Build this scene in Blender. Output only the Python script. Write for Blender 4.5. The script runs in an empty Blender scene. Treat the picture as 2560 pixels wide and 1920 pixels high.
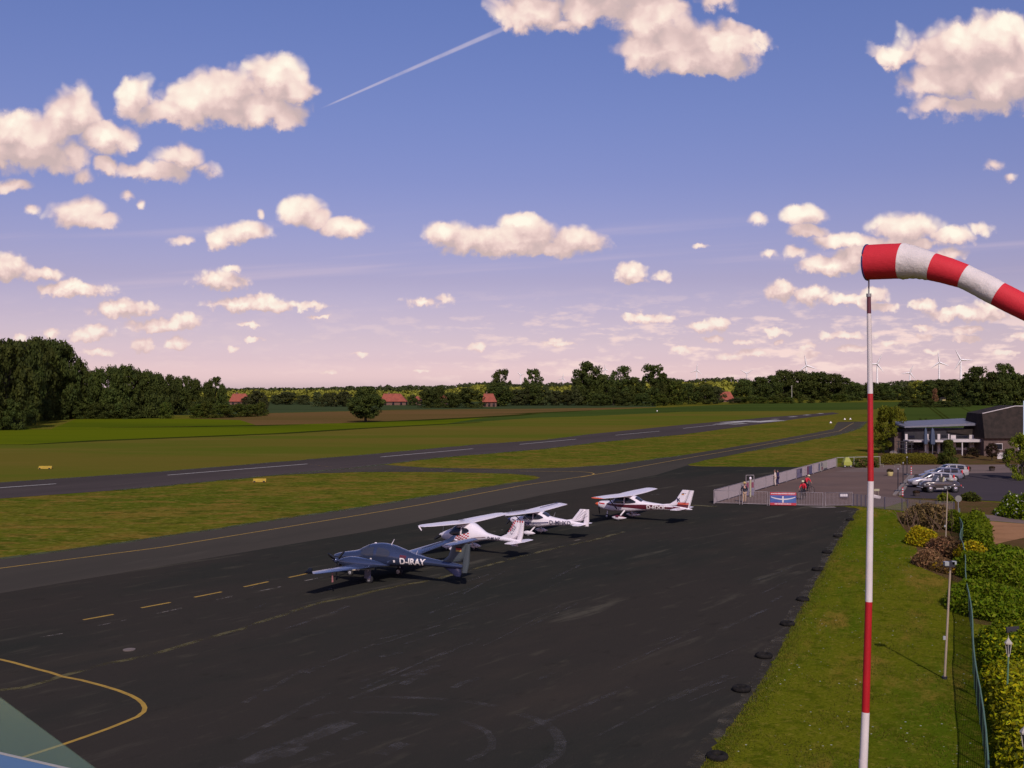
import bpy, math, random
import numpy as np
from mathutils import Vector, Matrix
random.seed(7); rng = np.random.default_rng(11)
C = bpy.context.scene.collection
R = math.radians
SC = bpy.context.scene
# ---------------------------------------------------------------- camera, exposure
H, F, YH, XC = 11.2, 2700.0, 975.0, 1280.0          # eye height, focal length and horizon row for a 2560 px wide picture
cam = bpy.data.cameras.new('camera'); camo = bpy.data.objects.new('camera', cam); C.objects.link(camo)
camo.location = (0, 0, H); camo.rotation_euler = (R(90), 0, 0)
cam.sensor_width = 36.0; cam.lens = F / 2560 * 36; cam.shift_y = (YH - 960) / 2560
cam.clip_start = 0.1; cam.clip_end = 30000
SC.camera = camo
SC.view_settings.view_transform = 'Standard'; SC.view_settings.look = 'None'
SC.view_settings.exposure = 0.0; SC.view_settings.gamma = 1.0
SC.render.engine = 'CYCLES'
SC.cycles.use_denoising = True
SC.cycles.max_bounces = 6; SC.cycles.diffuse_bounces = 2; SC.cycles.glossy_bounces = 3; SC.cycles.transparent_max_bounces = 8
SUN_EL, SUN_AZ = 38.0, -173.5                        # azimuth measured from +Y towards +X: behind the camera, a little to the right
sun = bpy.data.lights.new('sun', 'SUN'); suno = bpy.data.objects.new('sun', sun); C.objects.link(suno)
sun.energy = 3.1; sun.angle = R(0.5); sun.color = (1.0, 0.90, 0.84)
sd = Vector((math.sin(R(SUN_AZ)) * math.cos(R(SUN_EL)) * -1 * -1, math.cos(R(SUN_AZ)) * math.cos(R(SUN_EL)), math.sin(R(SUN_EL))))
sd.x = 0.10
suno.rotation_euler = sd.to_track_quat('Z', 'Y').to_euler()

def lin(c):
    return tuple(((x / 255) / 12.92 if x / 255 <= 0.04045 else ((x / 255 + 0.055) / 1.055) ** 2.4) for x in c)

# ---------------------------------------------------------------- sky: Nishita sky with procedural fair weather clouds
W = bpy.data.worlds.new('World'); SC.world = W; W.use_nodes = True
nt = W.node_tree; nt.nodes.clear()

class NG:
    """small helper that wires shader nodes"""
    def __init__(s, t): s.t = t
    def n(s, kind, **k):
        x = s.t.nodes.new(kind)
        for a, b in k.items(): setattr(x, a, b)
        return x
    def put(s, sock, val):
        if isinstance(val, bpy.types.NodeSocket): s.t.links.new(val, sock)
        elif val is not None: sock.default_value = val
    def m(s, op, a, b=None, c=None, clamp=False):
        x = s.n('ShaderNodeMath', operation=op, use_clamp=clamp)
        s.put(x.inputs[0], a); s.put(x.inputs[1], b); s.put(x.inputs[2], c)
        return x.outputs[0]
    def comb(s, a, b, c=0.0):
        x = s.n('ShaderNodeCombineXYZ')
        for i, q in enumerate((a, b, c)): s.put(x.inputs[i], q)
        return x.outputs[0]
    def mix(s, f, a, b, blend='MIX'):
        x = s.n('ShaderNodeMix', data_type='RGBA', blend_type=blend)
        s.put(x.inputs[0], f)
        for i, q in ((6, a), (7, b)): s.put(x.inputs[i], (*q, 1) if isinstance(q, tuple) and len(q) == 3 else q)
        return x.outputs[2]
    def rng(s, v, a, b, c=0.0, d=1.0, smooth=True):
        x = s.n('ShaderNodeMapRange', interpolation_type='SMOOTHSTEP' if smooth else 'LINEAR')
        for i, q in enumerate((v, a, b, c, d)): s.put(x.inputs[i], q)
        return x.outputs[0]
    def noise(s, vec, scale, detail=4.0, rough=0.55, dist=0.0, dim='3D'):
        x = s.n('ShaderNodeTexNoise', noise_dimensions=dim)
        s.put(x.inputs['Vector'], vec); x.inputs['Scale'].default_value = scale
        x.inputs['Detail'].default_value = detail; x.inputs['Roughness'].default_value = rough
        x.inputs['Distortion'].default_value = dist
        return x.outputs[0]
    def ramp(s, f, stops):
        x = s.n('ShaderNodeValToRGB'); e = x.color_ramp.elements
        while len(e) < len(stops): e.new(0.5)
        for q, (p, c) in zip(e, stops): q.position = p; q.color = (*c, 1)
        s.put(x.inputs[0], f)
        return x.outputs[0]

# clouds: (x, y, half width, half height) of each puff, by bearing and elevation as on a 2560 px wide panorama strip
CLOUDS = [
 (440, [(180,285,92,85),(60,345,170,75),(262,345,85,50),(30,385,230,55),(-150,350,200,110)]),
 (322, [(355,245,62,62),(430,280,100,45),(560,225,130,68),(680,200,95,72),(735,232,70,42),(620,275,170,48),(495,255,110,62)]),
 (462, [(450,400,78,42),(390,430,118,32),(505,420,62,28)]),
 (470, [(200,442,38,26),(262,418,34,32)]), (486, [(40,462,72,24)]), (530, [(320,490,32,18),(362,508,18,18)]),
 (574, [(195,538,84,44),(240,552,66,26),(70,527,30,17)]),
 (630, [(450,604,48,19),(610,580,92,27),(543,602,32,25),(655,540,14,20)]),
 (612, [(760,528,66,42),(790,545,50,32),(862,568,60,30)]),
 (648, [(1110,585,58,38),(1200,600,120,42),(1320,590,95,48),(1435,600,88,38),(1290,622,215,28),(1300,556,60,26)]),
 (708, [(15,668,78,42),(102,685,52,23)]), (746, [(190,724,115,22),(175,712,48,22),(240,728,60,18)]),
 (734, [(550,702,76,32),(588,672,32,17)]), (784, [(655,755,48,27),(600,762,88,22),(685,765,55,24)]),
 (778, [(775,765,55,13)]), (796, [(310,774,110,22),(302,763,44,20)]), (832, [(410,814,105,20),(465,802,44,24)]),
 (846, [(128,830,27,16)]), (854, [(225,838,66,20),(245,828,36,22)]), (878, [(450,858,37,20)]), (884, [(352,864,37,20)]),
 (896, [(245,882,46,12)]), (768, [(1065,752,84,15),(1100,748,40,14)]),
 (900, [(42,842,17,11),(622,812,27,8),(800,795,34,6),(580,873,18,8),(632,848,32,7)]),
 (940, [(1195,865,32,12),(900,885,24,6),(1055,928,30,6),(820,930,26,6),(1400,860,60,8),(1390,852,26,10)]),
 (711, [(1575,678,46,27),(1580,700,46,14)]), (712, [(1660,690,37,18)]), (572, [(1892,550,38,20)]),
 (598, [(2015,538,64,32),(2020,578,60,24)]), (628, [(2262,570,100,40),(2130,606,120,26),(2380,588,68,25),(2250,610,190,20),(2455,570,44,19)]),
 (690, [(2080,663,92,26),(2135,640,64,26)]), (655, [(1990,628,42,20),(1920,635,30,15),(2380,635,62,20)]),
 (768, [(1950,725,58,33),(2030,738,66,26),(2120,748,90,18),(2182,735,38,22)]),
 (810, [(2200,768,54,13),(2305,762,38,18),(2420,785,125,22),(2475,768,54,19),(2580,760,60,25)]),
 (812, [(1612,795,72,15)]), (834, [(1765,817,68,16),(1800,808,33,16)]), (842, [(1935,830,38,12)]), (854, [(2110,840,78,14)]),
 (858, [(2310,820,31,9),(2313,842,27,11),(2420,825,45,12),(2420,845,40,9),(2560,840,40,14)]),
 (870, [(1775,848,32,9),(1850,853,30,10),(1950,856,18,7)]), (880, [(2020,866,30,9),(2130,872,66,11),(2230,858,34,10)]),
 (900, [(1820,892,36,10),(1880,882,46,12),(1700,872,28,8),(2020,885,44,10)]), (900, [(2510,882,44,9),(2330,880,30,8)]),
 (620, [(1755,612,32,8),(960,640,40,6)]),
 (95, [(1330,30,120,55),(1400,66,90,36),(1500,15,170,55),(1800,5,80,30),(1640,35,110,55),(1520,-60,300,80)]),
 (200, [(1690,110,140,82),(1620,140,95,52),(1800,108,110,50),(1890,98,66,32),(1730,148,160,42)]),
 (302, [(2400,125,170,85),(2500,95,140,75),(2430,205,185,75),(2560,180,180,125),(2420,270,150,36),(2235,140,80,36)]),
 (480, [(2480,415,46,27),(2532,450,35,22)]),
]
TINT = [(0.0, (2.74, 1.92, 2.34)), (.009, (2.70, 1.90, 2.32)), (.028, (1.80, 1.28, 1.69)), (.046, (1.50, 1.05, 1.36)), (.065, (1.33, .91, 1.18)), (.10, (1.13, .77, 1.02)), (.19, (.955, .755, 1.09)), (.242, (.93, .79, 1.15)), (.35, (.88, .83, 1.25)), (1.0, (.8, .8, 1.2))]
g = NG(nt)
tc = g.n('ShaderNodeTexCoord')
sx = g.n('ShaderNodeSeparateXYZ'); nt.links.new(tc.outputs['Generated'], sx.inputs[0])
dx, dy, dz = sx.outputs
dyc = g.m('MAXIMUM', dy, 0.05)
U, V = g.m('DIVIDE', dx, dyc), g.m('DIVIDE', dz, dyc)
front = g.rng(dy, 0.10, 0.30)
Vp = g.m('MAXIMUM', V, 0.0)
# noise at two sizes, so that the detail shrinks towards the horizon as on a flat cloud layer
wv = g.rng(Vp, 0.05, 0.21)
def two(fn):
    a, b_ = fn(2.5, 0.0), fn(6.2, 5.0)
    return g.m('ADD', g.m('MULTIPLY', a, wv), g.m('MULTIPLY', b_, g.m('SUBTRACT', 1.0, wv)))
def uv(k, z, du=0.0, dv=0.0, st=1.0): return g.comb(g.m('MULTIPLY_ADD', U, k, du), g.m('MULTIPLY_ADD', V, k * st, dv), z)
warp = two(lambda k, z: g.noise(uv(k, z), 5.0, 3.0, 0.55))
nz = two(lambda k, z: g.noise(uv(k, z), 13.0, 6.0, 0.60, 0.15))
nz2 = two(lambda k, z: g.noise(uv(k, z, -0.012, 0.035), 13.0, 4.0, 0.60, 0.15))
def billow(k, z):
    vt = g.n('ShaderNodeTexVoronoi', feature='SMOOTH_F1'); vt.inputs['Scale'].default_value = 14.0; vt.inputs['Detail'].default_value = 2.0; vt.inputs['Roughness'].default_value = 0.5; vt.inputs['Smoothness'].default_value = 0.3
    va = g.n('ShaderNodeVectorMath', operation='ADD'); g.put(va.inputs[0], uv(k, z)); g.put(va.inputs[1], g.comb(g.m('MULTIPLY', warp, 0.12), g.m('MULTIPLY', nz, 0.07), 3.0)); nt.links.new(va.outputs[0], vt.inputs['Vector'])
    return vt.outputs['Distance']
puff = g.m('SUBTRACT', 0.42, two(billow))
amp = g.m('ADD', Vp, 0.10)
wx = g.m('MULTIPLY', g.m('SUBTRACT', warp, 0.5), g.m('MULTIPLY', amp, 0.13))
wy = g.m('MULTIPLY', g.m('SUBTRACT', nz, 0.5), g.m('MULTIPLY', amp, 0.09))

def cloud_field(u, v):
    vec = g.comb(u, v, 0.0); total = None
    for base, puffs in CLOUDS:
        fld = None
        for (x, y, rx, ry) in puffs:
            mp = g.n('ShaderNodeMapping')
            sx_, sy_ = F / (rx * 1.32), F / (ry * 1.36)
            nt.links.new(vec, mp.inputs['Vector'])
            mp.inputs['Scale'].default_value = (sx_, sy_, 1)
            mp.inputs['Location'].default_value = (-(x - XC) / F * sx_, -(YH - y) / F * sy_, 0)
            gr = g.n('ShaderNodeTexGradient', gradient_type='SPHERICAL'); nt.links.new(mp.outputs[0], gr.inputs[0])
            o = gr.outputs[1]
            if base < 790 and ry / (YH - base + 270) < 0.037: o = g.m('MULTIPLY', o, 0.70)      # small puffs are thin
            fld = o if fld is None else g.m('MAXIMUM', fld, o)
        hgt = max(p[3] for p in puffs)
        k = F / (hgt * 0.75)
        vb = (YH - base) / F
        fld = g.m('MINIMUM', fld, g.m('MULTIPLY_ADD', v, k, -vb * k + 0.18))
        total = fld if total is None else g.m('MAXIMUM', total, fld)
    return total
uw, vw = g.m('ADD', U, wx), g.m('ADD', V, wy)
F1 = cloud_field(uw, vw)
F2 = cloud_field(g.m('ADD', uw, g.m('MULTIPLY', amp, -0.012)), g.m('ADD', vw, g.m('MULTIPLY', amp, 0.055)))
d1 = g.m('ADD', g.m('ADD', F1, g.m('MULTIPLY', g.m('SUBTRACT', nz, 0.5), 0.42)), g.m('MULTIPLY', g.m('ADD', puff, 0.22), 0.42))
F1c = g.m('MULTIPLY', g.rng(F1, 0.02, 0.14), 1.0)
cover = g.m('MULTIPLY', g.rng(d1, 0.10, 0.42), F1c)
# faint layer of small far clouds above the horizon and thin streaks
far = g.m('ADD', g.m('MULTIPLY', g.noise(g.comb(g.m('MULTIPLY', U, 9.0), g.m('MULTIPLY', V, 34.0), 2.0), 3.2, 4.0, 0.55), 0.8), g.m('MULTIPLY', g.noise(g.comb(g.m('MULTIPLY', U, 9.0), g.m('MULTIPLY', V, 24.0), 9.0), 11.0, 3.0, 0.5), 0.22))
band = g.m('MULTIPLY', g.rng(V, 0.0, 0.015), g.rng(V, 0.10, 0.045))
side = g.rng(U, -0.25, 0.2, 0.15, 1.0)
far_c = g.m('MULTIPLY', g.m('MULTIPLY', g.rng(far, 0.50, 0.66), band), side)
streak = g.noise(g.comb(g.m('MULTIPLY', U, 2.2), g.m('ADD', g.m('MULTIPLY', V, 55.0), g.m('MULTIPLY', U, -4.0)), 0.0), 1.0, 3.0, 0.5)
streak_c = g.m('MULTIPLY', g.m('MULTIPLY', g.rng(streak, 0.52, 0.78), 0.34), g.m('MULTIPLY', g.rng(V, 0.05, 0.09), g.rng(V, 0.17, 0.13)))
# condensation trail
ax, ay, bx, by = (805 - XC) / F, (YH - 270) / F, (1250 - XC) / F, (YH - 75) / F
L_ = math.hypot(bx - ax, by - ay); ux, uy = (bx - ax) / L_, (by - ay) / L_
al = g.m('ADD', g.m('MULTIPLY', g.m('SUBTRACT', U, ax), ux), g.m('MULTIPLY', g.m('SUBTRACT', V, ay), uy))
pe = g.m('ABSOLUTE', g.m('ADD', g.m('MULTIPLY', g.m('SUBTRACT', U, ax), -uy), g.m('MULTIPLY', g.m('SUBTRACT', V, ay), ux)))
wid = g.rng(al, 0.0, L_, 0.0009, 0.0028, smooth=False)
trail = g.m('MULTIPLY', g.rng(g.m('DIVIDE', pe, wid), 1.15, 0.35), g.m('MULTIPLY', g.rng(al, -0.004, 0.02), g.rng(al, L_ + 0.02, L_ - 0.01)))
trail = g.m('MULTIPLY', trail, g.m('MULTIPLY', g.rng(nz, 0.2, 0.6, 0.35, 0.8), 0.50))
# light on the clouds: bright where the mass thins towards the sun and the top, dull towards the flat base
lit = g.m('ADD', g.m('ADD', g.m('MULTIPLY', g.m('SUBTRACT', F1, F2), 0.78), g.m('MULTIPLY', g.m('SUBTRACT', nz, nz2), 0.45)), g.m('MULTIPLY', g.m('ADD', puff, 0.03), 0.75))
lit = g.m('ADD', lit, g.m('MULTIPLY', g.m('SUBTRACT', warp, 0.5), 0.7))
lit = g.rng(lit, -0.60, 0.40, 0.0, 1.0, smooth=False)
ccol = g.ramp(lit, [(0.0, (0.60, 0.46, 0.455)), (0.22, (0.72, 0.535, 0.515)), (0.45, (0.87, 0.66, 0.615)), (0.70, (0.97, 0.80, 0.705)), (0.95, (1.0, 0.95, 0.81))])
low = g.rng(V, 0.0, 0.12)
ccol = g.mix(low, g.mix(0.55, ccol, (0.80, 0.58, 0.585)), ccol)
sky = g.n('ShaderNodeTexSky', sky_type='NISHITA'); sky.sun_disc = False
sky.sun_elevation = R(SUN_EL); sky.sun_rotation = math.atan2(sd.x, sd.y); sky.altitude = 60; sky.air_density = 1.0; sky.dust_density = 1.4; sky.ozone_density = 1.6
zen = g.m('MAXIMUM', dz, 0.0)
tint = g.ramp(zen, [(z, tuple(k / 4 for k in c)) for z, c in TINT])
skyc = g.mix(1.0, sky.outputs[0], tint, 'MULTIPLY')
SKY = 0.085 * 4
scl = g.n('ShaderNodeVectorMath', operation='SCALE'); g.put(scl.inputs[0], skyc); scl.inputs['Scale'].default_value = SKY
c0 = g.mix(streak_c, scl.outputs[0], (0.74, 0.58, 0.66))
c0 = g.mix(g.m('MULTIPLY', trail, front), c0, (0.80, 0.68, 0.74))
c0 = g.mix(g.m('MULTIPLY', far_c, front), c0, (0.92, 0.70, 0.66))
c0 = g.mix(g.m('MULTIPLY', cover, front), c0, ccol)
bg = g.n('ShaderNodeBackground'); g.put(bg.inputs[0], c0)
# the background runs at strength 0.1; the colours above are scaled to suit
sc2 = g.n('ShaderNodeVectorMath', operation='SCALE'); g.put(sc2.inputs[0], c0); sc2.inputs['Scale'].default_value = 10.0
g.put(bg.inputs[0], sc2.outputs[0]); bg.inputs[1].default_value = 0.1
wo = g.n('ShaderNodeOutputWorld'); nt.links.new(bg.outputs[0], wo.inputs[0])
W.cycles.sampling_method = 'MANUAL'; W.cycles.sample_map_resolution = 256
# ---------------------------------------------------------------- helpers
def G(x, y, z=0.0):
    """the point at height z that the lens sees at column x, row y of a 2560 px wide picture"""
    Y = F * (H - z) / (y - YH)
    return Vector(((x - XC) / F * Y, Y, z))
def atY(x, y, Y):
    return Vector(((x - XC) / F * Y, Y, H - (y - YH) / F * Y))

class MB:
    def __init__(s): s.v, s.f, s.mi, s.sm = [], [], [], []
    def add(s, vs, fs, mi=0, smooth=False):
        o = len(s.v); s.v += [tuple(p) for p in vs]
        for f in fs: s.f.append(tuple(i + o for i in f)); s.mi.append(mi); s.sm.append(smooth)
        return s
    def box(s, c, d, mi=0, rz=0.0, ry=0.0, rx=0.0):
        M = Matrix.Translation(c) @ Matrix.Rotation(rz, 4, 'Z') @ Matrix.Rotation(ry, 4, 'Y') @ Matrix.Rotation(rx, 4, 'X')
        vs = [M @ Vector((sx * d[0] / 2, sy * d[1] / 2, sz * d[2] / 2)) for sx in (-1, 1) for sy in (-1, 1) for sz in (-1, 1)]
        return s.add(vs, [(0, 1, 3, 2), (4, 6, 7, 5), (0, 4, 5, 1), (2, 3, 7, 6), (0, 2, 6, 4), (1, 5, 7, 3)], mi)
    def loft(s, rings, mi=0, smooth=True, caps=True, close=True):
        n = len(rings[0]); vs = [p for r in rings for p in r]; fs = []
        for i in range(len(rings) - 1):
            for j in range(n if close else n - 1):
                k = (j + 1) % n
                fs.append((i * n + j, i * n + k, (i + 1) * n + k, (i + 1) * n + j))
        s.add(vs, fs, mi, smooth)
        if caps and close:
            s.add(rings[0], [tuple(range(n))[::-1]], mi); s.add(rings[-1], [tuple(range(n))], mi)
        return s
    def tube(s, pts, r, n=8, mi=0, smooth=True, caps=True):
        pts = [Vector(p) for p in pts]; rs = r if isinstance(r, (list, tuple)) else [r] * len(pts); rings = []
        for i, p in enumerate(pts):
            t = (pts[min(i + 1, len(pts) - 1)] - pts[max(i - 1, 0)]).normalized()
            a = t.cross(Vector((0, 0, 1)) if abs(t.z) < 0.95 else Vector((1, 0, 0))).normalized(); b = t.cross(a)
            rings.append([p + (a * math.cos(q) + b * math.sin(q)) * rs[i] for q in (2 * math.pi * k / n for k in range(n))])
        return s.loft(rings, mi, smooth, caps)
    def ball(s, c, r, mi=0, n=10, m=6):
        r = (r, r, r) if not isinstance(r, (tuple, list)) else r; rings = []
        for i in range(m + 1):
            a = -math.pi / 2 + math.pi * i / m; cr = max(math.cos(a), 0.02)
            rings.append([(c[0] + r[0] * cr * math.cos(q), c[1] + r[1] * cr * math.sin(q), c[2] + r[2] * math.sin(a)) for q in (2 * math.pi * k / n for k in range(n))])
        return s.loft(rings, mi)
    def wheel(s, c, r, w, mi=0, axis='Y', n=16, prof=((-.5, .62), (-.5, .86), (-.32, 1.0), (.32, 1.0), (.5, .86), (.5, .62))):
        rings = []
        for (a, k) in prof:
            ring = []
            for q in (2 * math.pi * j / n for j in range(n)):
                p = (r * k * math.cos(q), a * w, r * k * math.sin(q))
                if axis == 'Z': p = (p[0], p[2], p[1])
                if axis == 'X': p = (p[1], p[0], p[2])
                ring.append((c[0] + p[0], c[1] + p[1], c[2] + p[2]))
            rings.append(ring)
        return s.loft(rings, mi, caps=True)
    def poly(s, pts, mi=0):
        return s.add(pts, [tuple(range(len(pts)))], mi)
    def prism(s, pts, d, mi=0):
        n = len(pts); d = Vector(d); top = [Vector(p) + d for p in pts]
        return s.add(list(pts) + top, [tuple(range(n))[::-1], tuple(range(n, 2 * n))] + [(i, (i + 1) % n, n + (i + 1) % n, n + i) for i in range(n)], mi)
    def strip(s, pts, w, z, mi=0):
        pts = [Vector(p) for p in pts]; vs = []
        for i, p in enumerate(pts):
            t = pts[min(i + 1, len(pts) - 1)] - pts[max(i - 1, 0)]; nrm = Vector((-t.y, t.x, 0)).normalized()
            ww = w[i] if isinstance(w, (list, tuple)) else w
            vs += [(p.x + nrm.x * ww / 2, p.y + nrm.y * ww / 2, z), (p.x - nrm.x * ww / 2, p.y - nrm.y * ww / 2, z)]
        return s.add(vs, [(2 * i, 2 * i + 1, 2 * i + 3, 2 * i + 2) for i in range(len(pts) - 1)], mi)
    def mesh(s, name, mats):
        me = bpy.data.meshes.new(name); me.from_pydata(s.v, [], s.f)
        for m in (mats if isinstance(mats, (list, tuple)) else [mats]): me.materials.append(m)
        me.polygons.foreach_set('material_index', s.mi); me.polygons.foreach_set('use_smooth', s.sm); me.update()
        return me
def put(name, me, parent=None, loc=(0, 0, 0), rz=0.0, sc=None):
    o = bpy.data.objects.new(name, me); C.objects.link(o); o.location = loc; o.rotation_euler = (0, 0, rz)
    if parent: o.parent = parent
    if sc is not None: o.scale = (sc, sc, sc) if not isinstance(sc, (tuple, list)) else sc
    return o
def part(name, mb, mats, parent, **k): return put(name, mb.mesh(name, mats), parent, **k)
def tag(o, label, cat, group=None):
    o['label'] = label; o['category'] = cat
    if group: o['group'] = group
    return o
def thing(name, label, cat, loc=(0, 0, 0), rz=0.0, group=None):
    return tag(put(name, None, None, loc, rz), label, cat, group)
def struct(name, mb, mats, kind='structure'):
    o = part(name, mb, mats, None); o['kind'] = kind; return o
def copy_tree(o, parent=None):
    c = o.copy(); C.objects.link(c)
    if parent: c.parent = parent
    for ch in list(o.children): copy_tree(ch, c)
    return c
# ---------------------------------------------------------------- materials
def mat(name, col, rough=0.6, metal=0.0, spec=0.5, var=0.0, vscale=3.0, coat=0.0, bump=0.0, bscale=40.0, col2=None, island=0.0, obj_var=0.0):
    m = bpy.data.materials.new(name); m.use_nodes = True; t = m.node_tree; b = t.nodes['Principled BSDF']; q = NG(t)
    b.inputs['Roughness'].default_value = rough; b.inputs['Metallic'].default_value = metal
    b.inputs['Specular IOR Level'].default_value = spec; b.inputs['Coat Weight'].default_value = coat
    c = (*col, 1); src = None
    if var > 0 or col2 is not None or bump > 0:
        co = q.n('ShaderNodeTexCoord').outputs['Object']
    if col2 is not None or var > 0:
        nz_ = q.noise(co, vscale, 5.0, 0.6)
        d = col2 if col2 is not None else tuple(x * (1 - var) for x in col)
        src = q.mix(q.rng(nz_, 0.32, 0.68), col, d)
    if island > 0 or obj_var > 0:
        if island > 0: r_ = q.n('ShaderNodeNewGeometry').outputs['Random Per Island']; k = island
        else: r_ = q.n('ShaderNodeObjectInfo').outputs['Random']; k = obj_var
        hs = q.n('ShaderNodeHueSaturation'); q.put(hs.inputs['Color'], src if src is not None else c)
        q.put(hs.inputs['Value'], q.rng(r_, 0, 1, 1 - k, 1 + k, False)); src = hs.outputs[0]
    if src is not None: t.links.new(src, b.inputs['Base Color'])
    else: b.inputs['Base Color'].default_value = c
    if bump > 0:
        bn = q.n('ShaderNodeBump'); bn.inputs['Strength'].default_value = bump; bn.inputs['Distance'].default_value = 0.02
        q.put(bn.inputs['Height'], q.noise(co, bscale, 4.0, 0.6)); t.links.new(bn.outputs[0], b.inputs['Normal'])
    return m
def ground_mat(name, cols, scales, rough=0.95, bump=0.6, bscale=6.0, spots=None, rot=0.0, spec=0.0):
    """cols: base colour and (colour, noise scale, lo, hi, amount) layers in metres"""
    m = bpy.data.materials.new(name); m.use_nodes = True; t = m.node_tree; b = t.nodes['Principled BSDF']; q = NG(t)
    co = q.n('ShaderNodeTexCoord').outputs['Object']
    c = cols
    for (col, sc, lo, hi, am, stretch) in scales:
        mp = q.n('ShaderNodeMapping'); t.links.new(co, mp.inputs[0])
        mp.vector_type = 'TEXTURE'; mp.inputs['Rotation'].default_value = (0, 0, rot); mp.inputs['Scale'].default_value = (stretch, 1, 1)
        mp.inputs['Location'].default_value = (sc * 13.7, sc * 5.1, 0)
        nz_ = q.noise(mp.outputs[0], sc, 6.0, 0.62)
        f = q.m('MULTIPLY', q.rng(nz_, lo, hi), am)
        c = q.mix(f, c, col)
    if spots:
        (col, sc, r_, dens_sc) = spots
        vo = q.n('ShaderNodeTexVoronoi'); t.links.new(co, vo.inputs['Vector']); vo.inputs['Scale'].default_value = sc
        mk = q.m('MULTIPLY', q.rng(vo.outputs['Distance'], r_, r_ * 0.55), q.rng(q.noise(co, dens_sc, 3.0, 0.6), 0.47, 0.56))
        c = q.mix(q.m('MULTIPLY', mk, 0.85), c, col)
    q.put(b.inputs['Base Color'], c if not isinstance(c, tuple) else (*c, 1))
    b.inputs['Roughness'].default_value = rough; b.inputs['Specular IOR Level'].default_value = spec
    bn = q.n('ShaderNodeBump'); bn.inputs['Strength'].default_value = bump; bn.inputs['Distance'].default_value = 0.05
    q.put(bn.inputs['Height'], q.noise(co, bscale, 5.0, 0.65)); t.links.new(bn.outputs[0], b.inputs['Normal'])
    return m
RW = R(68.9)     # bearing of the apron edge in plan, for streaks that follow it
M = {}
M['grass'] = ground_mat('mown_grass', (0.1157, 0.1154, 0.0109), [((0.0690, 0.0978, 0.0069), 0.035, 0.42, 0.60, 0.9, 2.5), ((0.1836, 0.1191, 0.0199), 0.10, 0.48, 0.66, 0.8, 2.0), ((0.2057, 0.1229, 0.0239), 0.40, 0.50, 0.62, 0.8, 1.6), ((0.0501, 0.0652, 0.0049), 0.55, 0.51, 0.63, 0.8, 1.6), ((0.2114, 0.1756, 0.0350), 1.3, 0.50, 0.66, 0.6, 1.0), ((0.0468, 0.0552, 0.0060), 1.9, 0.50, 0.64, 0.65, 1.0)], bscale=3.0, bump=1.0)
M['lawn'] = ground_mat('lawn_grass', (0.1227, 0.1279, 0.0072), [((0.0708, 0.1086, 0.0049), 0.16, 0.44, 0.58, 0.95, 4.0), ((0.2360, 0.1472, 0.0243), 0.24, 0.51, 0.64, 0.85, 3.0), ((0.0614, 0.0797, 0.0032), 1.1, 0.50, 0.64, 0.75, 1.0), ((0.2124, 0.1749, 0.0243), 3.2, 0.50, 0.68, 0.6, 1.0), ((0.0543, 0.0627, 0.0032), 9.0, 0.49, 0.66, 0.7, 1.0)], spots=((0.62, 0.60, 0.52), 2.8, 0.115, 0.3), bscale=10.0, bump=1.0, rot=RW)
M['strip_grass'] = ground_mat('runway_strip_grass', (0.1284, 0.1047, 0.0168), [((0.0856, 0.1079, 0.0105), 0.018, 0.42, 0.6, 0.8, 3.0), ((0.1529, 0.1140, 0.0230), 0.05, 0.5, 0.7, 0.6, 3.0)], bscale=2.0)
M['crop_bright'] = ground_mat('bright_green_crop', (0.0992, 0.1217, 0.0048), [((0.0567, 0.0820, 0.0048), 0.02, 0.45, 0.65, 0.7, 5.0), ((0.1205, 0.1304, 0.0072), 0.09, 0.5, 0.7, 0.5, 6.0)], bscale=2.0)
M['crop_dark'] = ground_mat('dark_green_crop', (0.0540, 0.0775, 0.0144), [((0.0405, 0.0625, 0.0120), 0.012, 0.4, 0.65, 0.8, 4.0)], bscale=2.0)
M['crop_blue'] = ground_mat('young_corn_crop', (0.0504, 0.0672, 0.0264), [((0.0408, 0.0552, 0.0216), 0.015, 0.4, 0.65, 0.8, 4.0)], bscale=2.0)
M['tan_field'] = ground_mat('dry_field', (0.145, 0.085, 0.030), [((0.11, 0.075, 0.022), 0.016, 0.42, 0.62, 0.8, 4.0)], bscale=2.0)
M['ditch'] = ground_mat('ditch_growth', (0.0364, 0.0442, 0.0066), [((0.0208, 0.0286, 0.0044), 0.12, 0.4, 0.65, 0.8, 3.0)], bscale=3.0)
M['runway'] = ground_mat('runway_asphalt', (0.0756, 0.0600, 0.0562), [((0.0561, 0.0462, 0.0432), 0.05, 0.4, 0.65, 0.8, 6.0), ((0.0976, 0.0775, 0.0670), 0.5, 0.52, 0.75, 0.5, 5.0)], bscale=9.0, bump=0.3, rot=R(61))
M['taxi'] = ground_mat('taxiway_asphalt', (0.0700, 0.0596, 0.0478), [((0.0530, 0.0470, 0.0390), 0.05, 0.4, 0.65, 0.8, 6.0), ((0.0933, 0.0801, 0.0624), 0.35, 0.55, 0.78, 0.5, 6.0)], bscale=9.0, bump=0.3, rot=R(61))
M['apron'] = ground_mat('apron_asphalt', (0.0401, 0.0343, 0.0285), [((0.0284, 0.0295, 0.0245), 0.06, 0.40, 0.62, 0.9, 2.5), ((0.0536, 0.0431, 0.0331), 0.13, 0.52, 0.72, 0.6, 3.0), ((0.1040, 0.0926, 0.0663), 0.42, 0.585, 0.70, 0.55, 7.0), ((0.0709, 0.0623, 0.0451), 1.3, 0.56, 0.74, 0.55, 4.0), ((0.0205, 0.0191, 0.0159), 0.8, 0.58, 0.75, 0.5, 1.5), ((0.0756, 0.0670, 0.0504), 16.0, 0.56, 0.80, 0.5, 1.0)], bscale=25.0, bump=0.35, rot=R(52))
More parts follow.
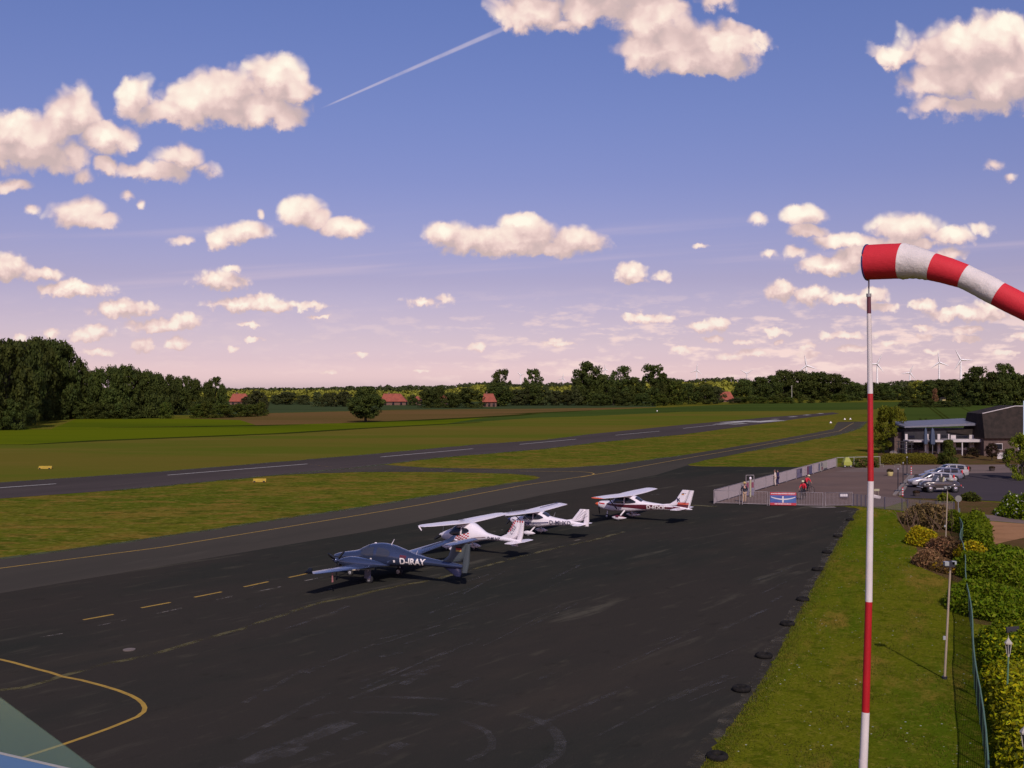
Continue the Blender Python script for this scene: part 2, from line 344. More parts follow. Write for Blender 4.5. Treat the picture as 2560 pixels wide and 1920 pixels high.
M['plaza'] = ground_mat('plaza_paving', (0.1569, 0.1040, 0.0862), [((0.1166, 0.0832, 0.0739), 0.08, 0.4, 0.65, 0.8, 2.0), ((0.1794, 0.1262, 0.1109), 0.4, 0.5, 0.75, 0.6, 2.0)], bscale=9.0, bump=0.3)
M['carpark'] = ground_mat('car_park_asphalt', (0.0650, 0.0528, 0.0575), [((0.0537, 0.0444, 0.0483), 0.06, 0.4, 0.65, 0.8, 2.0), ((0.0938, 0.0744, 0.0713), 0.3, 0.58, 0.75, 0.5, 3.0)], bscale=9.0, bump=0.3)
M['lane'] = ground_mat('lane_paving', (0.1848, 0.1324, 0.1140), [((0.1452, 0.1072, 0.0936), 0.3, 0.4, 0.65, 0.8, 2.0)], bscale=9.0, bump=0.3)
M['sand'] = ground_mat('sandy_earth', (0.33, 0.17, 0.085), [((0.25, 0.13, 0.065), 0.4, 0.45, 0.65, 0.8, 2.0), ((0.38, 0.22, 0.12), 1.5, 0.5, 0.75, 0.6, 1.0)], bscale=6.0)
M['soil'] = ground_mat('bark_and_soil', (0.1125, 0.0630, 0.0286), [((0.0750, 0.0630, 0.0156), 0.5, 0.42, 0.62, 0.8, 1.0), ((0.1500, 0.0910, 0.0455), 3.0, 0.5, 0.72, 0.6, 1.0)], bscale=10.0, bump=1.0)
M['concrete'] = mat('concrete', (0.24, 0.19, 0.16), 0.9, var=0.3, vscale=1.5)
def worn(name, col, lo, hi, sc=1.2, rough=0.8, amt=1.0):
    """paint or scuff worn through to the asphalt below"""
    m = mat(name, col, rough, var=0.25, vscale=2.0); t = m.node_tree; q = NG(t); b = t.nodes['Principled BSDF']
    co = q.n('ShaderNodeTexCoord').outputs['Object']
    q.put(b.inputs['Alpha'], q.rng(q.noise(co, sc, 6.0, 0.7), lo, hi, 0.0, amt)); return m
M['yellow_paint'] = worn('yellow_line_paint', (0.40, 0.235, 0.022), 0.22, 0.42)
M['yellow_faint'] = worn('worn_yellow_paint', (0.26, 0.16, 0.035), 0.42, 0.62)
M['white_paint'] = worn('white_line_paint', (0.50, 0.46, 0.40), 0.24, 0.46)
M['white_faint'] = worn('worn_white_paint', (0.26, 0.22, 0.17), 0.40, 0.66)
M['scuff'] = worn('tyre_scuff', (0.098, 0.087, 0.076), 0.36, 0.80, 0.8, 0.85, 0.72)
M['edge_dirt'] = worn('dirt_on_apron_edge', (0.085, 0.068, 0.040), 0.42, 0.66, 0.9, 0.95, 0.8)
M['fringe'] = worn('grass_fringe', (0.050, 0.058, 0.006), 0.36, 0.58, 0.7, 1.0)
M['seam_grass'] = worn('grass_in_seam', (0.10, 0.080, 0.014), 0.40, 0.60, 0.5)

# ---------------------------------------------------------------- ground, fields and pavement
b = MB(); b.poly([(-9000, -400, 0), (9000, -400, 0), (9000, 12000, 0), (-9000, 12000, 0)]); struct('ground', b, M['grass'])
def sheet(name, pts, z, m, kind='structure'):
    b = MB(); b.poly([(p.x, p.y, z) for p in (G(x, y) if not isinstance(x, Vector) else x for (x, y) in pts)]); return struct(name, b, m, kind)
def edge(pts, step=9.0, amp=0.12, seed=1):
    """roughen an edge given in plan"""
    r_ = random.Random(seed); out = []
    for a, c in zip(pts[:-1], pts[1:]):
        n = max(1, min(60, int((c - a).length / step))); d = (c - a); nn = Vector((-d.y, d.x, 0)).normalized()
        for i in range(n): out.append(a + d * i / n + nn * r_.gauss(0, amp) * (0 if i == 0 else 1))
    return out + [pts[-1]]
Z1 = 0.004
rs_low = [(-700, 1140), (0, 1111), (63, 1111), (240, 1102), (700, 1084), (909, 1071), (1115, 1060), (1340, 1045), (1480, 1040.7), (1708, 1030), (1968, 1027.7), (2140, 1025), (2320, 1022)]
sheet('runway_strip', rs_low + [(2320, 1030), (2140, 1036), (2001, 1042.5), (1708, 1073), (1363, 1111), (900, 1149), (407, 1188), (0, 1222), (-700, 1284)], Z1, M['strip_grass'])
sheet('green_crop_field', [(-700, 1139)] + rs_low[1:7] + [(1273, 1042), (1273, 1039), (1020, 1052), (861, 1058), (640, 1064), (468, 1066), (300, 1068), (127, 1073), (0, 1074), (-700, 1090)], 2 * Z1, M['crop_bright'])
sheet('green_crop_field', [(127, 1073), (190, 1047.5), (468, 1047), (560, 1040), (640, 1058), (640, 1063.5), (468, 1065.5), (300, 1067.5)], 2 * Z1, M['crop_bright'])
sheet('dark_crop_field', [(1115, 1059.5), (1340, 1044.5), (1480, 1040), (1708, 1029.5), (1968, 1027), (2140, 1024.5), (2330, 1020), (2600, 1014), (2600, 1006), (2254, 1005), (1900, 1008), (1780, 1013), (1643, 1019.5), (1480, 1026), (1340, 1034), (1273, 1039), (1200, 1046)], 3 * Z1, M['crop_dark'])
sheet('dry_field', [(468, 1046.5), (560, 1037), (640, 1034), (884, 1028), (988, 1025), (1340, 1022), (1640, 1018), (1480, 1025.5), (1340, 1033.5), (1273, 1038.5), (1020, 1051.5), (861, 1057.5), (640, 1063), (600, 1050)], 3 * Z1, M['tan_field'])
sheet('corn_field', [(560, 1036.5), (640, 1033.5), (884, 1027.5), (988, 1024.5), (1340, 1021.5), (1640, 1017.5), (1640, 1004), (300, 1004), (300, 1040)], 4 * Z1, M['crop_blue'])
sheet('tramlined_crop_field', [(2254, 1062), (2262, 1019.5), (2700, 1015), (2700, 1110), (2254, 1110)], 4 * Z1, M['crop_dark'])
b = MB()
for (x0, y0, x1, y1) in ((2324, 1019, 2378, 1061), (2334, 1019, 2391, 1061), (2404, 1019, 2520, 1075), (2300, 1046, 2306, 1066), (2314, 1046, 2320, 1066), (2480, 1018, 2600, 1060)):
    b.strip([G(x0, y0), G(x1, y1)], 0.9, 5 * Z1)
struct('tramlines', b, M['ditch'])
b = MB(); b.strip([G(x, y) for (x, y) in [(-700, 1141), (0, 1112), (63, 1112)] + rs_low[3:7] + [(1200, 1056)]], [1.5, 1.5, 2, 5, 5, 4.5, 4, 3], 5 * Z1)
b.strip([G(x, y) for (x, y) in [(250, 1069), (468, 1067), (640, 1064), (760, 1061.5)]], [1.0, 7, 9, 1], 5 * Z1)
b.strip([G(x, y) for (x, y) in [(861, 1057.5), (1020, 1052), (1150, 1046), (1273, 1039.5), (1340, 1034)]], [2, 9, 9, 9, 6], 5 * Z1)
b.strip([G(x, y) for (x, y) in [(1210, 1034.5), (1300, 1034), (1400, 1030), (1480, 1026)]], [1, 9, 9, 2], 6 * Z1)
b.strip([G(x, y) for (x, y) in [(1640, 1028.6), (1700, 1029)]], 4, 5 * Z1)
struct('ditch', b, M['ditch'])

up = [(-700, 1262), (0, 1206.6), (407, 1179), (900, 1138), (1189, 1111.6), (1363, 1100), (1480, 1085), (1708, 1062), (1936, 1042), (2082, 1031)]
lo = [(2098, 1034), (2001, 1046), (1903, 1060), (1708, 1086), (1480, 1107), (1363, 1122), (1088, 1145), (958, 1161), (900, 1168), (610, 1195.6), (285, 1226), (0, 1246.5), (-700, 1310)]
b = MB(); P_ = edge([G(*p) for p in up], 8, .15, 2) + edge([G(*p) for p in lo], 6, .12, 3)
b.poly([(p.x, p.y, 3 * Z1) for p in P_]); struct('runway', b, M['runway'])
tx = [(-700, 1475), (0, 1397), (285, 1360), (610, 1311.6), (900, 1269), (1103, 1236), (1305, 1204), (1340, 1198), (1351, 1194), (1335, 1189.5), (1276, 1184), (1103, 1180), (900, 1180), (750, 1185), (610, 1194)]
tx2 = [(958, 1162), (1074, 1170), (1276, 1173), (1421, 1169.4), (1540, 1161.5), (1708, 1138), (1903, 1106), (2033, 1083), (2082, 1073), (2095, 1055), (2167, 1054), (2147, 1071.6), (2098, 1086), (1871, 1128.6), (1718, 1161)]
tx3 = [(1757, 1180), (1600, 1240), (900, 1400), (0, 1560), (-700, 1700)]
b = MB(); P_ = edge([G(*p) for p in tx], 4, .12, 4) + edge([G(*p) for p in tx2], 5, .12, 5) + [G(*p) for p in tx3]
b.poly([(p.x, p.y, 4 * Z1) for p in P_]); struct('taxiway', b, M['taxi'])
ap_up = [(-700, 1612), (0, 1484), (900, 1332), (1020, 1310), (1359, 1237), (1500, 1213), (1640, 1188), (1718, 1164), (1757, 1166.5), (2001, 1168), (2060, 1169)]
AE = [(2112, 1266.5), (2147.5, 1273), (2115, 1322), (2061, 1424), (2029, 1482), (1998, 1539), (1943, 1650), (1893, 1732), (1787, 1883), (1762, 1920)]
ae = [G(*p) for p in AE]; dlast = (ae[-1] - ae[2]).normalized()
b = MB(); P_ = [G(*p) for p in ap_up] + [G(2060, 1267)] + edge(ae, 0.5, .10, 6) + [ae[-1] + dlast * 45, Vector((-60, -12, 0)), Vector((-60, 40, 0))]
b.poly([(p.x, p.y, 5 * Z1) for p in P_]); struct('apron', b, M['apron'])
lawn = [ae[0] + Vector((0.3, 0, 0))] + edge(ae, 0.45, .13, 8)[1:] + [ae[-1] + dlast * 45, Vector((12, -12, 0)), Vector((40, -12, 0)), Vector((60, 100, 0)), G(2400, 1285), G(2255, 1278)]
b = MB(); b.poly([(p.x, p.y, 6 * Z1) for p in lawn]); struct('lawn', b, M['lawn'])
sheet('plaza', [(1786, 1258), (1984, 1195), (2085, 1168), (2140, 1166), (2240, 1166), (2300, 1172), (2245, 1240), (2268, 1252), (2215, 1268), (2140, 1264.5), (2060, 1266)], 7 * Z1, M['plaza'])
sheet('forecourt', [(2200, 1163), (2620, 1160), (2620, 1181), (2410, 1184), (2300, 1187), (2236, 1181), (2085, 1180)], 8 * Z1, M['lane'])
sheet('terrace', [(2195, 1163.5), (2195, 1133), (2640, 1128), (2640, 1161)], 8.5 * Z1, M['soil'])
sheet('car_park', [(2250, 1239), (2280, 1187.5), (2410, 1184), (2640, 1180), (2640, 1268), (2560, 1257), (2400, 1249), (2262, 1246)], 9 * Z1, M['carpark'])
sheet('lane', [(2425, 1284), (2640, 1302), (2640, 1322), (2560, 1310), (2425, 1298)], 8 * Z1, M['lane'])
sheet('sandy_patch', [(2430, 1302), (2440, 1301), (2560, 1310.5), (2640, 1322), (2560, 1345), (2470, 1365), (2445, 1350)], 7 * Z1, M['sand'])
sheet('shrub_bed', [(2240, 1281), (2390, 1283), (2412, 1330), (2425, 1425), (2425, 1470), (2350, 1440), (2300, 1418), (2290, 1360), (2250, 1310)], 7 * Z1, M['soil'])
sheet('shrub_soil', [(2432, 1300), (2640, 1318), (2760, 1600), (2437, 1560), (2420, 1440)], 6.6 * Z1, M['soil'])
sheet('gate_sill', [(2020, 1267.6), (2085, 1267.2), (2092, 1269.6), (2050, 1270.5)], 9 * Z1, M['concrete'])
sheet('verge', [(2262, 1247), (2400, 1250), (2640, 1269), (2640, 1301), (2430, 1283), (2270, 1275)], 7 * Z1, M['soil'])
b = MB()
for a, c, w in (((2236, 1239), (2277, 1189), 0.35), ((2250, 1239), (2283, 1190), 0.3)):
    p, q_ = G(*a), G(*c); d = q_ - p; L = d.length; mid = (p + q_) / 2
    b.box((mid.x, mid.y, 0.07), (w, L, 0.14), 0, math.atan2(-d.x, d.y))
struct('kerb', b, M['concrete'])
b = MB()
for pts, w in ((lo[3:11], 1.1), (up[1:7], .8), (tx[1:7], .8), (tx2[1:6], .9), (tx2[10:14], 1.0), (tx[9:14], .6)):
    b.strip(edge([G(*p) for p in pts], 3.0, .15, 17), w, 4.5 * Z1)
struct('grass_fringe', b, M['fringe'], 'stuff')
# ---- painted lines
b = MB()
ty = [(-300, 1458), (0, 1421.4), (407, 1368.5), (900, 1288), (1065, 1260), (1305, 1214), (1450, 1192.6), (1529, 1180), (1675, 1153), (1871, 1119), (1968, 1101), (2098, 1078), (2134, 1057)]
b.strip([G(*p) for p in ty], 0.19, 6 * Z1)
cv = [(1300, 1178), (1450, 1179.6), (1468, 1181), (1479, 1182.5), (1485, 1184.5), (1481.6, 1187.4), (1470, 1190), (1452, 1193)]
b.strip([G(*p) for p in cv], 0.22, 7 * Z1)
for (x0, y0, x1, y1) in ((208, 1550.7, 283.5, 1537), (353, 1520.6, 426, 1507), (486, 1494, 554, 1480.5), (610, 1468, 670.5, 1455), (722, 1444.6, 800, 1428)):
    b.strip([G(x0, y0), G(x1, y1)], 0.20, 6 * Z1)
cu = [(-800, 120), (-300, 165), (0, 220), (140, 252), (400, 325), (560, 365), (690, 410), (900, 450), (1130, 510), (1310, 565), (1450, 620), (1530, 665), (1580, 710), (1602, 755), (1590, 800), (1520, 855), (1400, 905), (1200, 985), (950, 1075), (690, 1165), (210, 1320), (-400, 1520)]
b.strip([G(x / 4.424, 1600 + y / 4.424) for (x, y) in cu], 0.17, 6 * Z1)
struct('yellow_markings', b, M['yellow_paint'])
b = MB(); b.strip([G(*p) for p in ((769, 1161), (830, 1168), (900, 1172), (1020, 1173), (1160, 1176), (1300, 1178))], 0.16, 7 * Z1)
b.strip([G(1105, 1179.5), G(1131, 1176.5)], .5, 7 * Z1); b.strip([G(1155, 1173.4), G(1165, 1173)], .5, 7 * Z1)
struct('yellow_markings', b, M['yellow_faint'])
b = MB()
for (x0, y0, x1, y1) in ((-200, 1234, 140, 1209.6), (419, 1188, 769, 1160), (952, 1142.5, 1182, 1122), (1299, 1111, 1440, 1098), (1538.6, 1088, 1649, 1078), (1708, 1071, 1789, 1062)):
    b.strip([G(x0, y0), G(x1, y1)], 0.42, 5 * Z1)
for (x0, y0, x1, y1, w) in ((1791, 1060.8, 1826, 1058.7, 3.0), (1818, 1056.5, 1884, 1052.2, 6.0), (1828, 1060.6, 1864, 1058.7, 2.5), (1880, 1055.5, 1946, 1051.2, 6.5), (1931, 1048.5, 1945, 1047.8, 2), (1974, 1042.6, 1990, 1041.4, 2), (2011, 1038, 2024, 1037, 2), (2046, 1034.2, 2056, 1033.4, 2)):
    b.strip([G(x0, y0), G(x1, y1)], w, 5 * Z1)
struct('runway_markings', b, M['white_paint'])
b = MB()
for (x0, y0, x1, y1) in ((651.6, 1478, 702.5, 1467.5), (761, 1453, 809.6, 1442.6), (541, 1500, 584, 1491), (391, 1535, 455, 1521), (245, 1565, 315, 1551), (83, 1597, 156, 1585), (1225.7, 1331, 1257, 1325), (1436, 1352, 1452, 1349.5), (1612, 1239, 1651, 1236), (2090, 1281, 2130, 1276)):
    b.strip([G(x0, y0), G(x1, y1)], 0.14, 6 * Z1)
struct('faded_markings', b, M['white_faint'])
b = MB()
sm = [(-80, 1735), (60, 1720), (230, 1670), (365, 1640), (600, 1575), (780, 1513), (880, 1492), (1000, 1465), (1060, 1455), (1180, 1425), (1300, 1392), (1400, 1368), (1480, 1352), (1560, 1330)]
b.strip(edge([G(*p) for p in sm], .8, .05, 12), 0.34, 5.5 * Z1)
b.strip(edge([G(1680, 1266), G(1740, 1264), G(1790, 1267)], .8, .1, 13), 0.9, 6 * Z1)
struct('seam_grass', b, M['seam_grass'], 'stuff')
b = MB()
def zz(pts): return [G(600 + x / 2.458, 1400 + y / 2.458) for (x, y) in pts]
b.strip(zz([(400, 995), (470, 965), (540, 945), (700, 938), (880, 940), (1050, 945), (1200, 955), (1340, 985), (1450, 1025), (1520, 1060), (1550, 1110), (1545, 1160), (1480, 1200), (1400, 1240)]), 0.26, 6 * Z1)
b.strip(zz([(1720, 950), (1800, 975), (1880, 1010), (1940, 1060), (1970, 1120), (1965, 1180), (1900, 1240), (1820, 1290)]), 0.38, 6 * Z1)
b.strip(zz([(750, 850), (850, 845), (1000, 848), (1150, 852), (1300, 862), (1450, 880), (1580, 905)]), 0.26, 6 * Z1)
b.strip(zz([(-200, 1330), (100, 1230), (300, 1150), (480, 1080), (680, 1000)]), 0.62, 6 * Z1)
b.strip(zz([(-100, 1310), (150, 1180), (350, 1110), (640, 985)]), 0.3, 7 * Z1)
for i, (x0, y0, x1, y1, w) in enumerate(((1150, 410, 1590, 260, .12), (1160, 335, 1370, 245, .14), (1270, 325, 1390, 285, .12), (430, 670, 830, 520, .16), (700, 520, 1000, 460, .14), (1230, 590, 1470, 490, .14), (740, 750, 970, 670, .2), (1000, 720, 1220, 650, .35), (1310, 790, 1470, 730, .3), (1830, 740, 1960, 685, .22), (640, 1110, 760, 1060, .3), (860, 1200, 1010, 1130, .5), (1000, 770, 1130, 700, .4), (250, 1220, 400, 1150, .4), (400, 1250, 560, 1190, .4), (860, 600, 1000, 570, .3))):
    b.strip(edge(zz([(x0, y0), (x1, y1)]), .8, .05, i), w, 7.4 * Z1 + i * .0003)
for i in range(34):
    x, y = random.uniform(500, 2300), random.uniform(1430, 1900); l = random.uniform(40, 210) * (y - 1200) / 500
    x = min(x, float(np.interp(y, [1273, 1424, 1539, 1650, 1732, 1883], [2147, 2061, 1998, 1943, 1893, 1787])) - l - 60)
    b.strip([G(x, y), G(x + l, y - l * random.uniform(.30, .55))], random.uniform(.05, .30), 8 * Z1 + i * 0.0004)
struct('scuff_marks', b, M['scuff'])
b = MB(); b.strip(edge([p + Vector((-.28, 0, 0)) for p in ae[1:]], 1.2, .10, 21), .6, 7.2 * Z1); struct('edge_dirt', b, M['edge_dirt'])
# ---------------------------------------------------------------- aircraft
import bmesh
def pchip(xs, ys):
    xs, ys = np.array(xs, float), np.array(ys, float); hh = np.diff(xs); d = np.diff(ys) / hh; m = np.zeros(len(xs))
    m[0], m[-1] = d[0], d[-1]
    for i in range(1, len(xs) - 1):
        if d[i - 1] * d[i] > 0: m[i] = 2 * d[i - 1] * d[i] / (d[i - 1] + d[i])
    def f(x):
        i = int(np.clip(np.searchsorted(xs, x) - 1, 0, len(xs) - 2)); t = (x - xs[i]) / hh[i]
        return float((2 * t**3 - 3 * t**2 + 1) * ys[i] + (t**3 - 2 * t**2 + t) * hh[i] * m[i] + (-2 * t**3 + 3 * t**2) * ys[i + 1] + (t**3 - t**2) * hh[i] * m[i + 1])
    return f
class Hull:
    """a fuselage from stations (x, centre height, half width, height above, depth below, squareness)"""
    def __init__(s, st):
        st = sorted(st); s.x0, s.x1 = st[0][0], st[-1][0]
        s.f = [pchip([r[0] for r in st], [r[k] for r in st]) for k in range(1, 6)]
    def at(s, x): return [g_(x) for g_ in s.f]
    def pt(s, x, th, off=0.0):
        zc, hw, ht, hb, p = s.at(x); c, q = math.cos(th), math.sin(th)
        y = (hw + off) * math.copysign(abs(c) ** (2 / p), c); z = zc + ((ht if q >= 0 else hb) + off) * math.copysign(abs(q) ** (2 / p), q)
        return (x, y, z)
    def sy(s, x, z):
        zc, hw, ht, hb, p = s.at(x); k = min(1.0, abs(z - zc) / max(ht if z > zc else hb, 1e-4))
        return hw * max(1 - k ** p, 0.0) ** (1 / p)
    def mesh(s, b, nx=44, n=28, mi=0, zone=None):
        xs = [s.x0 + (s.x1 - s.x0) * (0.5 - 0.5 * math.cos(math.pi * i / nx)) for i in range(nx + 1)]
        rings = [[s.pt(x, 2 * math.pi * j / n) for j in range(n)] for x in xs]
        k0 = len(b.f); b.loft(rings, mi, True, True)
        if zone:
            for k in range(k0, len(b.f)):
                f = b.f[k]; c = [sum(b.v[i][a] for i in f) / len(f) for a in range(3)]; b.mi[k] = zone(*c)
        return b
    def side(s, b, rows, side, mi=0, off=0.012, nz=6, nx=5):
        """a panel on one flank from (x, low z, high z) rows"""
        lo = pchip([r[0] for r in sorted(rows)], [r[1] for r in sorted(rows)]); hi = pchip([r[0] for r in sorted(rows)], [r[2] for r in sorted(rows)])
        a, e = min(r[0] for r in rows), max(r[0] for r in rows); n = nx * (len(rows) - 1); vs = []; fs = []
        for i in range(n + 1):
            x = a + (e - a) * i / n
            for j in range(nz + 1):
                z = lo(x) + (hi(x) - lo(x)) * j / nz; vs.append((x, side * (s.sy(x, z) + off), z))
        for i in range(n):
            for j in range(nz):
                k = i * (nz + 1) + j; q = (k, k + nz + 1, k + nz + 2, k + 1); fs.append(q if side < 0 else q[::-1])
        return b.add(vs, fs, mi, True)
    def wrap(s, b, x0, x1, t0, t1, mi=0, off=0.012, nx=8, n=14, slant=0.0):
        vs = []
        for i in range(nx + 1):
            for j in range(n + 1):
                th = t0 + (t1 - t0) * j / n; x = x0 + (x1 - x0) * i / nx + slant * abs(math.cos(th))
                vs.append(s.pt(x, th, off))
        return b.add(vs, [(i * (n + 1) + j, i * (n + 1) + j + 1, (i + 1) * (n + 1) + j + 1, (i + 1) * (n + 1) + j) for i in range(nx) for j in range(n)], mi, True)
def text_polys(txt, size, shear=0.0, bold=0.0):
    cu = bpy.data.curves.new('lettering', 'FONT'); cu.body = txt; cu.size = size; cu.shear = shear; cu.resolution_u = 3; cu.offset = bold; cu.align_x = 'CENTER'
    o = bpy.data.objects.new('lettering', cu); C.objects.link(o)
    dg = bpy.context.evaluated_depsgraph_get(); me = o.evaluated_get(dg).to_mesh()
    bm = bmesh.new(); bm.from_mesh(me)
    for k in range(1, 8): bmesh.ops.bisect_plane(bm, geom=bm.verts[:] + bm.edges[:] + bm.faces[:], plane_co=(0, size * k / 9, 0), plane_no=(0, 1, 0))
    bm.verts.index_update(); vs = [tuple(v.co) for v in bm.verts]; fs = [tuple(v.index for v in f.verts) for f in bm.faces]; bm.free()
    o.evaluated_get(dg).to_mesh_clear(); bpy.data.objects.remove(o); bpy.data.curves.remove(cu)
    return vs, fs
def hull_text(hull, txt, size, x0, z0, m, parent, side=1, off=0.03, name='registration_letters', tilt=0.0, shear=0.0, bold=0.0):
    vs, fs = text_polys(txt, size, shear, bold); b = MB(); ct, st = math.cos(tilt), math.sin(tilt)
    b.add([(x0 - side * (vx * ct - vy * st), side * (hull.sy(x0 - side * vx, min(z0 + vy, z0 + size)) + off), z0 + vy * ct + vx * st) for vx, vy, _ in vs], fs)
    return part(name, b, m, parent)
AF = [(1, 0), (.85, .028), (.6, .070), (.35, .088), (.15, .074), (.05, .046), (0, 0), (.05, -.026), (.15, -.038), (.35, -.042), (.6, -.030), (.85, -.012)]
def wing(b, st, mi=0, mirror=True):
    """st: (x of leading edge, y, z, chord, thickness factor) from tip to tip or one half when mirrored"""
    if mirror: st = [(x, -y, z, c, t) for (x, y, z, c, t) in st[::-1] if y > 0] + list(st)
    return b.loft([[(x - c * u, y, z + c * w * t) for u, w in AF] for (x, y, z, c, t) in st], mi, True, True)
def fin(b, st, mi=0, y0=0.0):
    """st: (x of leading edge, z, chord, thickness) from foot to top"""
    pr = [(0, 0), (.06, .5), (.25, 1), (.6, .75), (1, .08), (.6, -.75), (.25, -1), (.06, -.5)]
    return b.loft([[(x - c * u, y0 + w * t / 2, z) for u, w in pr] for (x, z, c, t) in st], mi, True, True)
def pod(b, x0, x1, y, zc, w, ht, hb, mi=0, zone=None, p=2.2, peak=0.38):
    L = x1 - x0; st = []
    for t in (0, .04, .14, peak, .65, .85, .96, 1):
        k = (math.sin(min(t / peak, 1) * math.pi / 2) ** 0.75) if t <= peak else (math.cos((t - peak) / (1 - peak) * math.pi / 2) ** 0.8 if t < 1 else 0)
        k = max(k, .06); st.append((x1 - t * L, zc, w * k, ht * k, hb * k, p))
    hl = Hull(st); bb = MB(); hl.mesh(bb, 14, 14, mi, zone)
    bb.v = [(px, py + y, pz) for px, py, pz in bb.v]; b.add(bb.v, bb.f); b.mi[-len(bb.f):] = bb.mi; b.sm[-len(bb.f):] = bb.sm
    return b
def prop(parent, x, y, z, r, blades, a0, m_blade, m_spin, spin=0.16):
    b = MB(); pod(b, x - .12, x + spin * 1.9, y, z, spin, spin, spin, 0, None, 2, .75); sp = part('spinner', b, m_spin, parent)
    for k in range(blades):
        a = a0 + 2 * math.pi * k / blades; d = Vector((0, math.cos(a), math.sin(a))); n_ = Vector((0, -d.z, d.y)); bb = MB(); rings = []
        for t, w in ((.1, .05), (.3, .085), (.6, .09), (.85, .07), (1, .02)):
            c = Vector((x, y, z)) + d * r * t; w *= 1.1
            rings.append([c + n_ * w + Vector((.02, 0, 0)), c + n_ * w * .2 + Vector((.035, 0, 0)), c - n_ * w, c + n_ * w * .2 - Vector((.02, 0, 0))])
        bb.loft(rings, 0, True); part('propeller_blade', bb, m_blade, parent)
def gear_wheel(parent, c, r, w, name='wheel'):
    b = MB(); b.wheel(c, r, w); o = part(name, b, M['rubber'], parent)
    b = MB(); b.wheel(c, r * .56, w * 1.04, 0, prof=((-.5, .3), (-.5, .9), (-.4, 1), (.4, 1), (.5, .9), (.5, .3))); part('rim', b, M['alloy'], o)
    return o
def flag(parent, hull_y, x, z, w, h, side=1, turn=0.0):
    b = MB()
    for k in range(3):
        z0, z1 = z + h * k / 3, z + h * (k + 1) / 3
        b.add([(x, hull_y, z0), (x - w, hull_y, z0), (x - w, hull_y, z1), (x, hull_y, z1)], [(0, 1, 2, 3)], k)
    return part('flag_emblem', b, [M['flag_gold'], M['flag_red'], M['flag_black']], parent)

M['white_gloss'] = mat('white_aircraft_paint', (0.80, 0.72, 0.745), 0.28, coat=0.3, var=0.06, vscale=1.2)
M['slate'] = mat('slate_blue_metallic_paint', (0.060, 0.078, 0.140), 0.22, metal=0.55, coat=0.5)
M['slate_dark'] = mat('dark_slate_paint', (0.022, 0.024, 0.060), 0.35, coat=0.3)
M['slate_fin'] = mat('grey_green_tail_paint', (0.085, 0.100, 0.110), 0.4, metal=0.2, coat=0.3)
M['glass'] = mat('tinted_glazing', (0.016, 0.018, 0.028), 0.10, spec=0.5)
M['glass_light'] = mat('pale_tinted_glazing', (0.040, 0.044, 0.062), 0.12, spec=0.5)
M['rubber'] = mat('black_rubber', (0.018, 0.017, 0.018), 0.85, var=0.3)
M['alloy'] = mat('wheel_metal', (0.50, 0.48, 0.46), 0.4, metal=0.5)
M['black'] = mat('black_paint', (0.012, 0.012, 0.014), 0.5)
M['red'] = mat('red_paint', (0.50, 0.022, 0.028), 0.4)
M['orange'] = mat('orange_red_paint', (0.75, 0.12, 0.035), 0.4)
M['maroon'] = mat('maroon_paint', (0.095, 0.012, 0.022), 0.35, coat=0.3)
M['navy'] = mat('navy_paint', (0.022, 0.022, 0.105), 0.35, coat=0.3)
M['cream_trim'] = mat('cream_paint', (0.70, 0.58, 0.42), 0.4)  # one even cream colour, used on the tow bar
M['flag_gold'] = mat('gold_flag_cloth', (0.62, 0.42, 0.10), 0.6); M['flag_red'] = mat('red_flag_cloth', (0.50, 0.03, 0.03), 0.6); M['flag_black'] = mat('black_flag_cloth', (0.01, 0.01, 0.012), 0.6)
M['grey_metal'] = mat('grey_painted_metal', (0.30, 0.28, 0.29), 0.45, metal=0.3)
M['white_letter'] = mat('white_letter_film', (0.78, 0.70, 0.66), 0.5)
M['dark_letter'] = mat('dark_blue_letter_film', (0.035, 0.03, 0.07), 0.5)

# --- twin engined low wing aircraft with a tail plane on top of its fin
t = thing('twin_engine_aircraft', 'slate blue twin engine aircraft with low wings, nearest of the parked planes', 'aircraft', (-7.55, 63.9, 0), 2.645, 'aircraft parked on the apron')
hl = Hull([(3.75, 1.13, .03, .03, .03, 2), (3.55, 1.14, .19, .13, .13, 2), (3.0, 1.18, .36, .24, .26, 2.1), (2.1, 1.24, .52, .34, .42, 2.2), (1.75, 1.27, .57, .40, .48, 2.2), (1.3, 1.30, .62, .58, .52, 2.2), (.75, 1.33, .66, .76, .55, 2.3), (0.1, 1.35, .67, .80, .56, 2.3), (-.6, 1.36, .65, .72, .55, 2.3), (-1.4, 1.34, .56, .53, .46, 2.3), (-2.3, 1.30, .42, .33, .33, 2.2), (-3.5, 1.25, .27, .20, .22, 2.1), (-4.8, 1.19, .17, .15, .16, 2), (-5.4, 1.16, .08, .10, .10, 2)])
b = MB(); hl.mesh(b, 60, 36, 0, lambda x, y, z: 1 if z < (1.02 + (-x - .5) * .028 if x < 1 else .98) else 0); part('fuselage', b, [M['slate'], M['slate_dark']], t)
for sd_ in (1, -1):
    for nm, rows in (('door_window', [(1.28, 1.50, 1.58), (1.05, 1.46, 1.80), (.55, 1.43, 1.93), (.36, 1.43, 1.94)]), ('cabin_window', [(.14, 1.43, 1.95), (-.3, 1.43, 1.92), (-.62, 1.47, 1.84), (-.78, 1.58, 1.74)]), ('cabin_window', [(-1.45, 1.42, 1.62), (-1.85, 1.43, 1.58)])):
        b = MB(); hl.side(b, rows, sd_); part(nm, b, M['glass_light'] if nm != 'cabin_window' or rows[0][0] > -1 else M['maroon'], t)
    b = MB(); hl.side(b, [(.42, .96, 1.40), (.10, .96, 1.40)], sd_, off=.006); part('door_seam', b, M['slate'], t)
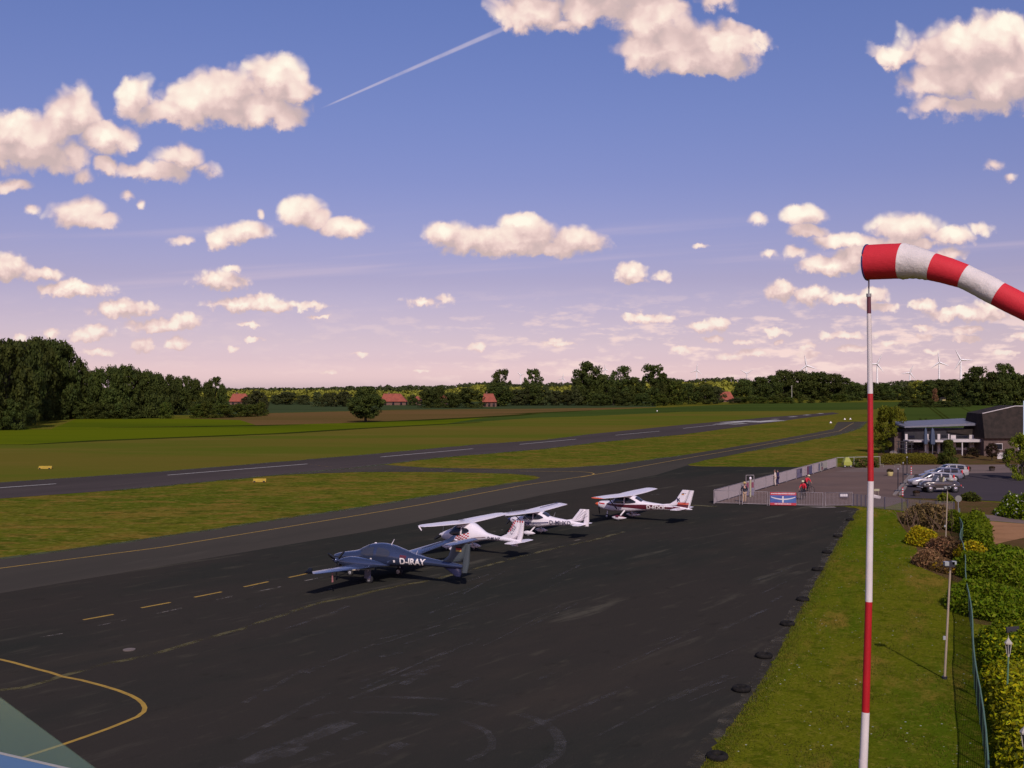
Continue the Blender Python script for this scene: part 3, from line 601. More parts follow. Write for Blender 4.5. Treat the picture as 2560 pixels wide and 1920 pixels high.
b = MB(); hl.wrap(b, .98, 1.62, R(38), R(142), slant=-.30); part('windshield', b, M['glass_light'], t)
b = MB(); wing(b, [(1.0, .35, .93, 1.75, 1.0), (.82, 1.9, 1.05, 1.45, 1.0), (.62, 5.0, 1.22, 1.02, .95), (.45, 6.7, 1.34, .80, .9), (.28, 7.05, 1.40, .62, .8), (-.02, 7.22, 1.55, .42, .7), (-.28, 7.30, 1.75, .22, .6)]); part('wing', b, M['slate'], t)
for s_ in (1, -1):
    b = MB(); b.box((-.28, s_ * 3.9, 1.215), (.02, 3.0, .012), 0, 0, 0, s_ * .094); part('flap_seam', b, M['slate_dark'], t)
    b = MB(); pod(b, -1.55, 1.95, s_ * 1.95, 1.22, .42, .34, .36, 0, None, 2.6, .30); part('engine_nacelle', b, M['slate'], t)
    b = MB(); b.box((1.82, s_ * 1.95, 1.00), (.16, .34, .12), 0); part('air_intake', b, M['black'], t)
    prop(t, 2.02, s_ * 1.95, 1.25, .96, 3, .55, M['black'], M['slate'], .17)
    b = MB(); b.tube([(.0, s_ * 1.65, .95), (-.05, s_ * 1.52, .28)], .055); part('gear_leg', b, M['grey_metal'], t)
    gear_wheel(t, (0, s_ * 1.5, .24), .24, .17)
    b = MB(); b.box((0, s_ * 1.66, .55), (.45, .02, .50), 0, 0, 0, s_ * .12); part('gear_door', b, M['slate_dark'], t)
b = MB(); b.tube([(2.45, 0, .95), (2.5, 0, .26)], .05); part('gear_leg', b, M['grey_metal'], t); gear_wheel(t, (2.5, 0, .2), .2, .13)
b = MB(); fin(b, [(-3.3, 1.33, 1.2, .05), (-4.1, 1.45, 1.35, .10), (-4.45, 1.7, 1.2, .12), (-4.78, 2.50, 1.0, .09)]); b.mi = [0] * len(b.f); part('fin', b, M['slate_fin'], t)
b = MB(); fin(b, [(-5.36, .82, .34, .07), (-5.40, 1.4, .46, .08), (-5.62, 2.48, .30, .06)]); part('rudder', b, M['slate_fin'], t)
b = MB(); fin(b, [(-4.9, .58, .35, .04), (-4.5, .82, .85, .07), (-4.05, 1.08, 1.25, .09)]); part('ventral_fin', b, M['slate_dark'], t)
b = MB(); wing(b, [(-4.80, .0, 2.54, .86, .8), (-4.92, 1.1, 2.55, .70, .8), (-5.05, 1.50, 2.56, .50, .7)]); part('tailplane', b, M['slate'], t)
b = MB(); b.ball((-4.95, 0, 2.66), (.12, .04, .05)); part('beacon_lamp', b, M['white_gloss'], t)
b = MB(); b.tube([(-.5, 0, 2.06), (-.72, 0, 2.42)], [.035, .012], 6); part('antenna', b, M['white_gloss'], t)
b = MB(); b.ball((.62, 0, 2.09), (.10, .05, .06)); part('antenna', b, M['white_gloss'], t)
b = MB(); b.tube([(-2.25, 0, 1.62), (-2.35, 0, 1.86)], .012, 5); part('antenna', b, M['white_gloss'], t)
hull_text(hl, 'D-IRAY', .50, -2.25, 1.10, M['white_letter'], t, bold=.012); hull_text(hl, 'D-IRAY', .50, -2.25, 1.10, M['white_letter'], t, side=-1, bold=.012)
flag(t, .085, -5.0, 2.02, .36, .27)
for x_, z_ in ((.55, 1.18), (-1.05, 1.16)):
    b = MB(); hl.side(b, [(x_, z_, z_ + .14), (x_ - .12, z_, z_ + .14)], 1, off=.02); part('placard', b, M['white_letter'], t)
b = MB(); b.box((-.2, 5.2, 1.18), (.03, .06, .02)); b.prism([(-.2, 5.17, 1.17), (-.2, 5.23, 1.17), (-.22, 5.27, .66), (-.22, 5.13, .66)], (.01, 0, 0)); o = part('warning_streamer', b, mat('pink_streamer', (.42, .16, .15), .8), t)
b = MB(); b.tube([(2.1, -.3, .35), (3.1, .35, .34)], .03, 6); b.ball((2.1, -.3, .35), .07); part('tow_bar', b, M['cream_trim'], t)

# --- light high wing aircraft with an egg shaped cabin and red checkers
t = thing('ultralight_aircraft', 'white high wing ultralight without struts, red checkers on its flank and fin', 'aircraft', (-3.35, 74.6, 0), 2.52, 'aircraft parked on the apron')
S_ = 1.10; t.scale = (S_, S_, S_)
hl = Hull([(1.72, .95, .05, .05, .05, 2), (1.6, .96, .26, .20, .22, 2.2), (1.2, .99, .42, .33, .36, 2.3), (.75, 1.03, .55, .47, .45, 2.3), (.2, 1.08, .63, .74, .50, 2.4), (-.3, 1.10, .63, .82, .50, 2.4), (-.8, 1.12, .52, .78, .45, 2.3), (-1.3, 1.14, .36, .52, .34, 2.2), (-1.9, 1.13, .22, .22, .22, 2.1), (-3.0, 1.08, .14, .12, .14, 2), (-4.1, 1.02, .10, .10, .10, 2), (-4.4, 1.0, .03, .04, .04, 2)])
b = MB(); hl.mesh(b, 56, 32); part('fuselage', b, M['white_gloss'], t)
for sd_ in (1, -1):
    b = MB(); hl.side(b, [(.72, 1.20, 1.24), (.55, 1.13, 1.40), (.25, 1.10, 1.58), (-.22, 1.12, 1.64)], sd_); part('door_window', b, M['glass'], t)
    b = MB(); hl.side(b, [(-.34, 1.24, 1.62), (-.6, 1.28, 1.60), (-.80, 1.40, 1.50)], sd_); part('cabin_window', b, M['glass'], t)
    b = MB()
    for i in range(8):
        for j in range(4):
            if (i + j) % 2 == 0:
                xa, za = .16 - i * .125, .74 + j * .085 + i * .035
                hl.side(b, [(xa, za, za + .075), (xa - .115, za + .02, za + .095)], sd_, 0, .012, 2, 1)
    part('checker_graphic', b, M['red'], t)
    b = MB(); hl.side(b, [(-.95, .98, 1.02), (-1.9, 1.10, 1.13)], sd_, 0, .014, 2, 6); part('stripe_graphic', b, M['maroon'], t)
b = MB(); hl.wrap(b, .36, .92, R(40), R(140), slant=-.25); part('windshield', b, M['glass'], t)
hull_text(hl, 'D-MUHZ', .23, -2.5, 1.0, M['dark_letter'], t, bold=.006); hull_text(hl, 'D-MUHZ', .23, -2.5, 1.0, M['dark_letter'], t, side=-1, bold=.006)
b = MB(); wing(b, [(.62, 0, 1.86, 1.32, 1.0), (.62, .5, 1.90, 1.32, 1.0), (.56, 2.0, 1.96, 1.22, 1.0), (.42, 3.7, 2.03, .98, .95), (.26, 4.10, 2.05, .70, .9), (-.10, 4.28, 2.05, .30, .7)]); part('wing', b, M['white_gloss'], t)
b = MB(); b.box((-.05, .25, 2.055), (.22, .42, .015)); part('wing_hatch', b, M['grey_metal'], t)
for s_ in (1, -1):
    b = MB(); b.tube([(.05, s_ * 4.22, 2.03), (-.2, s_ * 4.28, 1.82)], [.06, .03], 6); part('wing_tip_fin', b, M['white_gloss'], t)
prop(t, 1.70, 0, .95, .86, 3, 1.9, M['black'], M['white_gloss'], .15)
b = MB(); fin(b, [(-2.75, 1.14, 1.3, .06), (-3.35, 1.40, .95, .10), (-3.62, 1.75, .74, .09), (-3.92, 2.28, .52, .06)]); part('fin', b, M['white_gloss'], t)
b = MB(); fin(b, [(-4.06, 1.02, .40, .07), (-4.24, 1.5, .36, .06), (-4.45, 2.28, .22, .05)]); part('rudder', b, M['white_gloss'], t)
b = MB()
for i in range(10):
    for j in range(2):
        if (i + j) % 2 == 0:
            z0 = 1.55 + i * .072; le = np.interp(z0, [1.4, 1.75, 2.28], [-3.36, -3.63, -3.93]) - .03 - j * .075
            b.add([(le, .062, z0), (le - .075, .064, z0), (le - .105, .062, z0 + .072), (le - .03, .060, z0 + .072)], [(0, 1, 2, 3)])
for i in range(7):
    if i % 2 == 0: b.add([(-3.98 - i * .09, .05, 2.19), (-4.07 - i * .09, .05, 2.19), (-4.07 - i * .09, .05, 2.28), (-3.98 - i * .09, .05, 2.28)], [(0, 1, 2, 3)])
part('checker_graphic', b, M['red'], t)
vs, fs = text_polys('CTLS', .27, .3); b = MB(); a_ = R(57)
b.add([(-3.93 - (vx * math.cos(a_) - vy * math.sin(a_)), .07, 1.62 + vx * math.sin(a_) + vy * math.cos(a_)) for vx, vy, _ in vs], fs); part('fin_letters', b, M['dark_letter'], t)
b = MB(); wing(b, [(-3.86, 0, 1.0, .82, .8), (-3.92, .9, 1.0, .66, .8), (-4.05, 1.22, 1.0, .45, .7)]); part('tailplane', b, M['white_gloss'], t)
b = MB(); fin(b, [(-3.7, .72, .5, .04), (-3.3, .96, .9, .07)]); part('ventral_fin', b, M['white_gloss'], t)
for s_ in (1, -1):
    b = MB(); b.tube([(-.28, s_ * .35, .72), (-.15, s_ * .98, .26)], .05); part('gear_leg', b, M['white_gloss'], t)
    gear_wheel(t, (-.1, s_ * 1.0, .19), .19, .13); b = MB(); pod(b, -.62, .38, s_ * 1.0, .30, .13, .17, .15); part('wheel_fairing', b, M['white_gloss'], t)
b = MB(); b.tube([(1.2, 0, .68), (1.32, 0, .25)], .045); part('gear_leg', b, M['white_gloss'], t); gear_wheel(t, (1.34, 0, .17), .17, .12)
b = MB(); pod(b, .90, 1.75, 0, .27, .12, .16, .14); part('wheel_fairing', b, M['white_gloss'], t)

# --- light high wing aircraft with struts and blue stripes
t = thing('ultralight_aircraft', 'white high wing ultralight with blue stripes, parked between the checkered and maroon planes', 'aircraft', (1.75, 83.3, 0), 2.61, 'aircraft parked on the apron')
t.scale = (1.05, 1.0, .95)
hl = Hull([(2.05, 1.16, .06, .06, .06, 2), (1.95, 1.16, .24, .18, .22, 2.3), (1.6, 1.15, .38, .27, .38, 2.5), (1.1, 1.14, .48, .34, .46, 2.6), (.8, 1.15, .54, .42, .48, 2.6), (.4, 1.17, .58, .78, .50, 2.8), (-.4, 1.20, .58, .82, .50, 2.8), (-.9, 1.24, .50, .66, .46, 2.6), (-1.3, 1.25, .40, .38, .40, 2.4), (-2.0, 1.24, .31, .27, .31, 2.2), (-3.2, 1.19, .19, .17, .19, 2.1), (-4.2, 1.13, .08, .08, .08, 2)])
b = MB(); hl.mesh(b, 56, 32); part('fuselage', b, M['white_gloss'], t)
for sd_ in (1, -1):
    b = MB(); hl.side(b, [(.70, 1.32, 1.45), (.45, 1.32, 1.72), (-.10, 1.33, 1.82)], sd_); part('door_window', b, M['glass'], t)
    b = MB(); hl.side(b, [(-.20, 1.34, 1.82), (-.6, 1.38, 1.76), (-.95, 1.50, 1.58)], sd_); part('cabin_window', b, M['glass'], t)
    b = MB(); hl.side(b, [(1.75, 1.22, 1.27), (1.2, 1.05, 1.16), (.4, .98, 1.10), (-.6, 1.05, 1.15), (-1.35, 1.12, 1.20)], sd_, 0, .012, 2, 6); hl.side(b, [(1.6, 1.10, 1.12), (1.0, .95, .99), (.2, .88, .92), (-.8, .97, 1.0)], sd_, 0, .012, 2, 6); part('stripe_graphic', b, M['navy'], t)
b = MB(); hl.wrap(b, .45, .86, R(42), R(138), slant=-.12); part('windshield', b, M['glass'], t)
b = MB(); hl.wrap(b, -1.28, -.82, R(52), R(128)); part('rear_window', b, M['glass_light'], t)
hull_text(hl, 'D-MHKD', .42, -2.25, 1.06, M['dark_letter'], t, bold=.008); hull_text(hl, 'D-MHKD', .42, -2.25, 1.06, M['dark_letter'], t, side=-1, bold=.008)
b = MB(); wing(b, [(.78, 0, 1.96, 1.42, .9), (.78, .5, 1.98, 1.42, .9), (.74, 2.6, 2.05, 1.36, .95), (.66, 4.2, 2.10, 1.24, .9), (.52, 4.62, 2.11, .95, .8), (.2, 4.74, 2.11, .45, .6)]); part('wing', b, M['white_gloss'], t)
b = MB()
for s_ in (1, -1): b.box((.12, s_ * 2.6, 2.19), (.10, 2.9, .012), 0, 0, 0, s_ * .033)
part('wing_stripe', b, M['navy'], t)
for s_ in (1, -1):
    b = MB(); b.box((.35, s_ * 4.72, 2.12), (.50, .10, .10)); part('wing_tip', b, M['navy'], t)
    b = MB(); b.tube([(.45, s_ * .52, .78), (.48, s_ * 2.45, 2.02)], .035, 6); part('wing_strut', b, M['grey_metal'], t)
    b = MB(); b.tube([(-.35, s_ * .52, .80), (-.2, s_ * 2.40, 2.02)], .03, 6); part('wing_strut', b, M['grey_metal'], t)
    b = MB(); b.tube([(-.25, s_ * .45, .75), (-.05, s_ * .98, .30)], .055); part('gear_leg', b, M['white_gloss'], t)
    gear_wheel(t, (0, s_ * 1.0, .20), .20, .13); b = MB(); pod(b, -.58, .48, s_ * 1.0, .31, .14, .18, .17); part('wheel_fairing', b, M['white_gloss'], t)
prop(t, 2.02, 0, 1.16, .85, 3, 1.7, M['black'], M['navy'], .16)
b = MB(); b.tube([(1.4, 0, .8), (1.5, 0, .25)], .045); part('gear_leg', b, M['grey_metal'], t); gear_wheel(t, (1.5, 0, .18), .18, .12)
b = MB(); pod(b, 1.08, 1.9, 0, .29, .12, .16, .15); part('wheel_fairing', b, M['white_gloss'], t)
b = MB(); fin(b, [(-2.4, 1.38, 1.4, .05), (-3.1, 1.52, .95, .09), (-3.62, 2.2, .62, .07), (-3.72, 2.36, .50, .05)]); part('fin', b, M['white_gloss'], t)
b = MB(); fin(b, [(-3.98, 1.02, .44, .07), (-4.04, 1.5, .42, .07), (-4.22, 2.36, .24, .05)]); part('rudder', b, M['white_gloss'], t)
b = MB()
for (xa, za, xb, zb, w) in ((-3.45, 1.62, -3.98, 2.30, .022), (-3.4, 1.52, -4.18, 2.22, .016), (-3.4, 1.42, -4.28, 2.02, .014), (-3.45, 1.34, -4.35, 1.84, .012)):
    b.add([(xa, .06, za), (xb, .05, zb), (xb - .01, .05, zb + w * 2), (xa, .06, za + w * .4)], [(0, 1, 2, 3)])
part('fin_stripes', b, M['navy'], t)
b = MB(); wing(b, [(-3.42, 0, 1.16, .82, .6), (-3.52, 1.0, 1.16, .70, .6), (-3.7, 1.22, 1.16, .45, .5)]); part('tailplane', b, M['white_gloss'], t)
b = MB(); b.tube([(-1.55, 0, 1.52), (-1.72, 0, 1.98)], [.022, .010], 6); part('antenna', b, M['grey_metal'], t)

# --- four seat high wing aircraft, maroon stripe
t = thing('light_aircraft', 'white and maroon high wing aircraft with an orange wing tip, farthest of the parked planes', 'aircraft', (9.85, 93.4, 0), 2.575, 'aircraft parked on the apron')
t.scale = (1.04, 1.0, .96)
hl = Hull([(2.55, 1.26, .06, .06, .06, 2), (2.42, 1.26, .36, .26, .30, 2.4), (2.0, 1.24, .46, .34, .42, 2.6), (1.5, 1.23, .52, .39, .50, 2.7), (1.2, 1.24, .55, .42, .53, 2.7), (.95, 1.25, .57, .62, .54, 2.8), (.55, 1.28, .60, .96, .56, 3), (-.3, 1.30, .60, .98, .56, 3), (-1.0, 1.34, .55, .78, .52, 2.8), (-1.6, 1.36, .47, .42, .46, 2.5), (-2.5, 1.36, .36, .30, .36, 2.3), (-3.8, 1.33, .25, .22, .25, 2.2), (-5.2, 1.30, .12, .14, .14, 2.1), (-5.9, 1.28, .03, .04, .04, 2)])
b = MB(); hl.mesh(b, 60, 32); part('fuselage', b, M['white_gloss'], t)
for sd_ in (1, -1):
    b = MB(); hl.side(b, [(.92, 1.50, 1.62), (.6, 1.49, 1.96), (-.05, 1.50, 2.06)], sd_); part('door_window', b, M['glass'], t)
    b = MB(); hl.side(b, [(-.18, 1.50, 2.06), (-.6, 1.53, 1.98), (-1.12, 1.62, 1.74)], sd_); part('cabin_window', b, M['glass'], t)
    b = MB(); hl.side(b, [(1.55, 1.30, 1.44), (.6, 1.18, 1.40), (-.8, 1.13, 1.44), (-1.9, 1.08, 1.50), (-4.0, 1.10, 1.49), (-4.9, 1.24, 1.40)], sd_, 0, .012, 3, 6); part('stripe_graphic', b, M['maroon'], t)
    b = MB(); hl.side(b, [(2.34, 1.34, 1.44), (1.75, 1.30, 1.42)], sd_, 0, .012, 2, 6); part('stripe_graphic', b, M['red'], t)
    hull_text(hl, 'D-EDOC', .46, -2.95, 1.145, M['white_letter'], t, side=sd_, bold=.012, off=.045)
b = MB(); hl.wrap(b, .66, 1.12, R(40), R(140), slant=-.10); part('windshield', b, M['glass'], t)
b = MB(); hl.wrap(b, -1.58, -1.02, R(50), R(130)); part('rear_window', b, M['glass_light'], t)
b = MB(); wing(b, [(.85, 0, 2.20, 1.62, .9), (.85, .5, 2.22, 1.62, .9), (.85, 2.6, 2.28, 1.62, .9), (.66, 4.9, 2.36, 1.24, .85), (.60, 5.2, 2.37, 1.16, .8)]); part('wing', b, M['white_gloss'], t)
for s_ in (1, -1):
    b = MB(); wing(b, [(.60, s_ * 5.2, 2.37, 1.16, .8), (.45, s_ * 5.42, 2.38, .9, .7), (.15, s_ * 5.50, 2.38, .45, .5)], 0, False); part('wing_tip', b, M['orange'] if s_ > 0 else M['white_gloss'], t)
    b = MB(); b.tube([(.55, s_ * .58, .98), (.45, s_ * 2.6, 2.22)], .05, 8); part('wing_strut', b, M['dark_letter'], t)
    b = MB(); b.tube([(-.1, s_ * .5, .84), (0, s_ * 1.3, .36)], [.075, .05]); part('gear_leg', b, M['white_gloss'], t)
    gear_wheel(t, (0, s_ * 1.38, .22), .22, .16)
    b = MB(); pod(b, -.70, .62, s_ * 1.38, .33, .17, .21, .20, 0, lambda x, y, z: 1 if z > .38 else 0, 2.6); part('wheel_fairing', b, [M['white_gloss'], M['maroon']], t)
prop(t, 2.55, 0, 1.26, .98, 2, 1.35, M['black'], M['orange'], .18)
b = MB(); b.tube([(1.7, 0, .85), (1.75, 0, .24)], .05); part('gear_leg', b, M['white_gloss'], t); gear_wheel(t, (1.76, 0, .19), .19, .14)
b = MB(); b.ball((2.40, 0, .94), (.22, .20, .07)); part('air_intake', b, M['black'], t)
b = MB(); fin(b, [(-3.1, 1.56, 1.6, .05), (-4.0, 1.68, 1.25, .09), (-4.45, 2.0, 1.02, .10), (-5.06, 2.95, .70, .08)]); part('fin', b, M['white_gloss'], t)
b = MB(); fin(b, [(-5.08, 1.22, .52, .08), (-5.30, 1.7, .48, .08), (-5.74, 2.93, .34, .06)]); part('rudder', b, M['white_gloss'], t)
b = MB()
for (z0, z1, mi) in ((1.38, 1.66, 0), (1.68, 1.75, 1), (1.78, 1.84, 2)):
    xa, xb = -4.55 - (z0 - 1.4) * .35, -4.55 - (z1 - 1.4) * .35
    b.add([(xa, .075, z0), (xa - 1.0 + (z0 - 1.4) * .1, .05, z0), (xb - 1.0 + (z1 - 1.4) * .1, .05, z1), (xb, .075, z1)], [(0, 1, 2, 3)], mi)
part('fin_stripes', b, [M['maroon'], M['orange'], M['red']], t)
b = MB(); k_ = [(-4.62, 1.86), (-4.70, 1.86), (-4.70, 2.02), (-4.80, 1.90), (-4.90, 1.94), (-4.80, 2.08), (-4.88, 2.20), (-4.78, 2.20), (-4.70, 2.10), (-4.66, 2.26), (-4.58, 2.24), (-4.62, 2.04)]
b.poly([(x, .066, z) for x, z in k_]); part('fin_emblem', b, M['dark_letter'], t)
flag(t, .055, -5.02, 2.50, .20, .13)
b = MB(); b.add([(-5.40, .05, 2.64), (-5.10, .055, 2.64), (-5.10, .055, 2.66), (-5.40, .05, 2.66)], [(0, 1, 2, 3)]); part('fin_letters', b, M['dark_letter'], t)
b = MB(); wing(b, [(-4.45, 0, 1.32, 1.05, .6), (-4.62, 1.5, 1.32, .80, .6), (-4.72, 1.72, 1.32, .62, .5)]); part('tailplane', b, M['white_gloss'], t)
# ---------------------------------------------------------------- vegetation
def leaf_mat(name, c1, c2, var=0.35, transl=0.25):
    m = bpy.data.materials.new(name); m.use_nodes = True; t = m.node_tree; b = t.nodes['Principled BSDF']; q = NG(t)
    rnd = q.n('ShaderNodeNewGeometry').outputs['Random Per Island']; ob = q.n('ShaderNodeObjectInfo').outputs['Random']
    co = q.n('ShaderNodeTexCoord').outputs['Object']
    c = q.mix(q.rng(q.noise(co, 5.0, 3.0, 0.6), 0.38, 0.62), c1, c2)
    hs = q.n('ShaderNodeHueSaturation'); q.put(hs.inputs['Color'], c)
    q.put(hs.inputs['Value'], q.m('MULTIPLY', q.rng(rnd, 0, 1, 1 - var, 1 + var, False), q.rng(ob, 0, 1, 0.80, 1.22, False)))
    q.put(hs.inputs['Hue'], q.rng(ob, 0, 1, 0.485, 0.512, False))
    q.put(b.inputs['Base Color'], hs.outputs[0]); b.inputs['Roughness'].default_value = 0.75; b.inputs['Specular IOR Level'].default_value = 0.12
    tr = q.n('ShaderNodeBsdfTranslucent'); q.put(tr.inputs[0], hs.outputs[0])
    mx = q.n('ShaderNodeMixShader'); mx.inputs[0].default_value = transl; t.links.new(b.outputs[0], mx.inputs[1]); t.links.new(tr.outputs[0], mx.inputs[2])
    t.links.new(mx.outputs[0], t.nodes['Material Output'].inputs[0]); return m
M['leaf_dark'] = leaf_mat('dark_wood_foliage', (0.0419, 0.0566, 0.0123), (0.0644, 0.0765, 0.0139), 0.18)
M['leaf_mid'] = leaf_mat('mid_green_foliage', (0.0495, 0.0720, 0.0099), (0.0770, 0.0864, 0.0121))
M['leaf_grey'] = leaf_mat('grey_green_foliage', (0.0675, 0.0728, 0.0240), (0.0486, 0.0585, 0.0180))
M['leaf_sun'] = leaf_mat('sunlit_yellow_green_foliage', (0.2676, 0.2448, 0.0312), (0.1673, 0.1714, 0.0234))  # sunshine on the far woods and bushes is put into this leaf colour
M['leaf_light'] = leaf_mat('fresh_green_foliage', (0.1620, 0.1662, 0.0100), (0.0936, 0.1173, 0.0070))
M['leaf_juniper'] = leaf_mat('juniper_foliage', (0.0660, 0.1104, 0.0019), (0.1276, 0.1546, 0.0038))
M['leaf_hedge'] = leaf_mat('hedge_foliage', (0.2043, 0.2490, 0.0032), (0.3881, 0.3321, 0.0048), 0.45)
M['leaf_clip'] = leaf_mat('clipped_hedge_foliage', (0.20, 0.18, 0.016), (0.13, 0.125, 0.010), 0.3)
M['leaf_yellow'] = leaf_mat('yellow_blossom', (0.4080, 0.2565, 0.0060), (0.2176, 0.1620, 0.0060), 0.4)
M['leaf_brown'] = leaf_mat('brown_heather', (0.1995, 0.1166, 0.0437), (0.1155, 0.0778, 0.0328))
M['leaf_rust'] = leaf_mat('rust_red_heather', (0.3295, 0.1696, 0.0736), (0.1938, 0.1123, 0.0505))
M['leaf_wine'] = leaf_mat('wine_red_foliage', (0.0455, 0.0227, 0.0144), (0.0312, 0.0260, 0.0096))
M['leaf_white'] = leaf_mat('white_blossom', (0.50, 0.48, 0.42), (0.40, 0.40, 0.34), 0.2)
M['bark'] = mat('bark', (0.040, 0.030, 0.020), 0.95, var=0.4, vscale=4.0)
M['twig'] = mat('dry_twigs', (0.16, 0.095, 0.055), 0.9)
def leaves(name, P_, N_, size, m, aspect=1.5, seed=0, extra=None):
    """one mesh of leaf shaped faces at points P_ with facings N_; size is one number or one per leaf"""
    r_ = np.random.default_rng(seed); n = len(P_); size = np.broadcast_to(np.asarray(size, float), (n,))[:, None]
    N_ = N_ / (np.linalg.norm(N_, axis=1, keepdims=True) + 1e-9)
    a = np.cross(N_, r_.normal(size=(n, 3))); a /= np.linalg.norm(a, axis=1, keepdims=True) + 1e-9; b_ = np.cross(N_, a)
    l, w = size * aspect * .5, size * .5
    V = np.stack([P_ - a * l, P_ + b_ * w + N_ * size * .12, P_ + a * l, P_ - b_ * w - N_ * size * .08], 1).reshape(-1, 3)
    Fc = np.arange(4 * n).reshape(-1, 4); mi = np.zeros(n, int); mats = [m]
    vs, fs = V.tolist(), Fc.tolist(); mis = mi.tolist()
    if extra:
        eb, em = extra; o = len(vs); vs += [list(p) for p in eb.v]; fs += [[i + o for i in f] for f in eb.f]; mis += [1] * len(eb.f); mats.append(em)
    me = bpy.data.meshes.new(name); me.from_pydata(vs, [], fs)
    for x in mats: me.materials.append(x)
    me.polygons.foreach_set('material_index', mis); me.update(); return me
def crown_points(seed, clumps, per, shape, clump_r, low=0.12):
    """leaf positions of a unit high crown: clumps on and in an envelope, leaves on each clump"""
    r_ = np.random.default_rng(seed); Ps, Ns = [], []
    for i in range(clumps):
        z = low + (1 - low) * r_.random() ** 0.9; e = shape((z - low) / (1 - low)); a = r_.random() * 2 * math.pi; k = r_.random() ** 0.45
        c = np.array([e * k * math.cos(a) * .9, e * k * math.sin(a) * .9, min(z, 1 - clump_r * .7)]); rr = clump_r * r_.uniform(.6, 1.25)
        d = r_.normal(size=(per, 3)); d /= np.linalg.norm(d, axis=1, keepdims=True); d[:, 2] *= .8
        p = c + d * rr * r_.uniform(.55, 1.05, (per, 1)); Ps.append(p); Ns.append(d + r_.normal(size=(per, 3)) * .45 + np.array([0, 0, .25]))
    return np.concatenate(Ps), np.concatenate(Ns)
SH = {'round': lambda t: .5 * math.sin(math.pi * min(.97, .14 + t * .84)) ** .55, 'tall': lambda t: .5 * (1 - abs(t - .42) ** 2.2 * 2.2) ** .5 if abs(t - .42) < .68 else .16,
      'broad': lambda t: .5 * math.sqrt(max(.06, 1 - t ** 2.2)), 'cone': lambda t: .5 * (1 - t * .88), 'orb': lambda t: .5 * math.sin(math.pi * min(.96, .16 + t * .80)) ** .85, 'open': lambda t: .5 * math.sin(math.pi * min(.95, .10 + t * .82)) ** .7}
def trunk_mb(h, r, seed, limbs=4, spread=.2):
    r_ = random.Random(seed); b = MB(); b.tube([(0, 0, -.01), (.004, .004, h * .45), (r_.uniform(-.02, .02), 0, h)], [r * 1.3, r, r * .55], 7)
    for i in range(limbs):
        a = 2 * math.pi * i / limbs + r_.random(); z = h * r_.uniform(.45, .8)
        b.tube([(0, 0, z), (spread * .5 * math.cos(a), spread * .5 * math.sin(a), z + .10), (spread * math.cos(a), spread * math.sin(a), z + .26)], [r * .55, r * .4, r * .15], 5)
    return b
PROTO = {}
def proto(kind, v, mname):
    """far tree or shrub, one unit high and one unit wide, crown and trunk in one mesh"""
    key = (kind, v, mname)
    if key not in PROTO:
        low = {'round': .06, 'tall': .02, 'broad': .0, 'cone': .0, 'open': .16}[kind]
        n, per, cr = {'round': (74, 84, .13), 'tall': (80, 84, .115), 'broad': (66, 84, .15), 'cone': (46, 66, .10), 'open': (58, 70, .105)}[kind]
        P_, N_ = crown_points(v * 17 + len(kind), n, per, SH[kind], cr, low)
        PROTO[key] = leaves('tree_' + kind, P_, N_, np.random.default_rng(v).uniform(.024, .052, len(P_)), M[mname], 1.3, v, (trunk_mb(.62, .022, v, 5, .22), M['bark']) if kind in ('round', 'open', 'tall') else None)
    return PROTO[key]
ORD = 'first second third fourth fifth sixth seventh eighth ninth tenth eleventh twelfth thirteenth fourteenth fifteenth sixteenth seventeenth eighteenth nineteenth twentieth twenty-first twenty-second twenty-third twenty-fourth twenty-fifth'.split()
def belt(items, kinds, mname, what, where, cat, group, dz=1.0, seed=0):
    """items: (column, ground row, top row, width in columns[, material])"""
    items = sorted(items, key=lambda i: i[0]); r_ = random.Random(seed)
    for i, it in enumerate(items):
        x, yb, yt, w = it[:4]; p = G(x, yb); k = p.y / F
        mm = it[4] if len(it) > 4 else mname; kd = it[5] if len(it) > 5 else r_.choice(kinds)
        hgt = H - (yt - YH) * k
        o = put(what.replace(' ', '_').replace('-', '_'), proto(kd, r_.randrange(3), mm), None, (p.x, p.y + w * k * .3, 0), r_.uniform(0, 6.28))
        o.scale = (w * k * 1.04, w * k * r_.uniform(.9, 1.1), hgt * 1.03)
        adj = {'leaf_dark': 'dark', 'leaf_mid': 'mid green', 'leaf_grey': 'grey green', 'leaf_sun': 'sunlit yellow green', 'leaf_light': 'light green', 'leaf_wine': 'wine red', 'leaf_rust': 'orange brown'}.get(mm, 'green')
        tag(o, f'{adj} {what}, {ORD[i]} from left {where}', cat, group)
belt([(-250,1090,862,120),(-180,1085,856,120),(-120,1082,854,120),(-60,1078,850,120),(0,1074,852,115),(45,1062,857,95),(85,1052,850,95),(125,1049,857,90),(160,1048,868,80),(190,1047,905,56),(18,1058,858,110),(105,1048.5,853,105),(64,1056,872,80)], ['tall', 'round'], 'leaf_dark', 'tall tree', 'in the high left wood', 'tree', 'trees of the high wood on the left', seed=3)
belt([(215,1047,930,66),(240,1047,924,60),(275,1046,919,70),(305,1047,917,70),(335,1046,926,66),(365,1046,930,62),(390,1040,936,60),(415,1038,940,56),(440,1036,946,52),(463,1036,942,40,'leaf_dark','open'),(487,1036,950,46),(515,1036,957,40),(535,1036,944,44,'leaf_dark','open'),(553,1036,962,32),(226,1047,965,70),(290,1047,960,80),(350,1046,965,80),(430,1037,970,70)], ['round', 'broad'], 'leaf_dark', 'wood tree', 'in the low left wood', 'tree', 'trees of the low wood on the left', seed=4)
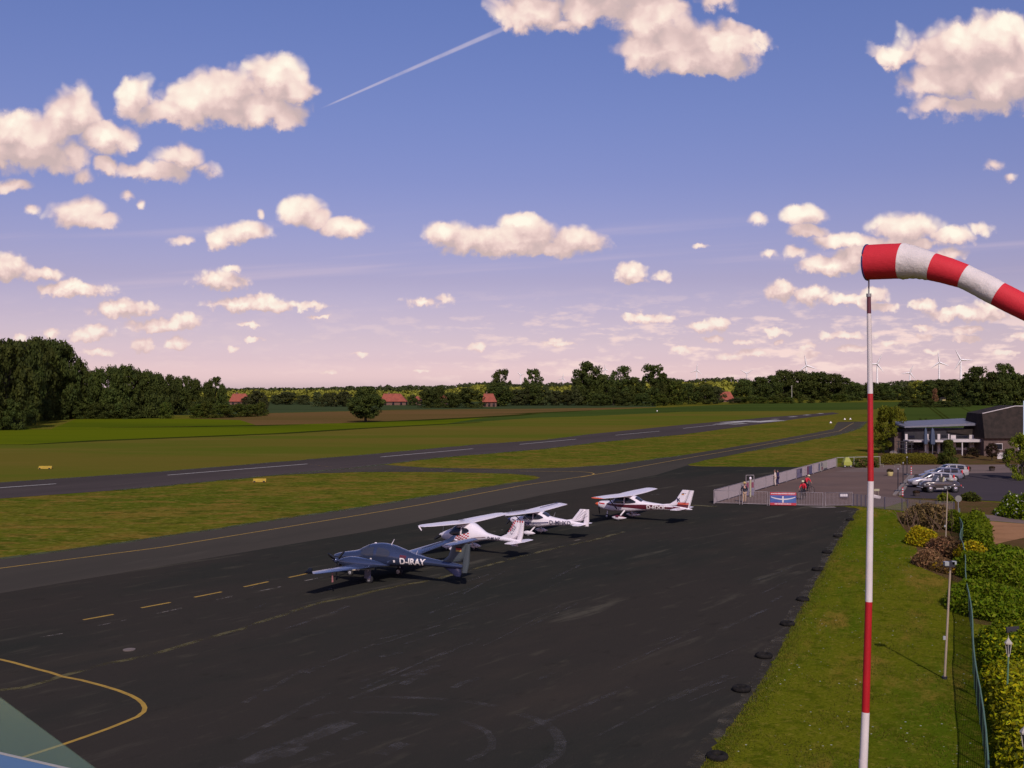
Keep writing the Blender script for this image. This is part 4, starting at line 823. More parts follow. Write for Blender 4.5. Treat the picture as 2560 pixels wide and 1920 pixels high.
belt([(20,1076,1000,60),(60,1064,1005,60),(100,1053,1000,60),(140,1050,1000,60),(180,1048,1002,50),(230,1047.5,1008,50),(270,1047.5,1010,50),(320,1047.5,1008,56)], ['broad'], 'leaf_dark', 'wood edge shrub', 'below the left wood', 'shrub', 'shrubs at the foot of the left wood', seed=14)
belt([(410,1046.5,1006,38),(490,1046,1012,54),(515,1046,1004,46),(550,1045,1010,62),(590,1043,1010,58),(625,1042,1012,56),(652,1040,1006,34)], ['broad'], 'leaf_mid', 'field shrub', 'along the bright field', 'shrub', 'shrubs along the field edge on the left', seed=5)
belt([(612,1014,992,26),(640,1022,978,48),(660,1036,990,26),(690,1012,988,36),(711,1012,981,58),(758,1012,988,42),(793,1017,981,32),(815,1017,984,32),(835,1017,983,32),(860,1017,980,44)], ['round', 'broad'], 'leaf_grey', 'field tree', 'before the lone tree', 'tree', 'field trees between the farmhouses', seed=6)
belt([(1075,1020,975,72),(1096,1012,966,40),(1125,1020,982,52),(1170,1020,971,84),(1030,1014,988,30),(930,1013,985,50)], ['broad', 'round'], 'leaf_dark', 'farmyard tree', 'by the farmhouse gable', 'tree', 'farmyard trees', seed=7)
belt([(1250,1015,926,62,'leaf_dark','open'),(1245,1016,958,86),(1335,1013,925,62,'leaf_dark','open'),(1330,1014,962,64),(1292,1014,975,56,'leaf_grey'),(1316,1014,974,54,'leaf_grey'),(1360,1014,968,52,'leaf_grey'),(1390,1014,978,48,'leaf_grey'),(1420,1014,976,50,'leaf_grey'),(1445,1014,965,44,'leaf_grey'),(1474,1014,907,84),(1458,1014,935,56),(1512,1014,938,66),(1535,1013,950,60),(1556,1013,918,68,'leaf_dark','open'),(1590,1013,945,60),(1636,1013,914,78,'leaf_dark','open'),(1660,1013,935,60),(1690,1013,955,66,'leaf_mid'),(1725,1011,960,66),(1768,1011,962,66),(1796,1010,968,44,'leaf_grey')], ['round'], 'leaf_dark', 'middle clump tree', 'behind the runway', 'tree', 'trees of the clump behind the runway', seed=8)
belt([(1500,1015,985,60),(1560,1015,980,60),(1610,1015,984,56),(1650,1015,985,50,'leaf_mid')], ['broad'], 'leaf_dark', 'undergrowth shrub', 'below the middle clump', 'shrub', 'undergrowth of the middle clump', seed=18)
belt([(1863,1003,948,62),(1903,1002,944,62),(1935,1001,940,60),(1966,1000,927,84),(2010,1000,929,84),(2050,1000,932,84),(2090,1000,936,78),(2121,1000,946,66),(2145,1002,958,54)], ['round', 'broad'], 'leaf_dark', 'hill wood tree', 'in the rounded wood', 'tree', 'trees of the rounded wood', seed=9)
belt([(1840,1009,996,40,'leaf_grey'),(1870,1009,992,44),(1905,1009,993,40),(1940,1009,989,40),(1975,1009,993,34),(2003,1008,997,18),(2030,1008,997,24),(2062,1007,991,32),(2105,1005,985,52)], ['broad'], 'leaf_mid', 'roadside shrub', 'below the rounded wood', 'shrub', 'shrubs below the rounded wood', seed=10)
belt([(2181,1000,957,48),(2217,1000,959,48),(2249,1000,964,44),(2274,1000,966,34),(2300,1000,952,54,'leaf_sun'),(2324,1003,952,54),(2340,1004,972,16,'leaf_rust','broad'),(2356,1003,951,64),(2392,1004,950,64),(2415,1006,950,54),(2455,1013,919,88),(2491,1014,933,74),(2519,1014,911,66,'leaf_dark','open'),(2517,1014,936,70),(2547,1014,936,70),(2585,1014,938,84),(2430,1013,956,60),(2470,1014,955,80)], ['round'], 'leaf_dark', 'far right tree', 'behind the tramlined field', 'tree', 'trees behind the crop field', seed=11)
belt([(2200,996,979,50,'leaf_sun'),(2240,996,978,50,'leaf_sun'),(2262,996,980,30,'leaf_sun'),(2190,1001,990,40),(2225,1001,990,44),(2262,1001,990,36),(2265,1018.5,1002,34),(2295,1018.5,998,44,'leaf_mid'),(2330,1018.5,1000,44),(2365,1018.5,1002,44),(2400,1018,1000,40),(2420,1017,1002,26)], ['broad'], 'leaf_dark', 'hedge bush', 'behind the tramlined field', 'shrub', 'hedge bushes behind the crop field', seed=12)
# far woods that read as one mass
def far_wood(name, prof, Y, m, seed, dens=1.0, hgt=None):
    r_ = np.random.default_rng(seed); Ps, Ns, Sz = [], [], []
    xs = [p[0] for p in prof]; ys = [p[1] for p in prof]
    x = xs[0]
    while x < xs[-1]:
        top = np.interp(x, xs, ys); k = Y / F; depth = r_.uniform(0, 260)
        zt = H - (top - YH) * k; zt *= r_.uniform(.86, 1.0) if r_.random() < .8 else r_.uniform(.98, 1.06)
        c = np.array([(x - XC) * k, Y + depth, 0]); w = r_.uniform(7, 13)
        n = 46; d = r_.normal(size=(n, 3)); d /= np.linalg.norm(d, axis=1, keepdims=True); d[:, 2] = np.abs(d[:, 2]) * 1.0
        Ps.append(c + np.array([0, 0, max(zt - w * .9, 1)]) + d * np.array([w, w, w * .9]) * r_.uniform(.7, 1, (n, 1))); Ns.append(d + r_.normal(size=(n, 3)) * .35)
        Sz.append(r_.uniform(2.2, 4.4, n))
        n = 20; d = r_.normal(size=(n, 3)); d[:, 1] = -abs(d[:, 1]) - .5
        Ps.append(c + np.stack([r_.uniform(-w, w, n), r_.uniform(-6, 0, n), r_.uniform(0, 1, n) * max(zt - w, 4)], 1)); Ns.append(d); Sz.append(r_.uniform(3, 6, n))
        x += r_.uniform(2.0, 5.2) / dens
    o = put(name, leaves(name, np.concatenate(Ps), np.concatenate(Ns), np.concatenate(Sz), m, 1.2, seed)); o['kind'] = 'stuff'
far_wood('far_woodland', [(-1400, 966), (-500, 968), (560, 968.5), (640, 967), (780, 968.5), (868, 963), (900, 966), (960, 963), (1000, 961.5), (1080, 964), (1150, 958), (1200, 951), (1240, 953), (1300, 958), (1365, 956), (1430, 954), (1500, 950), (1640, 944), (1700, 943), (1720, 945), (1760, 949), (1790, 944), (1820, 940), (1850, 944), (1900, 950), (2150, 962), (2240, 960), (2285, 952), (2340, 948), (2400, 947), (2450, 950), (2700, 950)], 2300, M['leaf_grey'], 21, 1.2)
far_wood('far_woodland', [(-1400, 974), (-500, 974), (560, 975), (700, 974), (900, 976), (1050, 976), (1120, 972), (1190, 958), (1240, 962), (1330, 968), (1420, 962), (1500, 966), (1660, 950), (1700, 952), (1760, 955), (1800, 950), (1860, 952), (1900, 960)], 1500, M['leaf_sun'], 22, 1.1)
b = MB(); b.poly([(-2600, 1500, 1.2), (2600, 1500, 1.2), (2600, 2900, 14), (-2600, 2900, 14)]); struct('hills', b, M['crop_dark'])
# lone tree with its trunk, clubhouse trees
def grown_tree(name, label, p, w, h, kind, m, group=None, seed=1, clumps=60, per=110, leaf=.02, th=.5, tr=.022, low=.12, cr=.09, cat='tree', limbs=6):
    t = thing(name, label, cat, p, random.Random(seed).uniform(0, 6), group)
    P_, N_ = crown_points(seed, clumps, per, SH[kind], cr, low)
    put('crown', leaves('crown', P_, N_, np.random.default_rng(seed).uniform(leaf * .6, leaf * 1.4, len(P_)), M[m], 1.4, seed), t, sc=(w, w, h))
    if th > 0: put('trunk', trunk_mb(th, tr, seed, limbs, .24).mesh('trunk', M['bark']), t, sc=(w, w, h))
    return t
p = G(914, 1055); k = p.y / F
t = grown_tree('field_tree', 'lone round dark green tree standing in the dry field', p, 98 * k, 88 * k, 'orb', 'leaf_dark', None, 5, 110, 130, .028, .5, .030, .17, .12)
p = G(2225, 1133); k = p.y / F
grown_tree('maple_tree', 'light green leafy tree beside the clubhouse, left of its canopy', p, 84 * k, 118 * k, 'tall', 'leaf_light', None, 9, 84, 84, .030, .55, .020, .14, .10)
p = G(2203, 1133); k = p.y / F
grown_tree('clipped_tree', 'low round dark green tree left of the clubhouse terrace', p, 46 * k, 34 * k, 'round', 'leaf_mid', None, 12, 40, 80, .040, .4, .03, .25, .13)
p = G(2371, 1162); k = p.y / F
grown_tree('conical_shrub', 'conical evergreen shrub in front of the clubhouse windows', p, 60 * k, 62 * k, 'cone', 'leaf_mid', None, 15, 80, 120, .04, 0, 0, 0, .14, 'shrub')
p = G(2429, 1146); k = p.y / F
grown_tree('dark_shrub', 'low dark shrub in front of the clubhouse right wing', p, 44 * k, 28 * k, 'broad', 'leaf_wine', None, 16, 36, 70, .045, 0, 0, 0, .14, 'shrub')
p = G(2480, 1152); k = p.y / F
grown_tree('red_leaved_tree', 'small wine red tree beside the dark tiled house', p, 36 * k, 44 * k, 'round', 'leaf_wine', None, 17, 36, 70, .045, .45, .03, .3, .13)
p = G(2556, 1200); k = p.y / F
grown_tree('garden_tree', 'green tree cut off by the right edge in front of the dark house', p, 86 * k, 116 * k, 'broad', 'leaf_light', None, 18, 64, 90, .028, .5, .03, .02, .11)
p = G(2520, 1158); k = p.y / F
grown_tree('garden_shrub', 'dark shrub under the garden tree by the dark house', p, 40 * k, 36 * k, 'broad', 'leaf_mid', None, 19, 36, 70, .045, 0, 0, 0, .13, 'shrub')
def mound(name, label, pts, top, m, leaf, n, cat='shrub', group=None, seed=1, aspect=1.8, up=.5, lump=.35, m2=None, bot=0.0, jit=.10):
    """leaf mass over a ground polygon: pts in plan, heights up to top with lumps"""
    r_ = np.random.default_rng(seed); pts = [Vector(p) for p in pts]; c = sum(pts, Vector()) / len(pts)
    poly = np.array([[p.x - c.x, p.y - c.y] for p in pts]); lo_, hi_ = poly.min(0), poly.max(0)
    def inside(P):
        ins = np.zeros(len(P), bool); j = len(poly) - 1
        for i in range(len(poly)):
            a, e = poly[i], poly[j]; cond = ((a[1] > P[:, 1]) != (e[1] > P[:, 1])) & (P[:, 0] < (e[0] - a[0]) * (P[:, 1] - a[1]) / (e[1] - a[1] + 1e-12) + a[0]); ins ^= cond; j = i
        return ins
    def dist(P):
        d = np.full(len(P), 1e9)
        for i in range(len(poly)):
            a, e = poly[i], poly[(i + 1) % len(poly)]; ab = e - a; tt = np.clip(((P - a) @ ab) / (ab @ ab + 1e-9), 0, 1); d = np.minimum(d, np.linalg.norm(P - (a + tt[:, None] * ab), axis=1))
        return d
    area = (hi_ - lo_).prod(); Q = lo_ + r_.random((int(n * 3), 2)) * (hi_ - lo_); Q = Q[inside(Q)][:n]
    nl = max(4, int(area / 0.5)); nl = min(nl, 260); L = lo_ + r_.random((nl, 2)) * (hi_ - lo_); Lh = r_.uniform(-1, 1, nl); Ls = r_.uniform(.35, .8, nl)
    d2 = ((Q[:, None, :] - L[None]) ** 2).sum(2); bump = (Lh * np.exp(-d2 / (2 * Ls ** 2))).sum(1); bump = np.tanh(bump)
    e = np.clip(dist(Q) / (top * .55), 0, 1) ** .5; zt = top * e * (1 - lump * .5 + lump * .5 * bump)
    fill = r_.random(len(Q)); z = bot + (zt - bot) * np.where(fill < .62, r_.uniform(.86, 1.05, len(Q)), r_.uniform(.25, .95, len(Q)))
    P_ = np.column_stack([Q, z]) + r_.normal(size=(len(Q), 3)) * np.array([jit, jit, jit * .5]); N_ = r_.normal(size=(len(Q), 3)) + np.array([0, 0, up])
    me = leaves(name, P_, N_, r_.uniform(leaf * .6, leaf * 1.5, len(Q)), M[m], aspect, seed)
    if m2:
        me.materials.append(M[m2]); k2 = (r_.random(len(Q)) < (.07 if m2 == 'leaf_white' else .22)).astype(int); me.polygons.foreach_set('material_index', k2.tolist())
    o = put(name, me, None, (c.x, c.y, 0)); tag(o, label, cat, group); return o
def quad(x0, y0, x1, y1): return [G(x0, y1), G(x1, y1), G(x1, y0), G(x0, y0)]
def oval(x, y, wx, wy, n=12):
    p = G(x, y); k = p.y / F
    return [Vector((p.x + wx * k / 2 * math.cos(2 * math.pi * i / n), p.y + wy / 2 * math.sin(2 * math.pi * i / n), 0)) for i in range(n)]
mound('clubhouse_hedge', 'clipped green hedge along the terrace in front of the clubhouse', [G(2200, 1162), G(2342, 1162), G(2342, 1154), G(2200, 1154)], 1.35, 'leaf_clip', .10, 12000, 'hedge', seed=31, lump=.12)
fa, fb = Vector((12.62, 28.6, 0)), Vector((38.0, 91.8, 0)); fd = (fb - fa).normalized(); fn = Vector((fd.y, -fd.x, 0))
def along(s, o): return fa + fd * s + fn * o
mound('clipped_hedge', 'yellow green hedge behind the green fence in the lower right corner', [along(-6, .45), along(-6, 3.4), along(14.6, 3.5), along(14.6, .45)], 1.25, 'leaf_hedge', .085, 46000, 'hedge', seed=32, aspect=2.2, up=.8, lump=.30, m2='leaf_light')
mound('clipped_hedge', 'darker green hedge behind the green fence below the spreading junipers', [along(14.7, .4), along(14.7, 3.8), along(21.5, 3.9), along(21.5, .4)], 1.3, 'leaf_juniper', .085, 19000, 'hedge', seed=33, lump=.35, m2='leaf_hedge')
for i, (x, y, wx, wy, h_, lab) in enumerate(((2470, 1530, 150, 6.0, 1.3, 'spreading dark green juniper just above the hedge, beside the green fence'), (2555, 1530, 130, 6.0, 1.5, 'spreading dark green juniper at the right edge above the garden chair'), (2468, 1445, 110, 8.0, 1.3, 'spreading green juniper beside the green fence below the yellow bush'), (2545, 1440, 130, 9.0, 1.8, 'largest spreading juniper at the right edge below the sandy patch'))):
    mound('spreading_juniper', lab, oval(x, y, wx * 1.15, wy), h_, 'leaf_juniper', .10, 16000, 'shrub', 'spreading junipers beside the fence', 40 + i, 2.2, .7, .6, 'leaf_light')
mound('narrow_hedge', 'narrow dark green hedge behind the fence beside the sandy patch', [along(48, .3), along(48, 1.9), along(64, 2.2), along(64, .3)], 1.9, 'leaf_juniper', .12, 11000, 'hedge', seed=50, lump=.2)
mound('yellow_bush', 'bright yellow bush growing over the green fence top', oval(2432, 1405, 66, 3.2), 2.1, 'leaf_yellow', .09, 9000, 'shrub', None, 51, 1.6, .9, .4, 'leaf_hedge', .6)
mound('yellow_bush', 'yellow flowering bush on the lawn edge beside the brown heathers', oval(2308, 1362, 74, 3.4), 1.25, 'leaf_yellow', .09, 7000, 'shrub', None, 52, 1.6, .9, .5, 'leaf_hedge', .3)
mound('heather_bush', 'rust red heather at the lower end of the shrub bed', oval(2322, 1414, 62, 3.2), 1.0, 'leaf_rust', .08, 7500, 'shrub', None, 53, 2.2, 1.0, .5, 'leaf_brown')
mound('heather_bush', 'upright orange brown bush in front of the farther lamp post', oval(2349, 1385, 38, 3.4), 1.8, 'leaf_rust', .085, 5500, 'shrub', None, 54, 2.4, .9, .4, 'leaf_brown')
mound('heather_bush', 'wide dull brown bush between the farther lamp post and the fence', oval(2386, 1390, 64, 5.5), 1.4, 'leaf_brown', .08, 9000, 'shrub', None, 55, 2.2, .9, .5, 'leaf_wine')
mound('heather_bush', 'low brown heather in front of the rust red one beside the nearer lamp post', oval(2370, 1428, 74, 3.0), .7, 'leaf_brown', .075, 6000, 'shrub', None, 56, 2.2, .9, .5, 'leaf_yellow')
mound('heather_bush', 'dark brown brushwood at the top of the shrub bed below the mesh fence', oval(2320, 1312, 110, 7.5), 1.7, 'leaf_brown', .10, 9500, 'shrub', None, 57, 2.6, .6, .6, 'leaf_wine')
mound('evergreen_bush', 'dark evergreen bush between the brushwood and the fence corner', oval(2386, 1325, 44, 7.0), 1.8, 'leaf_juniper', .11, 6000, 'shrub', None, 58, 1.8, .6, .4)
mound('verge_bush', 'small green bush on the verge below the dark convertible', oval(2365, 1256, 34, 2.4), .8, 'leaf_light', .16, 700, 'shrub', None, 59)
mound('verge_bush', 'small green bush on the verge right of the round road sign', oval(2425, 1252, 38, 2.6), .9, 'leaf_mid', .16, 900, 'shrub', None, 60)
mound('white_flowering_bush', 'green bush with white blossom beside the lane at the right edge', oval(2548, 1292, 96, 6.5), 2.1, 'leaf_juniper', .12, 8500, 'shrub', None, 61, 1.8, .7, .6, 'leaf_white')
mound('hedge_bank', 'rough dark hedge bank behind the yellow trailer', [G(2140, 1170), G(2196, 1170), G(2196, 1160), G(2130, 1160)], .9, 'leaf_mid', .22, 2600, 'hedge', None, 62, m2='leaf_brown')
# bare twigs above the brushwood
b = MB(); r_ = random.Random(5)
for i in range(70):
    x, y = r_.uniform(2255, 2385), r_.uniform(1295, 1332); p = G(x, y); d = Vector((r_.uniform(-1.2, .7), r_.uniform(-.6, .6), r_.uniform(.9, 2.1)))
    b.tube([p, p + d * .6 + Vector((0, 0, .15)), p + d], [.022, .015, .006], 4)
o = struct('bare_twigs', b, M['twig'], 'thing'); tag(o, 'tangle of bare reddish twigs standing in the brushwood', 'twigs'); del o['kind']
# grass blades that fringe the apron and roughen the near lawn, daisies
def blades(name, P_, h0, h1, w, m, seed, lean=.5):
    r_ = np.random.default_rng(seed); n = len(P_); a = r_.uniform(0, 2 * math.pi, n); u = np.stack([np.cos(a), np.sin(a), np.zeros(n)], 1); hh = r_.uniform(h0, h1, n)[:, None]
    d = r_.normal(size=(n, 3)) * lean; d[:, 2] = 1
    V = np.stack([P_ - u * w, P_ + u * w, P_ + d * hh], 1).reshape(-1, 3); me = bpy.data.meshes.new(name); me.from_pydata(V.tolist(), [], np.arange(3 * n).reshape(-1, 3).tolist()); me.materials.append(m); me.update()
    o = put(name, me); o['kind'] = 'stuff'; return o
M['blade'] = leaf_mat('grass_blades', (0.095, 0.115, 0.006), (0.135, 0.120, 0.014), 0.35, .3)
r_ = np.random.default_rng(3); s = r_.uniform(-3, 76, 26000) ** 1.0; e_ = [Vector(q_) for q_ in ae[::-1]]
base = ae[-1]; dirn = (ae[1] - ae[-1]); Lh_ = dirn.length; dirn = dirn / Lh_; nn_ = Vector((dirn.y, -dirn.x, 0))
tt = r_.random(30000) ** 1.6 * Lh_ - 2
ex = np.interp(tt, [(p - base).dot(dirn) for p in e_], [(p - base).dot(nn_) for p in e_]) + np.abs(r_.normal(size=len(tt))) * .35 - .08
Pn = np.column_stack([base.x + dirn.x * tt + nn_.x * ex, base.y + dirn.y * tt + nn_.y * ex, np.full(len(tt), .02)])
blades('edge_grass', Pn[::2], .03, .11, .016, M['blade'], 4)
n = 46000; tt = r_.random(n) ** 1.5 * 46 - 3; ww = r_.random(n) * 8.6
Pn = np.column_stack([base.x + .6 + dirn.x * tt + nn_.x * ww, base.y + dirn.y * tt + nn_.y * ww, np.full(n, .02)])
cl = np.sin(Pn[:, 0] * 1.7 + np.sin(Pn[:, 1] * .9) * 2) + np.sin(Pn[:, 1] * 1.3 + Pn[:, 0]) + r_.normal(size=n) * .8
blades('lawn_grass_blades', Pn[cl > .55], .03, .10, .016, M['blade'], 5)
# ---------------------------------------------------------------- windsock on its mast
M['mast_white'] = mat('mast_white_paint', (0.66, 0.58, 0.56), 0.4, var=0.12, vscale=2.0); M['mast_red'] = mat('mast_red_paint', (0.42, 0.010, 0.018), 0.35, var=0.15, vscale=2.0)
M['sock_red'] = mat('red_windsock_cloth', (0.56, 0.014, 0.026), 0.75, bump=0.25, bscale=14.0); M['sock_white'] = mat('white_windsock_cloth', (0.66, 0.585, 0.55), 0.75, bump=0.9, bscale=7.0, var=.12, vscale=3.0)
MY = 13.0; MK = MY / 18.4
t = thing('windsock', 'red and white striped windsock on a tall banded mast', 'windsock', (atY(2160, 1920, MY).x, MY, 0))
ox = t.location.x
def mp(x, y): q_ = atY(x, y, MY); return Vector((q_.x - ox, 0, q_.z))
low_ = mp(2158, 1920); foot = Vector((low_.x - .10, 0, 0))
seq = [(foot, .078, 0), (mp(2158, 1920), .070, 0), (mp(2164, 1780), .066, 1), (mp(2172, 1504), .059, 0), (mp(2176.5, 1203), .052, 1), (mp(2175.5, 984), .046, 0), (mp(2172.5, 784), .037, 2)]
tops = [s_[0] for s_ in seq[1:]] + [mp(2172, 738)]
for i, (p, r_, c) in enumerate(seq):
    e = tops[i]; r2 = seq[i + 1][1] if i + 1 < len(seq) else .034
    if i == 0: e = mp(2158, 1900)
    pts = [p, (p + e) / 2, e]; b = MB(); b.tube(pts, [r_ * MK, (r_ + r2) / 2 * MK, r2 * MK], 16); part('mast_section', b, [M['mast_white'], M['mast_red'], M['maroon']][c], t)
b = MB(); b.tube([mp(2172, 740), mp(2172, 698)], .014 * MK, 8); b.tube([mp(2172, 742), mp(2172, 734)], .042 * MK, 10); part('swivel', b, M['grey_metal'], t)
# sock: rings along a bending axis
ax_ = [(2168, 656, 43.5), (2210, 654, 44), (2253, 652.5, 44.5), (2292, 658, 40), (2331, 667, 34.5), (2368, 677, 33), (2410, 691, 30.5), (2453, 712, 30.5), (2496, 735, 31), (2535, 755, 31), (2585, 780, 30.5)]
th_ = R(36); X0_, Y0_ = (2168 - XC) / F * MY, MY; cen = []; dep = []
for i, (x, y, r_) in enumerate(ax_):        # the axis runs to the right and towards the eye
    c_ = (x - XC) / F; s_ = (c_ * Y0_ - X0_) / (math.cos(th_) + c_ * math.sin(th_)); Yd = Y0_ - s_ * math.sin(th_)
    cen.append(Vector((X0_ + s_ * math.cos(th_) - ox, Yd - MY, H - (y - YH) / F * Yd))); dep.append(Yd)
def sock_rings(i0, i1, seed, wr):
    rr = random.Random(seed); rings = []; N = 36
    for j in range((i1 - i0) * 5 + 1):
        u = i0 + j / 5; i = min(int(u), i1 - 1); f = u - i; c = cen[i].lerp(cen[i + 1], f); r_ = (ax_[i][2] * (1 - f) * dep[i] + ax_[i + 1][2] * f * dep[i + 1]) / F
        tg = (cen[min(i + 1, len(cen) - 1)] - cen[max(i - 1, 0)]).normalized() if f < .5 else (cen[min(i + 2, len(cen) - 1)] - cen[i]).normalized()
        sd2 = tg.cross(Vector((0, 0, 1))).normalized(); up_ = sd2.cross(tg)
        rings.append([c + (sd2 * math.cos(a) + up_ * math.sin(a)) * r_ * (1 + wr * math.sin(a * 5 + u * 6.1 + seed) * math.sin(u * 9 + a * 3 + seed * 2) * (1 if 0 < j < (i1 - i0) * 5 else 0)) for a in (2 * math.pi * k / N for k in range(N))])
    return rings
for i0, i1, c, wr in ((0, 2, 0, .006), (2, 4, 1, .055), (4, 6, 0, .010), (6, 8, 1, .032), (8, 10, 0, .008)):
    b = MB(); b.loft(sock_rings(i0, i1, i0 + 1, wr), 0, True, False); part('sock_band', b, M['sock_white'] if c else M['sock_red'], t)
b = MB(); c0 = cen[0]; r0 = 43.8 / F * MY; tg = (cen[1] - cen[0]).normalized(); s2 = tg.cross(Vector((0, 0, 1))).normalized(); u2 = s2.cross(tg)
b.tube([c0 + (s2 * math.cos(a) + u2 * math.sin(a)) * r0 for a in (2 * math.pi * k / 28 for k in range(29))], .010, 6, caps=False); b.tube([c0 - u2 * r0, mp(2172, 700)], .012, 6); part('frame_ring', b, M['navy'], t)
# ---------------------------------------------------------------- tyres along the apron edge
def tyre_mb(): 
    b = MB(); n, m_ = 22, 10; R0, r0 = .245, .095; rings = []
    for i in range(n + 1):
        a = 2 * math.pi * i / n; rings.append([((R0 + r0 * math.cos(q)) * math.cos(a), (R0 + r0 * math.cos(q)) * math.sin(a), .095 + r0 * 1.05 * math.sin(q)) for q in (2 * math.pi * k / m_ for k in range(m_))])
    return b.loft(rings, 0, True, False)
tyre_me = tyre_mb().mesh('old_tyre', mat('weathered_tyre_rubber', (0.010, 0.009, 0.009), 1.0, spec=0.1, col2=(0.022, 0.019, 0.017), vscale=5.0, bump=.5, bscale=30.0))
TY = [(1793, 1891, 'nearest tyre lying on the apron edge at the bottom of the picture'), (1854, 1722, 'tyre on the apron edge, second from the bottom of the picture'), (1910, 1639, 'tyre on the apron edge, third from the bottom of the picture'), (1969, 1559, 'tyre on the apron edge, fourth from the bottom of the picture'), (2007, 1498, 'tyre on the apron edge, fifth from the bottom of the picture'), (2044, 1423, 'tyre on the apron edge midway between bottom and gate'), (2068, 1380, 'tyre on the apron edge, fourth from the gate'), (2095, 1340, 'tyre on the apron edge, third from the gate'), (2125, 1299, 'tyre on the apron edge nearest to the gate'), (2102, 1333, None)]
for i, (x, y, lab) in enumerate(TY):
    if not lab: continue
    p = G(x, y, .1); o = put('old_tyre', tyre_me, None, (p.x, p.y, .016), i * 1.3); o.scale = (1.0 + .04 * (i % 3), 1.0 + .04 * (i % 2), 1.0); tag(o, lab, 'tyre', 'old tyres along the apron edge')
# ---------------------------------------------------------------- metal fences
M['galv'] = mat('galvanised_steel', (0.34, 0.285, 0.29), 0.5, metal=0.25, var=.15); M['galv_dark'] = mat('dark_steel_post', (0.085, 0.075, 0.11), 0.5, metal=0.3)
M['galv_bars'] = mat('galvanised_bars', (0.40, 0.33, 0.335), 0.5, metal=0.15)
def fence(name, label, cat, a, c, h, group=None, gap=.13, bar=.016, leaves_=1, sheet_=False):
    d = Vector(c) - Vector(a); L = d.length; t = thing(name, label, cat, (a[0], a[1], 0.03), math.atan2(d.y, d.x), group)
    for x in (0.03, L - .03):
        b = MB(); b.tube([(x, 0, 0), (x, 0, h + .03)], .035, 8); part('post', b, M['galv'], t)
    for k in range(leaves_):
        x0, x1 = L * k / leaves_ + .07, L * (k + 1) / leaves_ - .07
        b = MB(); b.tube([(x0, 0, .12), (x1, 0, .12), (x1, 0, h), (x0, 0, h), (x0, 0, .12)], .026, 6); part('frame', b, M['galv'], t)
        b = MB(); n = int((x1 - x0) / gap)
        for i in range(1, n): b.box((x0 + (x1 - x0) * i / n, 0, (h + .12) / 2), (bar, bar, h - .14))
        part('bars', b, M['galv_bars'], t)
    return t
fence('barred_fence', 'grey barred fence panel at the corner nearest the parked planes', 'fence', G(1784, 1260.5), G(1850, 1262), 1.32, 'barred fence panels at the gate')
fence('barred_fence', 'grey barred fence panel that the person in a straw hat stands behind', 'fence', G(1855, 1262.2), G(1919, 1264.5), 1.32, 'barred fence panels at the gate')
fence('apron_gate', 'grey double leaf gate carrying a red and blue banner', 'gate', G(1922, 1265), G(2058, 1267), 1.32, None, .15, .016, 2)
fence('barred_fence', 'grey barred fence panel with a small white lettered plate, right of the gate', 'fence', G(2062, 1267), G(2131, 1265.5), 1.32, 'barred fence panels at the gate')
a, c = G(1786, 1259.5), G(2090, 1168.5); NP = 12
for k in range(NP):
    p0, p1 = a.lerp(c, k / NP), a.lerp(c, (k + 1) / NP)
    where = f'{ORD[k]} from its corner near the planes'
    fence('fence_section', f'section of the long grey plaza fence, {where}', 'fence', p0, p1, 1.36, 'sections of the long plaza fence', .055, .022)
t = thing('mesh_fence', 'low fence of dark posts and wire mesh behind the windsock mast', 'fence', G(2133, 1265))
o0 = t.location.copy(); fp = [(2133, 1265), (2143, 1266), (2153, 1267), (2164, 1268.3), (2212, 1273.5), (2255, 1277.5), (2269, 1279), (2300, 1282), (2340, 1285), (2385, 1287)]
M['mesh_wire'] = mat('grey_wire_mesh', (0.21, 0.18, 0.19), 0.6)
for (x, y) in fp:
    p = G(x, y) - o0; b = MB(); b.tube([p, p + Vector((0, 0, 1.18))], .045, 7); part('post', b, M['galv_dark'], t)
b = MB()
for z in [i * .10 for i in range(12)]: b.tube([G(x, y) - o0 + Vector((0, 0, .06 + z)) for (x, y) in fp], .011, 4)
P_ = [G(x, y) - o0 for (x, y) in fp]
for p, e in zip(P_[:-1], P_[1:]):
    n = int((e - p).length / .09)
    for i in range(n): q_ = p.lerp(e, i / n); b.box((q_.x, q_.y, .6), (.012, .012, 1.1))
part('mesh', b, M['mesh_wire'], t)
# far white rail beyond the plaza
t = thing('rail_fence', 'pale low rail fence beyond the plaza behind the yellow trailer', 'fence', G(2092, 1168)); o0 = t.location.copy(); P_ = [G(2092, 1167.5) - o0, G(2135, 1166) - o0, G(2178, 1165) - o0, G(2200, 1164.5) - o0]
M['pale_rail'] = mat('pale_painted_rail', (0.30, 0.28, 0.22), 0.6)
for p in P_: b = MB(); b.tube([p, p + Vector((0, 0, 1.35))], .05, 6); part('post', b, M['pale_rail'], t)
b = MB(); b.tube([p + Vector((0, 0, 1.35)) for p in P_], .06, 6); part('rail', b, M['pale_rail'], t)
